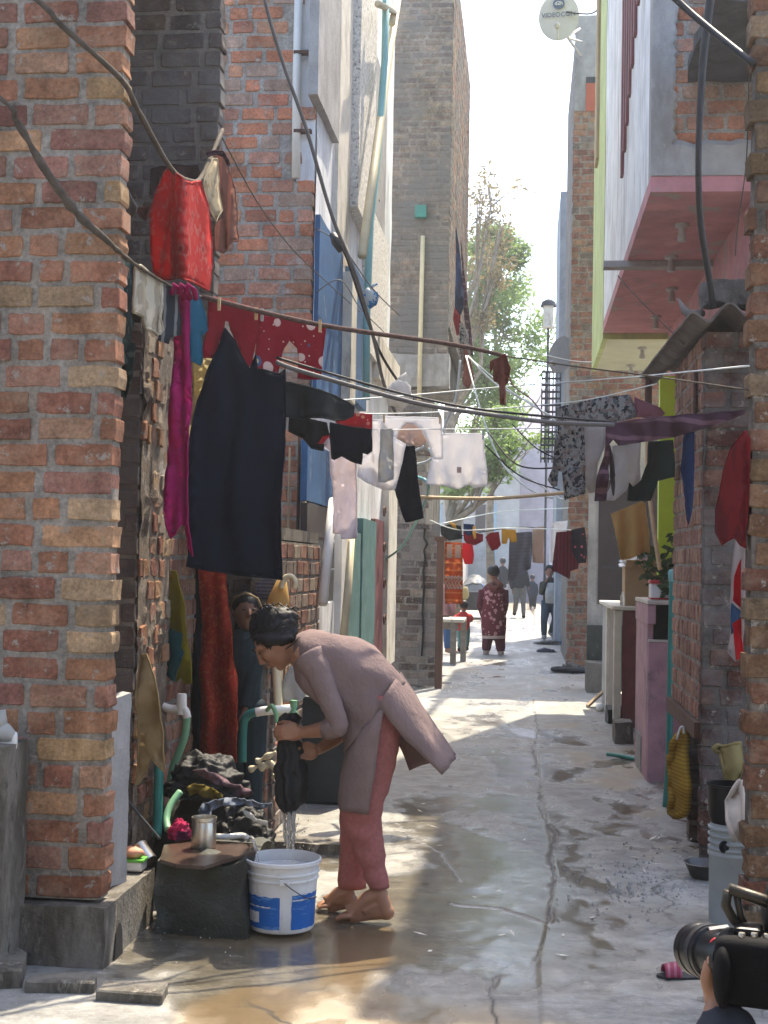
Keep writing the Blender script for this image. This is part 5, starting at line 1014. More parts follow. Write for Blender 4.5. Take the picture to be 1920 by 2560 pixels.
# the wet cloth she wrings
b=MB(); rings=[]; rows=[(1783,712,738,.02),(1795,700,748,.035),(1812,700,742,.035),(1835,700,738,.035),(1858,696,748,.04),(1885,694,752,.045),(1930,690,760,.055),(1975,692,764,.06),(2005,696,760,.055),(2022,704,742,.035),(2034,716,730,.015)]
for i in range(len(rows)-1):
    for j in range(5):
        t=j/5; a,c_=rows[i],rows[i+1]; y=lerp(a[0],c_[0],t);l=lerp(a[1],c_[1],t);r=lerp(a[2],c_[2],t);h=lerp(a[3],c_[3],t); A=P(l,y,-.055);B=P(r,y,-.055);c=(A+B)/2;ax=(B-A)/2
        rings.append([c+(ax*math.cos(q)+V(0,h*math.sin(q),0))*(1+.22*math.sin(q*7+N3(y*.02,0,0)*6)+.22*N3(math.cos(q)*2,math.sin(q)*2,y*.03,2))+V(0,0,.010*N3(q*2,y*.05,1)) for q in [2*math.pi*k/30 for k in range(30)]])
b.loft(rings,True); o=b.build('wet_cloth',mt('wet_black'),smooth=True); tag(o,'dripping black cloth wrung in the bending woman\'s hands','cloth')
# falling water
b=MB(); rr=random.Random(9)
for i in range(13):
    x=rr.uniform(708,748); y0=rr.uniform(2015,2035); y1=rr.uniform(2085,2142); dy=rr.uniform(-.09,-.01); pts=[]; 
    m=9
    for k in range(m): t=k/(m-1); pts.append(P(lerp(x,725+(x-725)*.8,t)+rr.uniform(-2.5,2.5),lerp(y0,y1,t),dy))
    b.tube(pts,[.0025+.0045*abs(math.sin(k*1.7+i))*(1-.3*k/m) for k in range(m)],6)
o=b.build('water_stream',mt('clear_water'),smooth=True); tag(o,'streams of clear water falling from the wet cloth into the bucket','water stream'); o['kind']='stuff'
b=MB()
for i in range(40):
    x=rr.gauss(735,28);y=rr.uniform(2000,2145); b.ell(P(x,y,rr.uniform(-.15,.1)),(.0025,.0025,.004),None,6,4)
for i in range(14):
    q=gr(rr.uniform(280,620),rr.uniform(2335,2430)); b.ell(q+V(0,0,rr.uniform(.0,.05)),(.003,.003,.003),None,6,4)
o=b.build('water_drops',mt('clear_water'),smooth=True); tag(o,'splashing water drops round the bucket and drain','water drops'); o['kind']='stuff'
# ------------------------------------------------------------ other people
M('shirt_black',(.018,.022,.026),rough=.9,var=.2); M('shirt_navy',(.02,.03,.05),rough=.9,var=.2); M('jeans',(.05,.075,.10),rough=.9,var=.2,bump=.2); M('jacket_olive',(.05,.05,.038),rough=.8,var=.25)
M('tee_grey',(.42,.43,.42),rough=.9); M('red_shirt',(.55,.035,.03),rough=.9,transl=.2); M('pink_scarf',(.50,.25,.26),rough=.9,transl=.25); M('maroon',(.085,.012,.020),rough=.9,var=.2)
M('floral_maroon',(.11,.014,.022),rough=.9,pat=P_two(P_dots(9,.30,(.42,.20,.20)),P_dots(16,.20,(.50,.33,.28))),var=.3); M('trouser_grey',(.14,.14,.13),rough=.9); M('trouser_pale',(.45,.46,.47),rough=.9); M('teal_jacket',(.012,.026,.035),rough=.85,var=.3); M('grey_sole',(.30,.29,.27),rough=.8)
def person(label,Y,J,mats,group=None,vox=.02,hairkind='short',skirt=None,scarf=None):
    """J: photo positions of the joints, each (px,py,dy)"""
    q={k:(at(v[0],v[1],Y+(v[2] if len(v)>2 else 0)) if isinstance(v,tuple) and k not in('facev','toeL','toeR') else v) for k,v in J.items()}
    k=Y/FPX; hr=J['hr']*k
    lo=min(q['ftL'].z,q['ftR'].z) if 'ftL' in q else q['hip'].z
    base=(q['ftL']+q['ftR'])/2 if 'ftL' in q else q['hip']; base=V(base.x,base.y,max(lo,0))
    t=empty('person',base,label,'person',group)
    face=J.get('face',(0,1,0)); 
    fv=Vector(J['facev']) if 'facev' in J else V(0,1,0)
    b=MB(); h=q['head']; b.ell(h,(hr*.80,hr*.88,hr*1.05),None,14,10); b.ell(h+fv*hr*.35-V(0,0,hr*.55),(hr*.5,hr*.5,hr*.55),None,12,8)
    b.tube([h+fv*hr*.82+V(0,0,hr*.1),h+fv*hr*1.05-V(0,0,hr*.2),h+fv*hr*.8-V(0,0,hr*.3)],hr*.13,6)
    sd=fv.cross(V(0,0,1))
    for s in (-1,1): b.ell(h+sd*s*hr*.8-V(0,0,hr*.1),(hr*.14,hr*.14,hr*.26),None,8,6)
    b.tube([h-V(0,0,hr*.5),q['neck'],q['neck']-V(0,0,hr*.5)],[hr*.45,hr*.42,hr*.6],10)
    sc=hr/.105
    b.tube([q['neck']-V(0,0,.04),lerp(q['neck'],q['hip'],.5),q['hip']],[.07*sc,.075*sc,.085*sc],12)
    for s in 'LR':
        if 'sh'+s in q:
            b.tube([q['sh'+s],q['el'+s]],[.045*sc,.036*sc],10); b.tube([q['el'+s],q['ha'+s]],[.036*sc,.025*sc],10)
            f=(q['ha'+s]-q['el'+s]).normalized(); nn=f.cross(V(0,1,0)); nn=nn if nn.length>.1 else V(1,0,0); hand(b,q['ha'+s],f,V(0,-1,0) if abs(f.y)<.8 else V(1,0,0),nn,sc*.95,.5)
        if 'hip'+s in q:
            b.tube([q['hip'+s],q['kn'+s],q['ft'+s]+V(0,0,.06)],[.075*sc,.05*sc,.035*sc],10); fw=Vector(J.get('toe'+s,fv)); fw=V(fw.x,fw.y,fw.z)
            b.tube([q['ft'+s]+V(0,0,.035)-fw*.03,q['ft'+s]+V(0,0,.03)+fw*.06,q['ft'+s]+V(0,0,.02)+fw*.14],[.04*sc,.042*sc,.03*sc],8)
    remeshed(b,'body',mats.get('skin','skin_far'),t,vox,2)
    if mats.get('top'):
        b=MB(); w=(q['shL']-q['shR']).length/2
        ax=(q['shL']-q['shR']).normalized(); up_=ax
        c0=(q['shL']+q['shR'])/2; hw=w+.03
        b.tube([q['neck']+V(0,0,.01),lerp(q['neck'],c0,.6),c0-V(0,0,.05),lerp(c0,q['hip'],.5),q['hip']-V(0,0,.02),q['hip']-V(0,0,J.get('hem',.10))],[(.07*sc,.07*sc),(.10*sc,hw*.8),(.115*sc,hw),(.11*sc,hw*.86),(.125*sc,hw*.88),(.125*sc,hw*.90)],16,up=up_)
        for s in 'LR':
            p1,p2,p3=q['sh'+s],q['el'+s],q['ha'+s]; slv=J.get('sleeve',1.0)
            if slv>=1: b.tube([p1,p2],[.062*sc,.05*sc],10); b.tube([p2,lerp(p2,p3,.95)],[.05*sc,.038*sc],10)
            else: b.tube([p1,lerp(p1,p2,slv)],[.062*sc,.055*sc],10)
        remeshed(b,J.get('topname','shirt'),mats['top'],t,vox*.9,1)
    if mats.get('legs') and 'hipL' in q:
        b=MB()
        for s in 'LR':
            lg=J.get('legw',1.0); ft=q['ft'+s]+V(0,0,.07); b.tube([q['hip'+s]+V(0,0,.05),lerp(q['hip'+s],q['kn'+s],.5),q['kn'+s],lerp(q['kn'+s],ft,.6),ft],[.10*sc*lg,.088*sc*lg,.068*sc*lg,.062*sc*lg,.052*sc*lg],10)
        b.ell((q['hipL']+q['hipR'])/2+V(0,0,.03),(.14*sc,.12*sc,.10*sc),None,12,8); remeshed(b,'trousers',mats['legs'],t,vox*.9,1)
    if mats.get('shoe') and 'ftL' in q:
        for s in 'LR':
            b=MB(); fw=Vector(J.get('toe'+s,fv)); p=q['ft'+s]; b.tube([p+V(0,0,.045)-fw*.06,p+V(0,0,.045),p+V(0,0,.04)+fw*.08,p+V(0,0,.03)+fw*.17],[.042*sc,.052*sc,.048*sc,.03*sc],10); b.build('shoe',mt(mats['shoe']),t,smooth=True)
    b=MB(); b.ell(h-fv*hr*.18+V(0,0,hr*.28),(hr*.92,hr*.95,hr*.92),None,16,10,.08,3)
    if hairkind=='bun': b.ell(h-fv*hr*.8+V(0,0,hr*.5),(hr*.55,hr*.5,hr*.5),None,12,8,.1,3)
    b.build('hair',mt('hair'),t,smooth=True)
    return t,q
# woman in maroon seen from behind
t,q=person('woman seen from behind in maroon floral kurta and baggy maroon trousers',23.2,dict(head=(1234,1432),hr=17,neck=(1236,1458),shL=(1206,1475),shR=(1262,1475),elL=(1199,1512,-.05),elR=(1264,1512,-.05),haL=(1208,1545,.15),haR=(1258,1545,.15),hip=(1233,1540),hipL=(1222,1550),hipR=(1246,1550),knL=(1219,1595),knR=(1250,1595),ftL=(1215,1637),ftR=(1252,1639),hem=.02,legw=1.25,topname='sleeved_top'),dict(top='maroon',legs='maroon',shoe='c_peach'),hairkind='bun')
b=MB(); rows=[(1462,1222,1250,.09),(1476,1207,1264,.13),(1500,1206,1264,.16),(1530,1203,1264,.18),(1560,1202,1265,.19),(1588,1206,1264,.19)]
rs=[]
for y,l,r,h in rows:
    A=at(l,y,23.2);B=at(r,y,23.2);c=(A+B)/2;a=(B-A)/2; rs.append([c+a*math.cos(u)+V(0,h*math.sin(u)-.02,0)+a.normalized()*.02*N3(u*2,y*.1,1) for u in [2*math.pi*k/24 for k in range(24)]])
b.loft(rs,False); kk=b.build('floral_kurta',mt('floral_maroon'),t,smooth=True)
b=MB(); rs2=[[p+V(0,-.004 if p.y<23.2 else .004,-.05*i-.001)*1 for p in rs[-1]] for i in (0,1)]; b.loft(rs2,False); b.build('lace_hem',mt('c_peach'),kk,smooth=True)
b=MB(); A=[at(1222,1462,23.02),at(1236,1472,22.98),at(1252,1462,23.02),at(1238,1452,23.1)]; b.tube(A,.05,8); b.build('scarf',mt('c_ragbrown'),t,smooth=True)
# child in red
person('small child in a red shirt seen from behind beside the wooden bench',23.8,dict(head=(1160,1515),hr=12.5,neck=(1158,1531),shL=(1142,1540),shR=(1174,1540),elL=(1135,1556,.05),elR=(1180,1550,.1),haL=(1146,1566,.15),haR=(1172,1556,.2),hip=(1157,1572),hipL=(1151,1575),hipR=(1164,1575),knL=(1152,1600),knR=(1166,1598),ftL=(1149,1630),ftR=(1166,1628),hem=.03,sleeve=.9),dict(top='red_shirt',legs='teal_paint',shoe='hair'))
# seated girl with pink scarf
t,q=person('girl wrapped in a pale pink scarf sitting behind the wooden bench',23.4,dict(head=(1123,1476),hr=12,neck=(1120,1494),shL=(1108,1506),shR=(1134,1506),elL=(1104,1535),elR=(1136,1532,-.05),haL=(1118,1545,-.15),haR=(1130,1500,-.15),hip=(1118,1556),hipL=(1112,1560),hipR=(1126,1560),knL=(1116,1575,-.3),knR=(1130,1573,-.3),ftL=(1116,1632,-.3),ftR=(1130,1632,-.3),facev=(.75,-.6,0),hem=.05),dict(top='pink_scarf',legs='c_bluetowel'))
b=MB(); h=q['head']; b.tube([h+V(-.03,.03,.09),h+V(-.07,.0,0),h+V(-.09,-.04,-.14),h+V(-.10,-.10,-.30),h+V(-.05,-.14,-.5)],[.06,.07,.08,.10,.11],12); b.tube([h+V(.02,.04,.085),h+V(-.02,.08,.02),h+V(-.02,.06,-.14)],[.05,.07,.10],12); b.build('head_scarf',mt('pink_scarf'),t,smooth=True)
# man in jacket walking towards us
t,q=person('young man in olive jacket and jeans walking with a hand at his face',28.4,dict(head=(1374,1428),hr=13.5,neck=(1375,1445),shL=(1357,1456),shR=(1393,1456),elL=(1352,1485,-.08),elR=(1402,1488),haL=(1366,1452,-.25),haR=(1395,1512,-.05),hip=(1376,1502),hipL=(1366,1508),hipR=(1386,1508),knL=(1360,1552,-.12),knR=(1388,1548,.0),ftL=(1360,1598,-.05),ftR=(1377,1588,.25),facev=(0,-1,0),toeR=(.5,-.6,-.35),hem=.06,topname='jacket'),dict(top='jacket_olive',legs='jeans',shoe='grey_sole'))
b=MB(); A=at(1379,1458,28.23);B=at(1378,1508,28.2); b.tube([A,lerp(A,B,.5)+V(0,-.03,0),B],[(.10,.05),(.13,.05),(.12,.05)],12,up=(0,1,0)); b.build('grey_shirt',mt('tee_grey'),t,smooth=True)
person('man in dark shirt and pale trousers far behind the maroon woman',47,dict(head=(1257,1404),hr=8.5,neck=(1257,1416),shL=(1245,1424),shR=(1269,1424),elL=(1241,1444),elR=(1273,1444),haL=(1243,1464),haR=(1272,1466),hip=(1258,1462),hipL=(1253,1464),hipR=(1264,1464),knL=(1253,1494),knR=(1265,1494),ftL=(1253,1526),ftR=(1266,1527),sleeve=.6),dict(top='shirt_black',legs='trouser_pale',shoe='hair'),vox=.03)
person('man walking away in grey trousers, half hidden by the patterned shawl',40,dict(head=(1297,1405),hr=10,neck=(1297,1419),shL=(1280,1428),shR=(1314,1428),elL=(1276,1452),elR=(1320,1450),haL=(1280,1474),haR=(1322,1468),hip=(1299,1464),hipL=(1292,1468),hipR=(1308,1468),knL=(1290,1505,.0),knR=(1308,1506),ftL=(1286,1538,.3),ftR=(1309,1545),hem=.08,topname='jacket'),dict(top='shirt_black',legs='trouser_grey',shoe='hair'),vox=.03)
person('small distant figure in dark blue clothes beyond the shawl',49,dict(head=(1331,1444),hr=7,neck=(1331,1453),shL=(1322,1460),shR=(1340,1460),elL=(1320,1475),elR=(1343,1475),haL=(1322,1490),haR=(1342,1490),hip=(1331,1488),hipL=(1327,1490),hipR=(1336,1490),knL=(1327,1506),knR=(1336,1506),ftL=(1326,1523),ftR=(1337,1523)),dict(top='shirt_navy',legs='shirt_black'),vox=.03)
# girl in the doorway
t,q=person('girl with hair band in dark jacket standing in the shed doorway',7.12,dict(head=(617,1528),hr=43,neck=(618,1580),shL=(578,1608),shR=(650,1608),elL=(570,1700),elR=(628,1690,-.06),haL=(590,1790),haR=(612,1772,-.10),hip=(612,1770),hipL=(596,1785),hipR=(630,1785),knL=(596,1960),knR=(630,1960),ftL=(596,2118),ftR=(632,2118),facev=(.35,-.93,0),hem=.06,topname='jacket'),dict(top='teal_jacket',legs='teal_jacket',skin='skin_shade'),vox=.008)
b=MB(); h=q['head']; b.tube([h+V(-.082,-.01,.01),h+V(-.058,-.03,.072),h+V(0,-.035,.096),h+V(.058,-.02,.068),h+V(.086,.0,-.0)],.009,8); b.build('hair_band',mt('c_sack'),t,smooth=True)
for s in (-1,1):
    e=MB(); f=V(.35,-.93,0); sdv=f.cross(V(0,0,1)); p=h+f*.074+sdv*s*.028+V(0,0,.012); e.ell(p,(.012,.008,.005),None,8,6); e.build('eye',mt('hair'),t)

# ------------------------------------------------------------ photographer crouching lower right
YC=2.35
pc=lambda px,py,dy=0: at(px,py,YC+dy)
t=empty('person',V(pc(1900,2560).x,2.3,.0),'photographer in dark jacket crouching at the edge, aiming a camera','person')
b=MB(); h=pc(2052,2335,.03); b.ell(h,(.085,.10,.115),None,18,12); b.ell(h+V(-.03,.06,-.06),(.05,.06,.06),None,12,8); b.tube([h+V(0,0,-.08),h+V(.03,-.02,-.2)],.055,12)
b.tube([h+V(.04,-.02,-.18),h+V(.08,-.08,-.45),h+V(.1,-.05,-.75)],[(.10,.17),(.13,.19),(.14,.18)],14,up=(0,1,0))
wr=pc(1800,2520,-.01); hd=pc(1785,2470,.0)
b.tube([h+V(-.15,-.0,-.28),pc(1835,2660,-.08),wr],[.06,.05,.031],12)
b.tube([h+V(.2,-.0,-.28),V(h.x+.25,2.3,.60),V(h.x+.1,2.42,.80)],[.06,.05,.03],12)
# legs folded under
b.tube([V(h.x+.02,2.25,.40),V(h.x-.10,2.62,.46),V(h.x-.02,2.32,.05)],[.09,.07,.045],12); b.tube([V(h.x+.2,2.25,.40),V(h.x+.22,2.62,.46),V(h.x+.2,2.32,.05)],[.09,.07,.045],12)
# supporting hand: palm and fingers under the lens, thumb up the near side
b.tube([wr,pc(1790,2495,.0),pc(1782,2462,.01),pc(1785,2440,.02)],[(.030,.024),(.036,.02),(.040,.018),(.035,.014)],12,up=(1,0,0))
b.tube([pc(1772,2470,-.01),pc(1768,2445,-.02),pc(1772,2418,-.022),pc(1777,2392,-.02)],[.014,.0125,.0115,.0085],10)
for i in range(4): b.tube([pc(1785+7*i,2446,.025),pc(1775+6*i,2425,.055),pc(1768+6*i,2400,.085),pc(1765+6*i,2385,.10)],[.011,.0105,.0095,.007],8)
hand(b,V(h.x+.1,2.42,.80),V(-.7,.5,.5),V(0,0,1),V(.5,.7,0),1,.7)
remeshed(b,'body','skin',t,.006,2)
b=MB(); b.ell(h+V(.005,-.02,.03),(.105,.115,.115),None,24,16,.10,4,1); b.build('hair',mt('hair'),t,smooth=True)
M('jacket_slate',(.028,.032,.042),rough=.85,var=.2,bump=.3,bs=120,bd=.004)
b=MB(); b.tube([h+V(.03,-.02,-.15),h+V(.05,-.05,-.26),h+V(.08,-.08,-.48),h+V(.1,-.05,-.75)],[(.08,.10),(.14,.21),(.165,.23),(.17,.22)],18,up=(0,1,0))
b.tube([h+V(-.15,-.02,-.26),pc(1838,2650,-.08),pc(1808,2545,-.02)],[.085,.065,.047],14); b.tube([h+V(.2,-.0,-.28),V(h.x+.25,2.3,.60),V(h.x+.12,2.41,.78)],[.08,.065,.045],12)
remeshed(b,'jacket','jacket_slate',t,.010,2)
b=MB()
for dx in (0.02,.2): b.tube([V(h.x+dx,2.25,.42),V(h.x+dx-.1*(dx<.1),2.62,.48),V(h.x+dx-.02,2.34,.10)],[.105,.085,.06],12)
remeshed(b,'trousers','jeans',t,.012,1)
for dx in (0.0,.2):
    b=MB(); b.tube([V(h.x+dx-.02,2.25,.04),V(h.x+dx-.03,2.36,.05),V(h.x+dx-.04,2.5,.035)],[.045,.05,.035],10); b.build('shoe',mt('rubber_black'),t,smooth=True)
b=MB(); b.ell(pc(1774.5,2400,-.033),(.0052,.0025,.0075),None,10,8); M('nail',(.42,.24,.18),rough=.35,var=.05,bump=0); b.build('thumbnail',mt('nail'),t,smooth=True)
# the camera he holds
L0=pc(1745,2372,.10); L1=pc(1825,2395,-.02); ax=(L1-L0).normalized()
cm=empty('camera',L1-V(0,0,.08),'black camera with a big lens and top handle held by the photographer','camera')
r0=.046
b=MB(); b.lathe([(.0,-.002),(r0*.86,-.002),(r0,.0),(r0,.018),(r0*.96,.02),(r0*.96,.030),(r0*1.0,.032),(r0*1.0,.075),(r0*.9,.078),(r0*.86,.10),(r0*.86,.13),(r0*.80,.14),(0,.14)],L0,36,ax); ln=b.build('lens',mt('black_plastic'),cm,smooth=True,sa=35)
b=MB(); b.lathe([(r0*.97,.046),(r0*1.03,.047),(r0*1.03,.062),(r0*.97,.063)],L0,36,ax); b.build('focus_ring',mt('rubber_black'),ln,smooth=True,sa=35)
b=MB(); b.lathe([(0,.006),(r0*.8,.003),(r0*.84,-.001)],L0,30,ax); b.build('front_glass',mt('black_plastic'),ln,smooth=True)
b=MB(); p=pc(1800,2330,.02); b.obox(p,(.016,.0,.003),(0,.01,0),(-.002,0,.008)); b.build('hot_shoe',mt('steel'),cm)
b=MB(); p=pc(1789,2368,-.018); b.ell(p,(.011,.006,.016),None,10,8); b.build('red_badge',mt('plastic_red'),cm,smooth=True)
b=MB(); c0=pc(1880,2420,-.03); b.obox(c0,(.056,-.015,.0),(.012,.045,0),(0,0,.056)); M('grip_rubber',(.006,.006,.007),rough=.75,var=.3,scale=30,bump=.5,bs=260,bd=.002,spec=.12); bo=b.build('body',mt('grip_rubber'),cm,smooth=True,sa=40); bv=bo.modifiers.new('b','BEVEL'); bv.width=.02; bv.segments=5
b=MB(); b.ell(c0+V(-.052,-.03,-.008),(.016,.03,.05),None,14,10); b.build('hand_grip',mt('grip_rubber'),cm,smooth=True)
for i,(dx,dz) in enumerate(((-.02,.057),(0.0,.058),(.02,.057),(.035,.056))):
    b=MB(); b.lathe([(0,0),(.006,0),(.006,.006),(.005,.008),(0,.008)],c0+V(dx,-.02,dz-.003),12); b.build('button',mt('handle_metal') if 'handle_metal' in MATS else mt('steel'),cm,smooth=True,sa=40)
b=MB(); b.obox(pc(1870,2330,-.02),(.022,-.006,.0),(.006,.025,0),(0,0,.012)); bo=b.build('viewfinder_hump',mt('black_plastic'),cm); bv=bo.modifiers.new('b','BEVEL'); bv.width=.006; bv.segments=2
M('handle_metal',(.06,.052,.04),rough=.4,metal=.6,var=.25)
b=MB(); hp_=[(1822,2222),(1905,2250),(1970,2280)]; lw=[(1820,2226),(1815,2262),(1834,2300),(1862,2325),(1872,2338)]
b.tube([pc(*p_,.0) for p_ in hp_],[.010,.011,.011],8); b.tube([pc(*p_,.0) for p_ in lw],[.008,.009,.008,.008,.007],8); b.tube([pc(1842,2238),pc(1852,2290),pc(1870,2325)],.006,8); b.build('top_handle',mt('handle_metal'),cm,smooth=True)
# ================================================================== PROPS
def rbox(name,a,c,mat,label=None,cat=None,par=None,bev=.006,n=.0,group=None,sub=.06,sd=0,rot=0):
    b=MB()
    if n: rough_box(b,a,c,n,9,sub,sd)
    else: b.box(a,c)
    o=b.build(name,mt(mat),par,smooth=bool(n),sa=50 if n else None)
    if bev and not n: m_=o.modifiers.new('b','BEVEL'); m_.width=bev; m_.segments=2
    if rot: o.rotation_euler.z=rot
    if label: tag(o,label,cat,group)
    return o
def bent(name,pts,r,mat,label,cat,n=10,par=None):
    P_=[Vector(p) for p in pts]; C=[]
    for i in range(len(P_)-1):
        a=P_[max(i-1,0)];b_=P_[i];c_=P_[i+1];d=P_[min(i+2,len(P_)-1)]
        for j in range(6):
            t=j/6; C.append(.5*((2*b_)+(c_-a)*t+(2*a-5*b_+4*c_-d)*t*t+(3*b_-a-3*c_+d)*t**3))
    C.append(P_[-1]); b=MB(); b.tube(C,r,n); o=b.build(name,mt(mat),par,smooth=True)
    if label: tag(o,label,cat)
    return o
# ------------------------------------------------------------ bucket
bc=gr(704,2318); bc=V(bc.x,bc.y+.0,0); s_=bc.y/FPX
bk=empty('bucket',bc,'big white plastic paint bucket with torn blue label catching the water','bucket')
hB=.285; prof=[(0,.004),(.128,.004),(.133,.012),(.136,.10),(.143,.205),(.149,.208),(.149,.214),(.144,.216),(.146,.232),(.152,.234),(.152,.240),(.147,.242),(.150,.270),(.158,.272),(.158,.285),(.152,.288),(.147,.27),(.140,.20),(.133,.03),(0,.02)]
b=MB(); b.lathe(prof,bc,48); b.build('body',mt('bucket_white'),bk,smooth=True,sa=35)
def bpatch(a0,a1,z0,z1,mat,off=.0015,name='label'):
    b=MB()
    def rz(z): 
        for (r1,h1),(r2,h2) in zip(prof[2:5],prof[3:6]):
            if h1<=z<=h2: return lerp(r1,r2,(z-h1)/(h2-h1))
        return .14
    def fn(s,t):
        a=R_(lerp(a0,a1,s))+.02*N3(t*6,s*3,a0)*(s in(0,1)); z=lerp(z0,z1,t)+.004*N3(s*9,t,2)*(t in(0,1)); r=rz(z)+off; return bc+V(r*math.sin(a),-r*math.cos(a),z)
    b.grid(fn,20,8); o=b.build(name,mt(mat),bk,smooth=True); return o
bpatch(-88,6,.022,.152,'bucket_label'); bpatch(26,92,.022,.160,'bucket_label'); 
bpatch(-80,-32,.045,.088,'bucket_white',.003,'white_panel'); bpatch(-60,-10,.108,.112,'bucket_white',.003,'pale_stripe'); bpatch(27,88,.138,.142,'bucket_white',.003,'pale_stripe')
b=MB(); b.lathe([(0,.245),(.14,.245)],bc,32); b.build('water',mt('clear_water'),bk,smooth=True)
b=MB(); b.obox(bc+V(.035,-.152,.216),(.018,.003,0),(0,.005,0),(0,0,.010)); b.build('handle_lug',mt('bucket_white'),bk)
bent('handle',[bc+V(.035,-.158,.216),bc+V(.07,-.155,.19),bc+V(.12,-.11,.15),bc+V(.148,-.04,.14)],.0022,'iron_dark',None,None,6,bk)
# ------------------------------------------------------------ stone block with board
f=gr(500,2335); xa=at(392,2250,f.y).x; xb=at(612,2250,f.y).x; zt=at(500,2152,f.y).z
rbox('stone_block',(xa,f.y,-.03),(xb,f.y+.52,zt),'cement_dark','dark wet mossy concrete block beside the bucket','block',n=.04,sub=.03,sd=4)
b=MB(); pts=[(400,2148),(440,2160),(510,2165),(560,2150),(640,2128),(632,2108),(520,2100),(410,2112)]
top=[gr(px,py,zt+.016) for px,py in pts]; b.add([*top,*[p-V(0,0,.014) for p in top]],[tuple(range(8)),tuple(range(15,7,-1))]+[(i,i+8,(i+1)%8+8,(i+1)%8) for i in range(8)])
M('wet_wood',(.06,.036,.025),rough=.25,var=.3,scale=8,bump=.2,spec=.5); o=b.build('wash_board',mt('wet_wood')); tag(o,'wet brown board lying on the concrete block','board')
zb=zt+.017
def onb(px,py,z=zb): return gr(px,py,z)
c=onb(509,2118); k=c.y/FPX; b=MB(); r=31*k; hh=(2112-2036)*k
b.lathe([(0,0),(r*.96,0),(r,.006),(r,hh*.80),(r*.97,hh*.82),(r*.97,hh*.88),(r*1.03,hh*.90),(r*1.03,hh),(r*.97,hh),(r*.94,hh*.9),(r*.93,.01),(0,.01)],c,32); o=b.build('steel_canister',mt('steel'),smooth=True,sa=35); tag(o,'shiny steel canister standing on the wet board','canister')
def heap(name,c,r,mat,label,cat,nz=.35,ns=2.4,sd=1,n=36,m_=22,flat=True):
    b=MB(); c=Vector(c); 
    def fn(s,t):
        th=t*math.pi*.5; ph=s*2*math.pi; d=V(math.cos(th)*math.cos(ph),math.cos(th)*math.sin(ph),math.sin(th))
        g=1+nz*N3(d.x*ns,d.y*ns,d.z*ns*1.4,sd)+nz*.5*N3(d.x*ns*2.3,d.y*ns*2.3,d.z*ns*5,sd+5)+nz*.22*abs(N3(d.x*ns*5,d.y*ns*5,d.z*ns*9,sd+9))
        return c+V(d.x*r[0]*g,d.y*r[1]*g,max(-.0,d.z*r[2]*g))
    b.grid(fn,n,m_); o=b.build(name,mt(mat),smooth=True); return tag(o,label,cat)
p=onb(448,2095); heap('pink_cloth',p,(.050,.045,.075),'c_pinkrag' if 'c_pinkrag' in MATS else (cloth('c_pinkrag',(.50,.03,.10),transl=.2,col2=(.10,.02,.05),th=(.5,.55),s2=12) and 'c_pinkrag'),'crumpled bright pink cloth on the board beside the canister','cloth',.26,3,7)
bent('spout_pipe',[onb(500,2105)+V(0,.03,.02),onb(560,2106)+V(0,.02,.02),onb(606,2101)+V(0,0,.02),onb(622,2106)+V(0,0,.012)],.0125,'pvc_white','white plastic pipe lying on the board and pouring water','pipe')
b=MB(); pts=[]
q0=onb(622,2106)+V(0,0,.012); q1=bc+V(-.10,-.02,.255)
for i in range(9): t=i/8; pts.append(lerp(q0,q1,t)+V(0,0,.05*(1-(2*t-1)**2)*1.0-.02*t*t))
b.tube(pts,[.006,.007,.006,.0075,.006,.007,.005,.006,.007],7); o=b.build('water_jet',mt('clear_water'),smooth=True); tag(o,'curved jet of water from the white pipe into the bucket','water jet'); o['kind']='stuff'
# soap things on the ledge
sb=gr(322,2180,zl+.004); k=sb.y/FPX
so_=empty('soap_box',sb,'white soap box with green rim and peach soap on the ledge','soap box')
b=MB(); b.box((sb.x-.058,sb.y-.0,zl+.004),(sb.x+.055,sb.y+.085,zl+.045)); bo=b.build('box',mt('plastic_white'),so_); bv=bo.modifiers.new('b','BEVEL'); bv.width=.010; bv.segments=3
b=MB(); b.box((sb.x-.062,sb.y-.004,zl+.045),(sb.x+.060,sb.y+.09,zl+.054)); M('plastic_green',(.12,.42,.06),rough=.4,var=.1); b.build('rim',mt('plastic_green'),so_)
M('soap_peach',(.58,.28,.17),rough=.6,var=.2,bump=.3)
b=MB(); b.ell((sb.x,sb.y+.04,zl+.075),(.050,.036,.026),None,16,10,.18,4,2); o=b.build('soap_bar',mt('soap_peach'),smooth=True); tag(o,'big peach coloured soap bar lying on the white soap box','soap')
tb=gr(368,2150,zl+.03); b=MB(); ax=V(-.62,.45,.55).normalized(); b.lathe([(0,0),(.029,0),(.031,.004),(.030,.085),(.033,.09),(.030,.09),(.027,.01),(0,.01)],tb+V(.02,-.02,.0),26,ax); o=b.build('steel_tumbler',mt('steel'),smooth=True,sa=35); tag(o,'steel tumbler lying tipped over behind the soap box','tumbler')
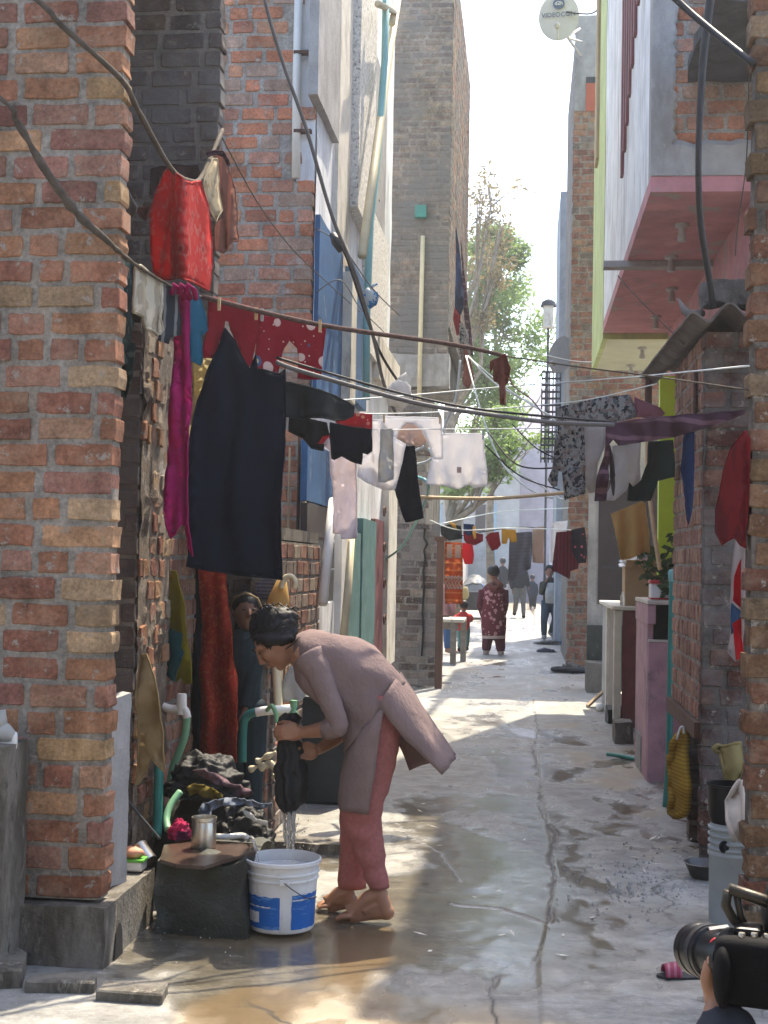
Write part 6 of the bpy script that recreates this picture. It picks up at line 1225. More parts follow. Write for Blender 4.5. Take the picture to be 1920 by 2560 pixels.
# ------------------------------------------------------------ heaps of washing
heap('stone_stand',V(at(510,2000,6.25).x,6.35,0),(.33,.24,.42),'cement_dark','dark stone stand under the heap of washing','stand',.12,2,3)
cw=lambda px,py,Y: at(px,py,Y)
p=cw(515,1990,6.2); heap('black_washing',p,(.185,.15,.19),'wet_black','big heap of black wet washing on the stand','washing',.22,2.0,11,90,50)
sheet('mauve_washing',zc('H',[(690,1820),(800,1805),(880,1830),(960,1890),(1060,1930),(1150,1960),(1215,1990),(1215,2030),(1140,2045),(1080,2055),(1050,1980),(960,1960),(900,1930),(800,1890)]),lambda x,y:5.98-.05*math.sin((x-480)/30),(cloth('c_wetmauve',(.13,.085,.10),transl=.0) and 'c_wetmauve'),'wet mauve garment draped over the black washing','washing',.03,.04,th=.004,sp=.012,asp=.5,hem=False)
sheet('mustard_washing',zc('H',[(650,1960),(700,1935),(790,1945),(880,1985),(940,2020),(960,2060),(860,2065),(800,2035),(720,2020),(680,2035)]),5.96,(cloth('c_wetmustard',(.13,.10,.02),transl=0) and 'c_wetmustard'),'twisted mustard cloth under the black washing','washing',.03,.035,th=.004,sp=.010,asp=.4,hem=False)
cloth('c_denim',(.16,.18,.22),transl=.0,bump=.5,bs=60,pat=P_swirl(16,.5,(.13,.16,.21)))
p=cw(605,2110,5.98); heap('black_washing',V(p.x,p.y,zt*.6),(.15,.15,.235),'wet_black','heap of black wet washing behind the canister','washing',.24,2.2,21,90,50)
sheet('denim_washing',zc('L',[(1170,545),(1200,495),(1280,470),(1400,460),(1500,480),(1560,500),(1615,485),(1610,520),(1540,520),(1440,500),(1330,505),(1260,530),(1270,565),(1200,570)]),5.80,'c_denim','faded blue denim garment on top of the black heap','washing',.04,.035,th=.004,sp=.010,asp=.5,hem=False)
sheet('pale_strip',zc('L',[(1440,530),(1470,540),(1520,590),(1585,600),(1580,630),(1530,620),(1490,590),(1455,560)]),5.80,'c_greywhite','pale trouser hem showing in the black heap','washing',.03,.03,th=.004,sp=.01,hem=False)
p=cw(660,2075,6.6); heap('colour_rags',V(p.x,p.y,0),(.10,.06,.05),'c_pinkrag','small pink and dark rags on the ground behind the bucket','rags',.5,3,31)
# ------------------------------------------------------------ taps, hoses, pipes
T=lambda px,py,Y=6.35: at(px,py,Y)
bent('tap_pipe',[T(404,1765),T(425,1772),T(445,1772),T(462,1776),T(468,1795)],.020,'pvc_white','white plastic tap pipe with a square cap by the mustard garment','tap')
b=MB(); b.lathe([(0,0),(.026,0),(.023,.062),(.020,.068),(0,.068)],T(454,1770)-V(0,.0,0),14); b.lathe([(.022,-.03),(.022,0)],T(454,1770),14); b.build('cap',mt('pvc_white'),COL.objects['tap_pipe'],smooth=True,sa=40)
bent('green_hose',[T(468,1792),T(462,1840),T(448,1880),T(432,1920),T(425,1960)],.018,'hose_green','light green hose hanging from the white tap','hose')
bent('green_hose',[T(450,1980,6.0),T(428,2010,5.95),T(416,2045,5.9),T(420,2075,5.85)],.016,'hose_green','light green hose curving beside the pink cloth','hose')
bent('green_pipe',[T(393,2090,6.0),T(396,1985,6.05),T(398,1900,6.1)],.022,'pvc_green','short dark green pipe standing beside the sack cloth','pipe')
bent('green_pipe',[T(606,1905,6.9),T(608,1820,6.9),T(616,1792,6.9),T(640,1780,6.9),T(700,1774,6.95),T(738,1772,7.0)],.022,'pvc_green','green elbow water pipe behind the wet cloth','pipe')
bent('white_sleeve',[T(640,1781,6.86),T(670,1776,6.87),T(735,1772,6.95)],.024,'pvc_white','pale sleeve on the green water pipe','pipe')
bent('cream_hose',[T(690,1660,7.0),T(694,1730,6.95),T(698,1790,6.9)],.022,'pvc_cream','cream hose hanging down to the green elbow pipe','hose')
bent('hose_loop',[T(668,1775,6.85),T(680,1765,6.8),T(690,1785,6.8),T(692,1808,6.8)],.012,'hose_green','loop of pale green hose tied on the elbow pipe','hose')
b=MB(); p=T(733,1815,6.6); b.lathe([(0,0),(.025,0),(.027,.02),(.024,.06),(.012,.08),(.012,.09),(.018,.092),(.018,.125),(0,.127)],p,16); o=b.build('plastic_bottle',mt('hose_green'),smooth=True,sa=40); tag(o,'green plastic bottle with pale cap behind the wet cloth','bottle')
for pts,lab in ([(640,1905),(660,1895),(690,1880)],'broken cream pipe pieces knotted behind the washing'),([(622,1925),(650,1915),(672,1918)],'short pale pipe stub behind the washing'),([(650,1925),(672,1905),(690,1935),(680,1945)],'bent white strap behind the washing'):
    bent('pipe_piece',[T(x,y,6.5) for x,y in pts],[.012+.006*math.sin(i) for i in range(6*(len(pts)-1)+1)],'pvc_cream',lab,'pipe')
b=MB(); p=T(690,1545,7.15); q=T(706,1440,7.15); b.tube([p,lerp(p,q,.5),q],[.075,.055,.018],12); o=b.build('yellow_cover',mt('c_yellowsheet'),smooth=True); tag(o,'yellow cloth cone hanging beside the hooked cane','cloth')
bent('hooked_cane',[T(702,1470,7.1),T(712,1446,7.1),T(728,1442,7.1),T(738,1456,7.1),T(734,1470,7.1)],.016,'pvc_cream','cream hooked cane end above the woman\'s head','cane')
sheet('checked_rag',[(640,1460),(665,1445),(690,1452),(692,1490),(660,1500),(640,1490)],7.2,'c_shawl','small checked rag hanging behind the woman\'s head','rag',.02,.05)
# dark tank behind the woman
f=gr(780,2010); a_=at(705,1900,f.y).x; c_=at(868,1900,f.y).x; M('tank_dark',(.014,.022,.026),rough=.5,var=.4,scale=4,bump=.3,spec=.4,col2=[((.10,.10,.09),(.6,.75),4,(1,1,.4))])
rbox('water_tank',(a_,f.y,0),(c_,f.y+.55,at(780,1740,f.y).z),'tank_dark','big dark teal water tank behind the washing woman','tank',bev=.02)
f=gr(720,2128); rbox('drain_kerb',(at(585,2128,f.y).x,f.y,-.02),(at(852,2128,f.y).x,f.y+.14,.045),'cement','low wet kerb along the drain behind the bucket','kerb',n=.012,sub=.04)
# slabs on the left
cs=at(268,2220,5.25);ct=at(318,1730,5.35)
b=MB(); g0=lambda s,t: V(lerp(cs.x-.01,cs.x+.05,s)+.008*N3(t*9,s*3,1),5.22+.12*s+.01*N3(s*7,t*9,3),lerp(zl,lerp(at(268,1752,5.25).z,at(318,1722,5.5).z,s),t)); b.grid(g0,6,20); b.grid(lambda s,t:g0(s,t)+V(-.05,.05,0),6,20); b.grid(lambda s,t:g0(0,s)+V(-.05,.05,0)*t,20,1); b.grid(lambda s,t:g0(1,s)+V(-.05,.05,0)*t,20,1); b.grid(lambda s,t:g0(s,1)+V(-.05,.05,0)*t,6,1)
o=b.build('cement_slab',mt('plaster_grey'),smooth=True,sa=50); tag(o,'tall pale cement slab standing on the ledge by the pillar','slab')
def slabpoly(name,pts,h,mat,label,cat,z0=.0):
    b=MB(); bot=[gr(*p)+V(0,0,z0) for p in pts]; n=len(bot); b.add([*[p+V(0,0,h+.004*N3(p.x*20,p.y*20,1)) for p in bot],*[p-V(0,0,.02) for p in bot]],[tuple(range(n)),tuple(range(2*n-1,n-1,-1))]+[(i,i+n,(i+1)%n+n,(i+1)%n) for i in range(n)])
    o=b.build(name,mt(mat)); m_=o.modifiers.new('b','BEVEL'); m_.width=.006; return tag(o,label,cat)
slabpoly('stone_slab',[(60,2478),(235,2482),(243,2462),(225,2452),(120,2458),(70,2462)],.035,'cement','flat broken stone slab at the foot of the plinth','stone')
slabpoly('stone_slab',[(238,2500),(405,2512),(420,2480),(405,2468),(330,2478),(262,2475)],.035,'cement','flat pale stone slab lying right of the plinth','stone')
slabpoly('stone_lump',[(-40,2470),(55,2466),(66,2420),(40,2405),(-40,2405)],.06,'cement','rough stone lump at the foot of the low wall','stone')
b=MB(); p=at(8,1845,4.86); zt2=at(30,1868,4.75).z
b.tube([V(p.x-.11,p.y,zt2+.035),V(p.x-.05,p.y,zt2+.045),V(p.x+.01,p.y,zt2+.035),V(p.x+.045,p.y-.01,zt2+.022)],[.035,.045,.035,.018],14); b.tube([V(p.x-.02,p.y,zt2+.05),V(p.x-.03,p.y,zt2+.115)],[.036,.034],14)
o=b.build('shoe',mt('c_greywhite'),smooth=True); tag(o,'grey canvas shoe standing on the low wall','shoe')
b=MB(); b.tube([V(p.x-.13,p.y,zt2+.010),V(p.x-.03,p.y,zt2+.010),V(p.x+.055,p.y-.01,zt2+.010)],[(.05,.010),(.048,.010),(.03,.009)],12,up=(0,1,0)); b.build('sole',mt('plastic_white'),o,smooth=True)
bent('iron_rod',[at(318,2000,5.6),at(355,2045,5.6),at(400,2098,5.6)],.006,'iron_dark','thin iron rod leaning from the slab to the concrete block','rod',6)
# ------------------------------------------------------------ right side things
G=gr
# pink counter
f=G(1625,1958); xL_=f.x-.01; zT=at(1660,1512,f.y).z; xi=at(1620,1700,f.y).x
pcn=empty('pink_counter',V(xL_+.2,f.y+.5,0),'grimy pink concrete counter with open shelf beside the green pipe','counter')
xo=at(1592,1700,f.y+.0).x; yb3=f.y+1.05
rbox('front_panel',(xi,f.y,0),(xi+.36,f.y+.05,at(1650,1605,f.y).z),'pink_grimy',par=pcn)
rbox('front_rim',(xi,f.y-.006,at(1650,1605,f.y).z),(xi+.36,f.y+.05,at(1650,1600,f.y).z),'plaster_pale',par=pcn,bev=0)
rbox('top_slab',(xi-.012,f.y-.02,zT-.0),(xi+.4,yb3,zT+.03),'plaster_pale',par=pcn)
rbox('side_panel',(xi-.003,f.y+.06,0),(xi+.04,yb3-.02,zT-.09),'pink_grimy',par=pcn); rbox('side_beam',(xi-.008,f.y-.004,zT-.14),(xi+.05,yb3,zT-.002),'pink_grimy',par=pcn)
rbox('shelf_back',(xi+.06,f.y+.35,.7),(xi+.36,f.y+.38,zT-.005),'cement_dark',par=pcn,bev=0); rbox('inner_shelf',(xi+.052,f.y+.055,at(1650,1608,f.y).z-.03),(xi+.36,f.y+.34,at(1650,1608,f.y).z-.005),'plaster_grey',par=pcn,bev=0)
# grey counter behind it
f2y=13.0; xg=at(1540,1640,f2y).x; zg=at(1560,1525,f2y).z
gc=empty('grey_counter',V(xg+.2,13.6,0),'grey and cream concrete counter carrying the cardboard box','counter')
rbox('top_slab',(xg-.04,f2y-.03,zg),(xg+.55,15.3,zg+.035),'plaster_pale',par=gc); rbox('post',(xg-.02,f2y,0),(xg+.05,f2y+.09,zg-.003),'plaster_pale',par=gc); rbox('post',(xg-.02,14.2,0),(xg+.05,14.3,zg-.003),'plaster_pale',par=gc); rbox('side_panel',(xg+.0,f2y+.1,0),(xg+.04,14.15,zg-.004),'wood_grey',par=gc,bev=0); rbox('side_panel',(xg+.0,14.32,0),(xg+.04,15.25,zg-.004),'plaster_grey',par=gc,bev=0)
rbox('front_panel',(xg+.06,f2y+.02,0),(xg+.5,f2y+.06,zg-.004),'maroon_paint',par=gc,bev=0)
# things on the counters
p=at(1562,1520,13.2); q=at(1672,1410,13.2); zz=zg+.038
bx=empty('cardboard_box',V((p.x+q.x)/2,13.3,zz),'large brown cardboard box on the grey counter','box')
b=MB(); b.box((p.x,13.2,zz),(q.x+.05,13.6,at(1600,1412,13.2).z)); b.build('carton',mt('cardboard'),bx)
b=MB(); b.obox(V((p.x+q.x)/2,13.13,at(1600,1412,13.2).z+.005),((q.x-p.x)/2,0,0),(0,.075,-.035),(0,.001,.003)); b.build('flap',mt('cardboard'),bx)
M('foil',(.62,.60,.58),rough=.25,metal=.8,var=.3,scale=9,bump=.8,bs=14,bd=.02,col2=(.5,.25,.18),th=(.6,.65),s2=6)
p=at(1600,1418,13.2); heap('foil_sheets',V(p.x+.02,13.35,p.z),(.20,.17,.12),'foil','crumpled silver and pink foil packets on the cardboard box','packets',.4,2.6,5)
p=at(1628,1500,f.y+.2); zz2=zT+.032
tn=empty('tin_box',V(p.x+.08,f.y+.2,zz2),'white tin with red lid standing on the pink counter','tin')
w_=.17; b=MB(); b.box((p.x-.01,f.y+.12,zz2),(p.x+w_,f.y+.3,zz2+.115)); bo=b.build('tin',mt('plastic_white'),tn); bo.modifiers.new('b','BEVEL').width=.008
b=MB(); b.box((p.x-.015,f.y+.115,zz2+.116),(p.x+w_+.005,f.y+.305,zz2+.140)); b.build('lid',mt('plastic_red'),tn); b=MB(); b.box((p.x-.012,f.y+.117,zz2+.002),(p.x+w_+.002,f.y+.303,zz2+.014)); b.build('base_band',mt('plastic_red'),tn)
b=MB(); p=at(1556,1516,13.1); b.lathe([(0,0),(.022,0),(.024,.03),(.024,.09),(.012,.12),(.012,.135),(0,.137)],V(p.x,13.1,zg+.037),14); o=b.build('plastic_bottle',mt('clear_water'),smooth=True,sa=40); tag(o,'clear plastic bottle at the corner of the grey counter','bottle')
# plants
def leafplant(name,base,n,hgt,spr,lab,mat='leaf_dark',ls=.035,seed=1,stem='bark'):
    rr=random.Random(seed); t=empty(name,base,lab,'plant'); b=MB(); lf=MB()
    for i in range(n):
        a=rr.uniform(0,6.28); tip=V(spr*math.cos(a)*rr.uniform(.3,1),spr*.6*math.sin(a)*rr.uniform(.3,1),hgt*rr.uniform(.5,1)); pts=[Vector(base)+tip*(k/5)+V(0,0,.03*math.sin(k*1.1))+V(rr.uniform(-.01,.01),0,0)*k for k in range(6)]; b.tube(pts,[.005,.004,.004,.003,.002,.0015],5)
        for k in range(2,6):
            for _ in range(3):
                c=pts[k]+V(rr.uniform(-.04,.04),rr.uniform(-.04,.04),rr.uniform(-.03,.03)); u=V(rr.gauss(0,1),rr.gauss(0,1),rr.gauss(0,.6)).normalized(); w=u.cross(V(rr.gauss(0,1),rr.gauss(0,1),rr.gauss(0,1))).normalized(); s=ls*rr.uniform(.6,1.3)
                lf.add([c-u*s,c+w*s*.5,c+u*s,c-w*s*.5],[(0,1,2,3)])
    b.build('stem',mt(stem),t,smooth=True); lf.build('leaves',mt(mat),t)
p=at(1668,1418,11.3); leafplant('potted_plant',V(p.x,11.3,zT-.0),14,.55,.30,'leafy plant between the lime green gate and the brick hut','leaf_dark',.05,3)
p=at(1600,1420,13.0); leafplant('twig_plant',V(p.x+.05,13.3,zg+.35),6,.38,.28,'sparse twiggy plant in front of the yellow sheet','leaf_dark',.03,8)
p=at(1676,1500,f.y+.05); leafplant('small_plant',V(p.x,f.y+.09,zT+.03),7,.17,.07,'small pale green plant beside the white tin','leaf_dark',.028,5)
bent('bamboo_stick',[at(1650,1425,10.9),at(1630,1290,10.9),at(1618,1170,10.95),at(1622,1000,11)],.017,'bamboo','crooked bamboo stick standing behind the plants','stick',8)
bent('iron_rod',[at(1620,1050,8.9),at(1622,940,8.9)],.022,'rope_brown','rusty rod holding the clothes lines near the hut','rod',8)
bent('iron_rod',[at(1738,1040,7.3),at(1740,925,7.3)],.012,'rope_brown','rusty rod standing before the brick hut','rod',8)
# green pipe
g0_=G(1668,2020); bent('green_pipe',[V(g0_.x-.01,g0_.y,0),at(1672,1900,g0_.y),at(1676,1700,g0_.y),at(1682,1440,g0_.y)],.021,'pvc_green','tall green water pipe with rounded cap beside the pink counter','pipe',12)
b=MB(); b.lathe([(.026,-.03),(.030,0),(.030,.03),(.022,.045),(0,.05)],at(1682,1442,g0_.y),14); b.ell(at(1690,1430,g0_.y),(.03,.025,.018),None,12,8); b.build('cap',mt('wire_teal'),COL.objects['green_pipe.002'] if 'green_pipe.002' in COL.objects else None,smooth=True)
# blocks and bits along the right wall
def blk(px0,px1,pyb,pyt,name,mat,lab,cat,d=.3,n=.01):
    f_=G((px0+px1)/2,pyb); rbox(name,(at(px0,pyb,f_.y).x,f_.y,-.01),(at(px1,pyb,f_.y).x,f_.y+d,at(px0,pyt,f_.y).z),mat,lab,cat,n=n,sub=.05,sd=px0)
blk(1537,1582,1862,1806,'concrete_block','cement','pale concrete block before the grey counter','block',.32)
blk(1517,1560,1812,1772,'dark_stone','cement_dark','pair of dark stones behind the concrete block','stone',.3,.03)
blk(1536,1566,1765,1735,'concrete_block','plaster_pale','small cream block behind the dark stones','block',.3)
blk(1600,1625,1935,1838,'slotted_crate','plaster_grey','grey slotted crate leaning on the pink counter','crate',.35)
blk(1512,1532,1700,1610,'concrete_block','plaster_grey','upright grey block beside the doorstep','block',.3)
b=MB(); p=G(1465,1768);q=at(1545,1695,p.y+.35); b.hexa([V(p.x,p.y,0),V(p.x+.02,p.y-.09,0),V(p.x+.02,p.y-.09,.03),V(p.x,p.y,.03),V(q.x,q.y,q.z),V(q.x+.02,q.y-.09,q.z),V(q.x+.02,q.y-.09,q.z+.03),V(q.x,q.y,q.z+.03)]); o=b.build('plank',mt('wood_raw')); tag(o,'weathered plank ramp leaning on the doorstep','plank')
b=MB(); p=G(1500,1778); b.lathe([(0,0),(.038,.005),(.045,.04),(.040,.075),(0,.085)],V(p.x,p.y,0),16); o=b.build('white_jar',mt('plastic_white'),smooth=True); tag(o,'small round white jar lying beside the plank','jar')
bent('green_pipe',[G(1518,1886,.02),G(1550,1890,.02),G(1600,1900,.02)],.017,'pvc_green','short green pipe lying on the ground by the pink counter','pipe')
# tyre with rubble
p=G(1424,1680); ty=MB(); rs=[]
for k in range(36):
    a=2*math.pi*k/36; rs.append([V(p.x+(.245+.032*math.cos(q))*math.cos(a),p.y+(.245+.032*math.cos(q))*math.sin(a)*1.0,.035+.032*math.sin(q)) for q in [2*math.pi*j/10 for j in range(10)]])
ty.loft(rs+[rs[0]],False); o=ty.build('tyre',mt('tyre'),smooth=True); tag(o,'old bicycle tyre lying on the lane with rubble inside','tyre')
heap('rubble_heap',V(p.x+.03,p.y+.02,0),(.17,.15,.10),'stone_rough','little grey rubble heap inside the tyre','rubble',.5,3,14)
p=G(1415,1632); rbox('crate',(p.x-.08,p.y,0),(p.x+.14,p.y+.2,.14),'iron_dark','small dark crate by the right tower foot','crate'); heap('rag_heap',V(p.x-.35,p.y+.1,0),(.16,.1,.06),'c_shawl','grey rags on the lane before the crate','rags',.4,3,3); heap('rag_heap',V(p.x+.02,p.y+.1,.14),(.12,.09,.10),'c_bluetowel','blue rags piled on the small dark crate','rags',.4,3,5)
p=G(1375,1612); heap('rubble_heap',V(p.x,p.y+.2,0),(.28,.12,.06),'stone_rough','low rubble strip near the walking man','rubble',.5,4,17)
p=G(1410,1588); heap('yellow_bag',V(p.x+.1,p.y,0),(.14,.1,.16),'c_paleyellow','pale yellow bag slumped by the right wall','bag',.35,3,9)
# hut side: yellow bag, sack, cloth, pots
sheet('yellow_mesh_bag',zc('J',[(340,200),(375,205),(375,300),(350,420),(345,560),(355,700),(350,900),(300,1000),(265,1030),(230,1000),(240,850),(245,700),(235,560),(222,450),(255,420),(250,320),(290,260)]),7.55,(cloth('c_yellowbag',(.44,.27,.035),transl=.25,pat=P_stripe(16,.8,(.22,.13,.03),'Z')) and 'c_yellowbag'),'long yellow mesh bag hanging beside the green pipe','bag',.06,.08,th=.02,asp=1.5)
bent('bag_cord',[at(1692,1850,7.5),at(1700,1822,7.5),at(1708,1818,7.5),at(1710,1835,7.5)],.006,'wire_white',None,None,6,COL.objects['yellow_mesh_bag'])
sheet('tied_sack',zc('J',[(640,350),(690,330),(740,345),(850,305),(915,310),(930,500),(915,760),(840,770),(770,755),(745,600),(715,400),(660,385)]),6.7,(cloth('c_sackyellow',(.27,.22,.095),transl=.2,bump=.8,bs=40) and 'c_sackyellow'),'yellowish cloth sack tied to the hut with a cord','sack',.06,.10,th=.01,asp=1.5)
bent('sack_cord',[at(1745,1862,6.95),at(1765,1866,6.9),at(1790,1866,6.72)],.005,'rope_jute',None,None,6,COL.objects['tied_sack'])
sheet('white_cloth_bag',zc('J',[(905,700),(925,690),(935,900),(925,1235),(880,1240),(830,1220),(790,1150),(775,1050),(800,900),(840,790)]),5.6,(cloth('c_cream',(.56,.51,.45),transl=.25) and 'c_cream'),'cream cloth bag hanging at the edge of the right pillar','bag',.06,.09,th=.01,asp=1.5)
f3=G(1815,2320); Yd=5.95; xc=at(1835,2200,Yd).x; r=.105
dr_=empty('drum',V(xc,Yd,0),'grey plastic drum with stacked rims standing by the right pillar','drum')
ztop=at(1815,2140,Yd).z
b=MB(); b.lathe([(0,0),(r*.97,0),(r*.99,.02),(r,ztop),(r*1.06,ztop+.01),(r*1.06,ztop+.02),(r*.98,ztop+.03)],V(xc,Yd,0),32); b.build('body',mt('drum_grey'),dr_,smooth=True,sa=40)
b=MB(); z=ztop+.03
for i in range(4): b.lathe([(r*.98,z),(r*1.05,z+.004),(r*1.05,z+.012),(r*.96,z+.016),(r*.95,z+.028)],V(xc,Yd,0),32); z+=.028
b.build('stacked_rims',mt('drum_grey'),dr_,smooth=True,sa=40)
b=MB(); b.ell((xc-.055,Yd-.088,ztop+.055),(.022,.014,.026),None,12,8); b.build('dark_opening',mt('hole_shade'),dr_,smooth=True)
b=MB(); zp2=z; xk=at(1822,2050,Yd).x; b.lathe([(0,0),(.075,0),(.085,.03),(.092,.155),(.097,.158),(.097,.165),(.088,.165),(.08,.02),(0,.02)],V(xk,Yd,zp2),28); o=b.build('black_pot',mt('black_plastic'),smooth=True,sa=40); tag(o,'black plastic pot standing on the grey drum','pot')
p=G(1765,2200); Yb=p.y; k=Yb/FPX; b=MB(); b.lathe([(0,0),(.055,.0),(.075,.02),(.102,.078),(.110,.084),(.104,.086),(.07,.03),(0,.012)],V(p.x,Yb,0),32); o=b.build('metal_bowl',mt('steel_dark') if 'steel_dark' in MATS else (M('steel_dark',(.10,.095,.09),rough=.45,metal=.8,var=.3) and mt('steel_dark')),smooth=True,sa=40); tag(o,'dull metal bowl on the ground beside the drum','bowl')
# slippers
M('slipper_pink',(.22,.03,.06),rough=.6,var=.2,pat=P_stripe(14,.6,(.30,.10,.15),'X')); M('slipper_dark',(.022,.024,.03),rough=.6)
for (px,py,a,lab) in [(1712,2452,-.15,'dark pink strapped slipper on the right of the lane'),(1768,2440,.55,'second dark slipper half under the camera')]:
    c=G(px,py); t=empty('slipper',c,lab,'slipper'); d=V(math.cos(a),-math.sin(a),0); w=V(d.y,-d.x,0)
    b=MB(); n=20; ol=[]; 
    for k in range(n):
        q=2*math.pi*k/n; wl=.036*(1+.25*math.cos(q)); ol.append(c+d*.105*math.cos(q)*-1+w*wl*math.sin(q))
    b.loft([[p+V(0,0,.0) for p in ol],[p+V(0,0,.022) for p in ol]],True); b.build('sole',mt('slipper_dark'),t)
    b=MB(); b.grid(lambda s,u: c-d*.02*1-d*.06*(u)+w*(.04*math.cos(s*math.pi))+V(0,0,.022+.05*math.sin(s*math.pi)*(1-.25*u)),14,6); oo=b.build('strap',mt('slipper_pink'),t,smooth=True); oo.modifiers.new('s','SOLIDIFY').thickness=.004
# gravel patch
b=MB(); rr=random.Random(3)
for i in range(320):
    px=rr.gauss(1640,95); py=rr.gauss(2225,42)
    if rr.random()<.25: px=rr.gauss(1560,110); py=rr.gauss(2190,60)
    q=G(px,py); s=rr.uniform(.003,.011); 
    if q.x>1.0 or q.x<.15: continue
    vs_=[q+V(rr.gauss(0,1),rr.gauss(0,1),0).normalized()*s*rr.uniform(.6,1.3) for _ in range(4)]; c0=q+V(rr.uniform(-.3,.3)*s,rr.uniform(-.3,.3)*s,.012+s*.8)
    a=rr.uniform(0,6.28); vs_=[q+V(math.cos(a+1.57*k),math.sin(a+1.57*k),0)*s*rr.uniform(.7,1.3)+V(0,0,.008) for k in range(4)]
    b.add(vs_+[c0],[(0,1,4),(1,2,4),(2,3,4),(3,0,4)])
o=b.build('gravel',mt('gravel')); tag(o,'scatter of wet grey grit on the concrete','gravel'); o['kind']='stuff'
b=MB()
for i in range(170):
    px,py=rr.choice([(rr.gauss(1700,60),rr.gauss(2130,25)),(rr.gauss(1650,50),rr.gauss(1985,25)),(rr.gauss(1135,25),rr.gauss(1718,6)),(rr.gauss(1420,30),rr.gauss(1650,20)),(rr.uniform(1000,1500),rr.uniform(1650,2400))])
    q=G(px,py)+V(0,0,.012); a=rr.uniform(0,6.28); L=rr.uniform(.008,.04); u=V(math.cos(a),math.sin(a),rr.uniform(-.1,.4))*L; w=V(-math.sin(a),math.cos(a),.1)*rr.uniform(.003,.01); b.add([q-u,q+w,q+u,q-w],[(0,1,2,3)])
o=b.build('litter',mt('plaster_pale')); tag(o,'scraps of leaves and paper along the wall','litter'); o['kind']='stuff'
# ------------------------------------------------------------ bench and cart further down
f=G(1138,1662); Yn=f.y; bn=empty('bench',V(f.x,Yn,0),'rough wooden bench with pale worn top beside the gate post','bench')
zt3=at(1130,1556,Yn).z; x0=at(1096,1600,Yn).x; x1=at(1156,1600,Yn).x
rbox('top',(x0-.1,Yn-.02,zt3),(x1+.02,Yn+.9,zt3+.05),'plaster_pale',par=bn)
for (xx,yy) in ((x1-.14,Yn),(x1-.02,Yn+.75),(x0-.02,Yn),(x0-.02,Yn+.75)): rbox('leg',(xx-.045,yy,0),(xx+.045,yy+.08,zt3-.003),'wood_grey',par=bn,bev=.004)
rbox('apron',(x0,Yn+.02,zt3-.11),(x1-.06,Yn+.05,zt3-.004),'wood_grey',par=bn,bev=0)
p=G(1190,1548); ct=empty('covered_cart',V(p.x,p.y+1,0),'dark cart under a grey plastic sheet with blue patches','cart')
M('plastic_sheet',(.09,.095,.10),rough=.6,var=.3,scale=3,bump=.6,bs=10,bd=.03,col2=(.08,.16,.36),th=(.58,.6),s2=2)
b=MB(); b.box((p.x-.45,p.y,.25),(p.x+.35,p.y+1.6,.75)); b.build('body',mt('iron_dark'),ct)
for yy in (p.y+.2,p.y+1.3):
    b=MB(); b.lathe([(.05,-.03),(.27,-.035),(.30,-.02),(.30,.02),(.27,.035),(.05,.03)],(p.x+.33,yy,.30),20,(1,0,0)); b.build('wheel',mt('tyre'),ct,smooth=True,sa=40)
b=MB(); b.grid(lambda s,t: V(p.x-.5+.95*s+.06*N3(s*5,t*5,1),p.y-.05+1.5*t,.72+.55*math.sin(math.pi*min(1,s*1.05))**.7*(.5+.5*math.sin(math.pi*t))+.06*N3(s*7,t*7,4)),20,20); oo=b.build('plastic_cover',mt('plastic_sheet'),ct,smooth=True); oo.modifiers.new('s','SOLIDIFY').thickness=.01
p=G(1175,1560); b=MB(); b.ell(at(1163,1483,20.5),(.06,.05,.10),None,12,8,.2,3); o=b.build('pale_gourd',mt('c_paleyellow'),smooth=True); tag(o,'pale round bag hanging at the banner edge','bag')
# ------------------------------------------------------------ dishes and water tank
def dish(c,nrm,up,r,par_label,mat='dish_grey',text=False,arm=None):
    c=Vector(c); n=Vector(nrm).normalized(); u=(Vector(up)-n*Vector(up).dot(n)).normalized(); s=u.cross(n)
    t=empty('satellite_dish',c,par_label,'satellite dish')
    b=MB(); rings=[]
    for i in range(9):
        f=i/8; rings.append([c+s*(r*.82*f*math.cos(a))+u*(r*f*math.sin(a))-n*(.16*r*(1-f*f)) for a in [2*math.pi*k/40 for k in range(40)]])
    rings[0]=[c-n*.16*r+(p-c)*.02 for p in rings[1]]
    b.loft(rings,True); o=b.build('reflector',mt(mat),t,smooth=True,sa=60); o.modifiers.new('s','SOLIDIFY').thickness=.012
    b=MB(); b.tube([c-u*r*.9,c-u*r*1.0+n*.25*r,c-u*r*.62+n*.5*r],.012,6); b.build('feed_arm',mt('dish_grey'),t)
    b=MB(); b.lathe([(0,0),(.035,.0),(.04,.05),(.02,.09),(0,.1)],c-u*r*.60+n*.46*r,12,n); b.build('feed_horn',mt('dish_grey'),t,smooth=True)
    return t,c,n,u,s
Yd2=17.5; cD=at(1397,42,Yd2); rD=62*Yd2/FPX*1.0
t,c,n,u,s=dish(cD,(-.12,-1,.02),(0,0,1),rD,'white satellite dish with dark lettering mounted on the tall brick tower')
M('ink_blue',(.05,.08,.14),rough=.6,var=.05,bump=0); M('ink_white',(.7,.7,.7),rough=.6,var=.05,bump=0)
b=MB(); b.lathe([(0,0),(rD*.235,0),(rD*.235,.008),(0,.008)],c+u*rD*.52+s*-.0+n*.02,28,n); b.build('round_logo',mt('ink_blue'),t)
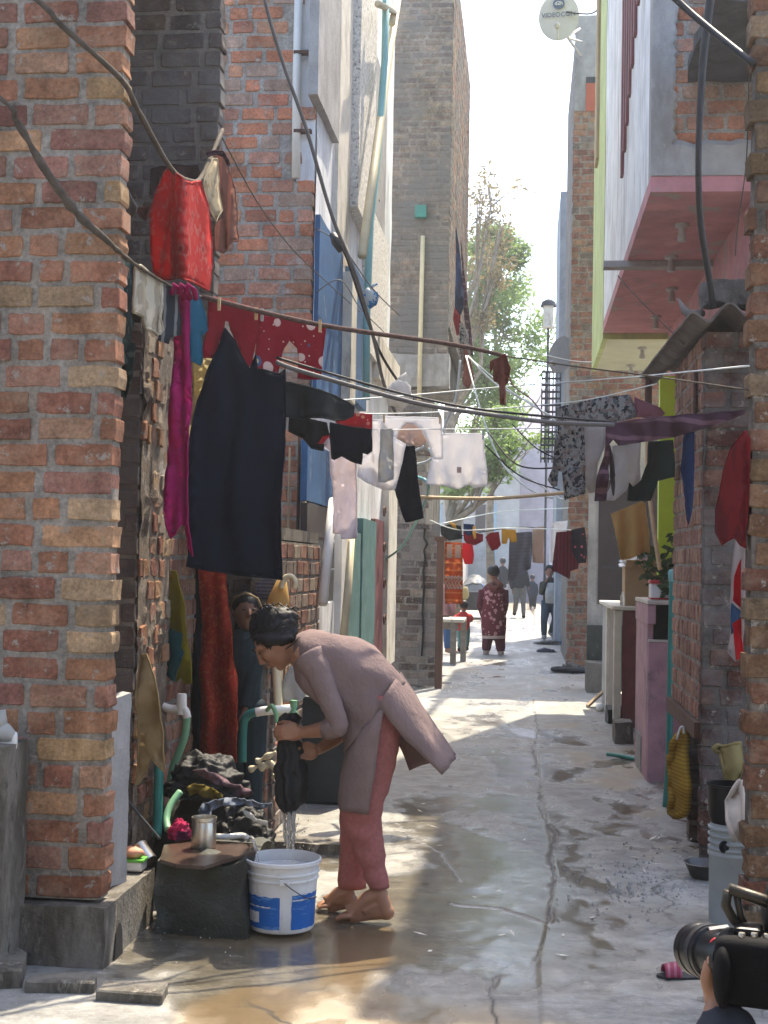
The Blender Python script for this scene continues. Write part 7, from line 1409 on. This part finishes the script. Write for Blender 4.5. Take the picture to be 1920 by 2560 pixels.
def text(body,pos,size,mat,par,name):
    cu=bpy.data.curves.new(name,'FONT'); cu.body=body; cu.size=size; cu.align_x='CENTER'; cu.align_y='CENTER'; cu.extrude=.003; o=bpy.data.objects.new(name,cu); COL.objects.link(o); cu.materials.append(mt(mat))
    Mx=Matrix((( -s.x*-1, u.x, n.x),( s.y, u.y, n.y),( s.z, u.z, n.z))) if False else Matrix((s*1,u,n)).transposed()
    dg=bpy.context.evaluated_depsgraph_get(); me=bpy.data.meshes.new_from_object(o.evaluated_get(dg)); bpy.data.objects.remove(o); me.transform(Mx.to_4x4()); o=bpy.data.objects.new(name,me); COL.objects.link(o); me.materials.clear(); me.materials.append(mt(mat))
    o.parent=par; o.location=pos-Vector(par.location); return o
s_ok = s if s.x>0 else -s
s=s_ok
text('VIDEOCON',c+u*rD*.05+n*.03,rD*.265,'ink_blue',t,'lettering'); text('d2h',c+u*rD*.52+n*.034,rD*.22,'ink_white',t,'lettering')
for (a_,b_) in (((1415,88),(1452,140)),((1418,92),(1450,72)),((1420,95),(1455,105))):
    bb=MB(); bb.tube([at(*a_,Yd2+.15),at(*b_,20.9)],.02,6); bb.build('mount_arm',mt('dish_grey'),t)
M('dish_dull',(.25,.24,.235),rough=.6,var=.15); dish(at(1402,887,22.5),(-.65,-.75,.15),(0,0,1),48*22.5/FPX,'dull grey satellite dish hanging beside the narrow brick tower','dish_dull')
p=at(1371,790,34); wt=empty('rooftop_tank',V(p.x,34,0),'small white tank with dark lid on a thin pole','water tank'); b=MB(); z0=at(1371,820,34).z; z1=at(1371,765,34).z
b.lathe([(0,z0),(.17,z0),(.17,z0+.04),(.13,z0+.05),(.135,z1),(0,z1)],(p.x,34,0),20); b.build('tank',mt('plaster_pale'),wt,smooth=True,sa=40); b=MB(); b.lathe([(.2,z1-.02),(.17,z1+.1),(.08,z1+.16),(0,z1+.17)],(p.x,34,0),16); b.build('lid',mt('slab_dark'),wt,smooth=True); b=MB(); b.tube([V(p.x,34,0),V(p.x,34,z0)],.03,8); b.build('pole',mt('iron_dark'),wt)
# ------------------------------------------------------------ trees
def tree(label,base,h,crowns,nl,ls,seed,leaf='leaf',bare=0):
    rr=random.Random(seed); base=Vector(base); t=empty('tree',base,label,'tree'); b=MB(); tops=[]
    b.tube([base,base+V(.15,.1,h*.25),base+V(-.1,0,h*.5),base+V(.1,0,h*.72)],[.22,.17,.13,.07],8)
    for (cx,cz,rx,rz) in crowns:
        c=base+V(cx,rr.uniform(-.6,.6),cz); s0=base+V(.0,0,min(cz*.7,h*.6)); mid=lerp(s0,c,.5)+V(rr.uniform(-.3,.3),0,-.2); b.tube([s0,mid,c],[.07,.05,.02],6)
        for k in range(7):
            e=c+V(rr.gauss(0,.6)*rx,rr.gauss(0,.5)*rx,rr.gauss(0,.6)*rz); b.tube([mid if k%2 else c,lerp(c,e,.6)+V(0,0,.1),e],[.022,.014,.006],4); tops.append((e,rx*.32,rz*.30))
    for k in range(bare):
        a=rr.uniform(0,1); s0=base+V(.6+a*.5,0,h*(.35+.4*rr.random())); L=rr.uniform(.6,1.5); pts=[s0+V(L*u*.9,rr.uniform(-.1,.1),L*(.15*u+.75*u*u)*rr.uniform(.8,1.1)) for u in (0,.25,.5,.75,1)]; b.tube(pts,[.022,.018,.013,.009,.004],4)
    b.build('trunk',mt('bark'),t,smooth=True); L_=MB()
    for i in range(nl):
        e,rx,rz=rr.choice(tops); c=e+V(rr.gauss(0,rx),rr.gauss(0,rx),rr.gauss(0,rz)); u=V(rr.gauss(0,1),rr.gauss(0,1),rr.gauss(0,.7)).normalized(); w=u.cross(V(rr.gauss(0,1),rr.gauss(0,1),rr.gauss(0,1))).normalized(); s=ls*rr.uniform(.5,1.4)
        L_.add([c-u*s,c+w*s*.42,c+u*s,c-w*s*.42],[(0,1,2,3)])
    L_.build('crown',mt(leaf),t); return t
YG=36.0; tx=at(1118,1400,YG).x; zz_=lambda py:1.5+(1421-py)/FPX*YG; xx_=lambda px:(px-1310)/FPX*YG-tx
def cr(px,py,rx,rz): return (xx_(px),zz_(py),rx,rz)
tree('leafy green tree rising behind the grey brick tower',(tx,YG,0),9,[cr(1200,640,.6,.5),cr(1245,720,.8,.7),cr(1190,760,.6,.7),cr(1250,850,.7,.7),cr(1215,900,.8,.7),cr(1190,1010,.7,.6),cr(1250,1000,.6,.6),cr(1255,620,.4,.45)],20000,.068,5)
tx2=at(1125,1400,34).x
YG=34.0
tree('dry olive tree with hanging pods beside the green tree',(tx2,34,0),10.5,[(( px-1310)/FPX*34-tx2,1.5+(1421-py)/FPX*34,rx,rz) for px,py,rx,rz in [(1180,560,.45,.6),(1215,530,.4,.6),(1240,580,.3,.5),(1185,660,.4,.5),(1230,700,.35,.35),(1205,800,.35,.3)]],1500,.07,8,'leaf_olive')
tx3=at(1122,1400,30).x
tree('pale green small tree above the white laundry',(tx3,30,0),4.0,[((px-1310)/FPX*30-tx3,1.5+(1421-py)/FPX*30,rx,rz) for px,py,rx,rz in [(1240,1080,.45,.35),(1270,1130,.5,.35),(1200,1150,.5,.3),(1215,1200,.5,.25),(1130,1210,.5,.2)]],7000,.055,12,'leaf',0)
tx4=at(1275,1400,38).x
tree('bare branched tree spreading to the right behind the wires',(tx4-.6,38,0),9,[],0,.05,21,'leaf',26) if False else None
rr=random.Random(21); t=empty('bare_tree',V(at(1262,1400,38).x,38,0),'bare branched tree spreading to the right behind the wires','tree'); b=MB(); bx_=at(1232,1400,38).x
b.tube([V(bx_,38,0),V(bx_-.1,38,3),V(bx_+.05,38,6.5),V(bx_-.1,38,9.5)],[.14,.11,.08,.03],7)
for k in range(34):
    z=rr.uniform(4,9.3); sgn=1 if rr.random()<.85 else -1; L=rr.uniform(.5,1.5); s0=V(bx_,38,z); pts=[s0+V(sgn*L*u,rr.uniform(-.05,.05),L*(.1*u+.7*u**3)) for u in (0,.2,.4,.6,.8,1)]; b.tube(pts,[.024,.02,.016,.012,.009,.004],4)
    p=pts[3]; b.tube([p,p+V(sgn*.15,0,.2),p+V(sgn*.2,0,.42)],[.011,.008,.003],4)
b.build('trunk',mt('bark'),t,smooth=True)
# ------------------------------------------------------------------ air
hz=MB(); hz.box((-60,-29,-1),(60,90,22)); ho=hz.build('haze'); ho['kind']='stuff'; ho['label']='thin sunlit haze filling the lane'
hm=bpy.data.materials.new('haze'); hm.use_nodes=True; nt=hm.node_tree; nt.nodes.clear()
pv=_n(nt,'ShaderNodeVolumePrincipled'); pv.inputs['Color'].default_value=(.92,.95,1,1); pv.inputs['Density'].default_value=.0022; pv.inputs['Anisotropy'].default_value=.6
oo=_n(nt,'ShaderNodeOutputMaterial'); nt.links.new(pv.outputs[0],oo.inputs['Volume']); ho.data.materials.append(hm)
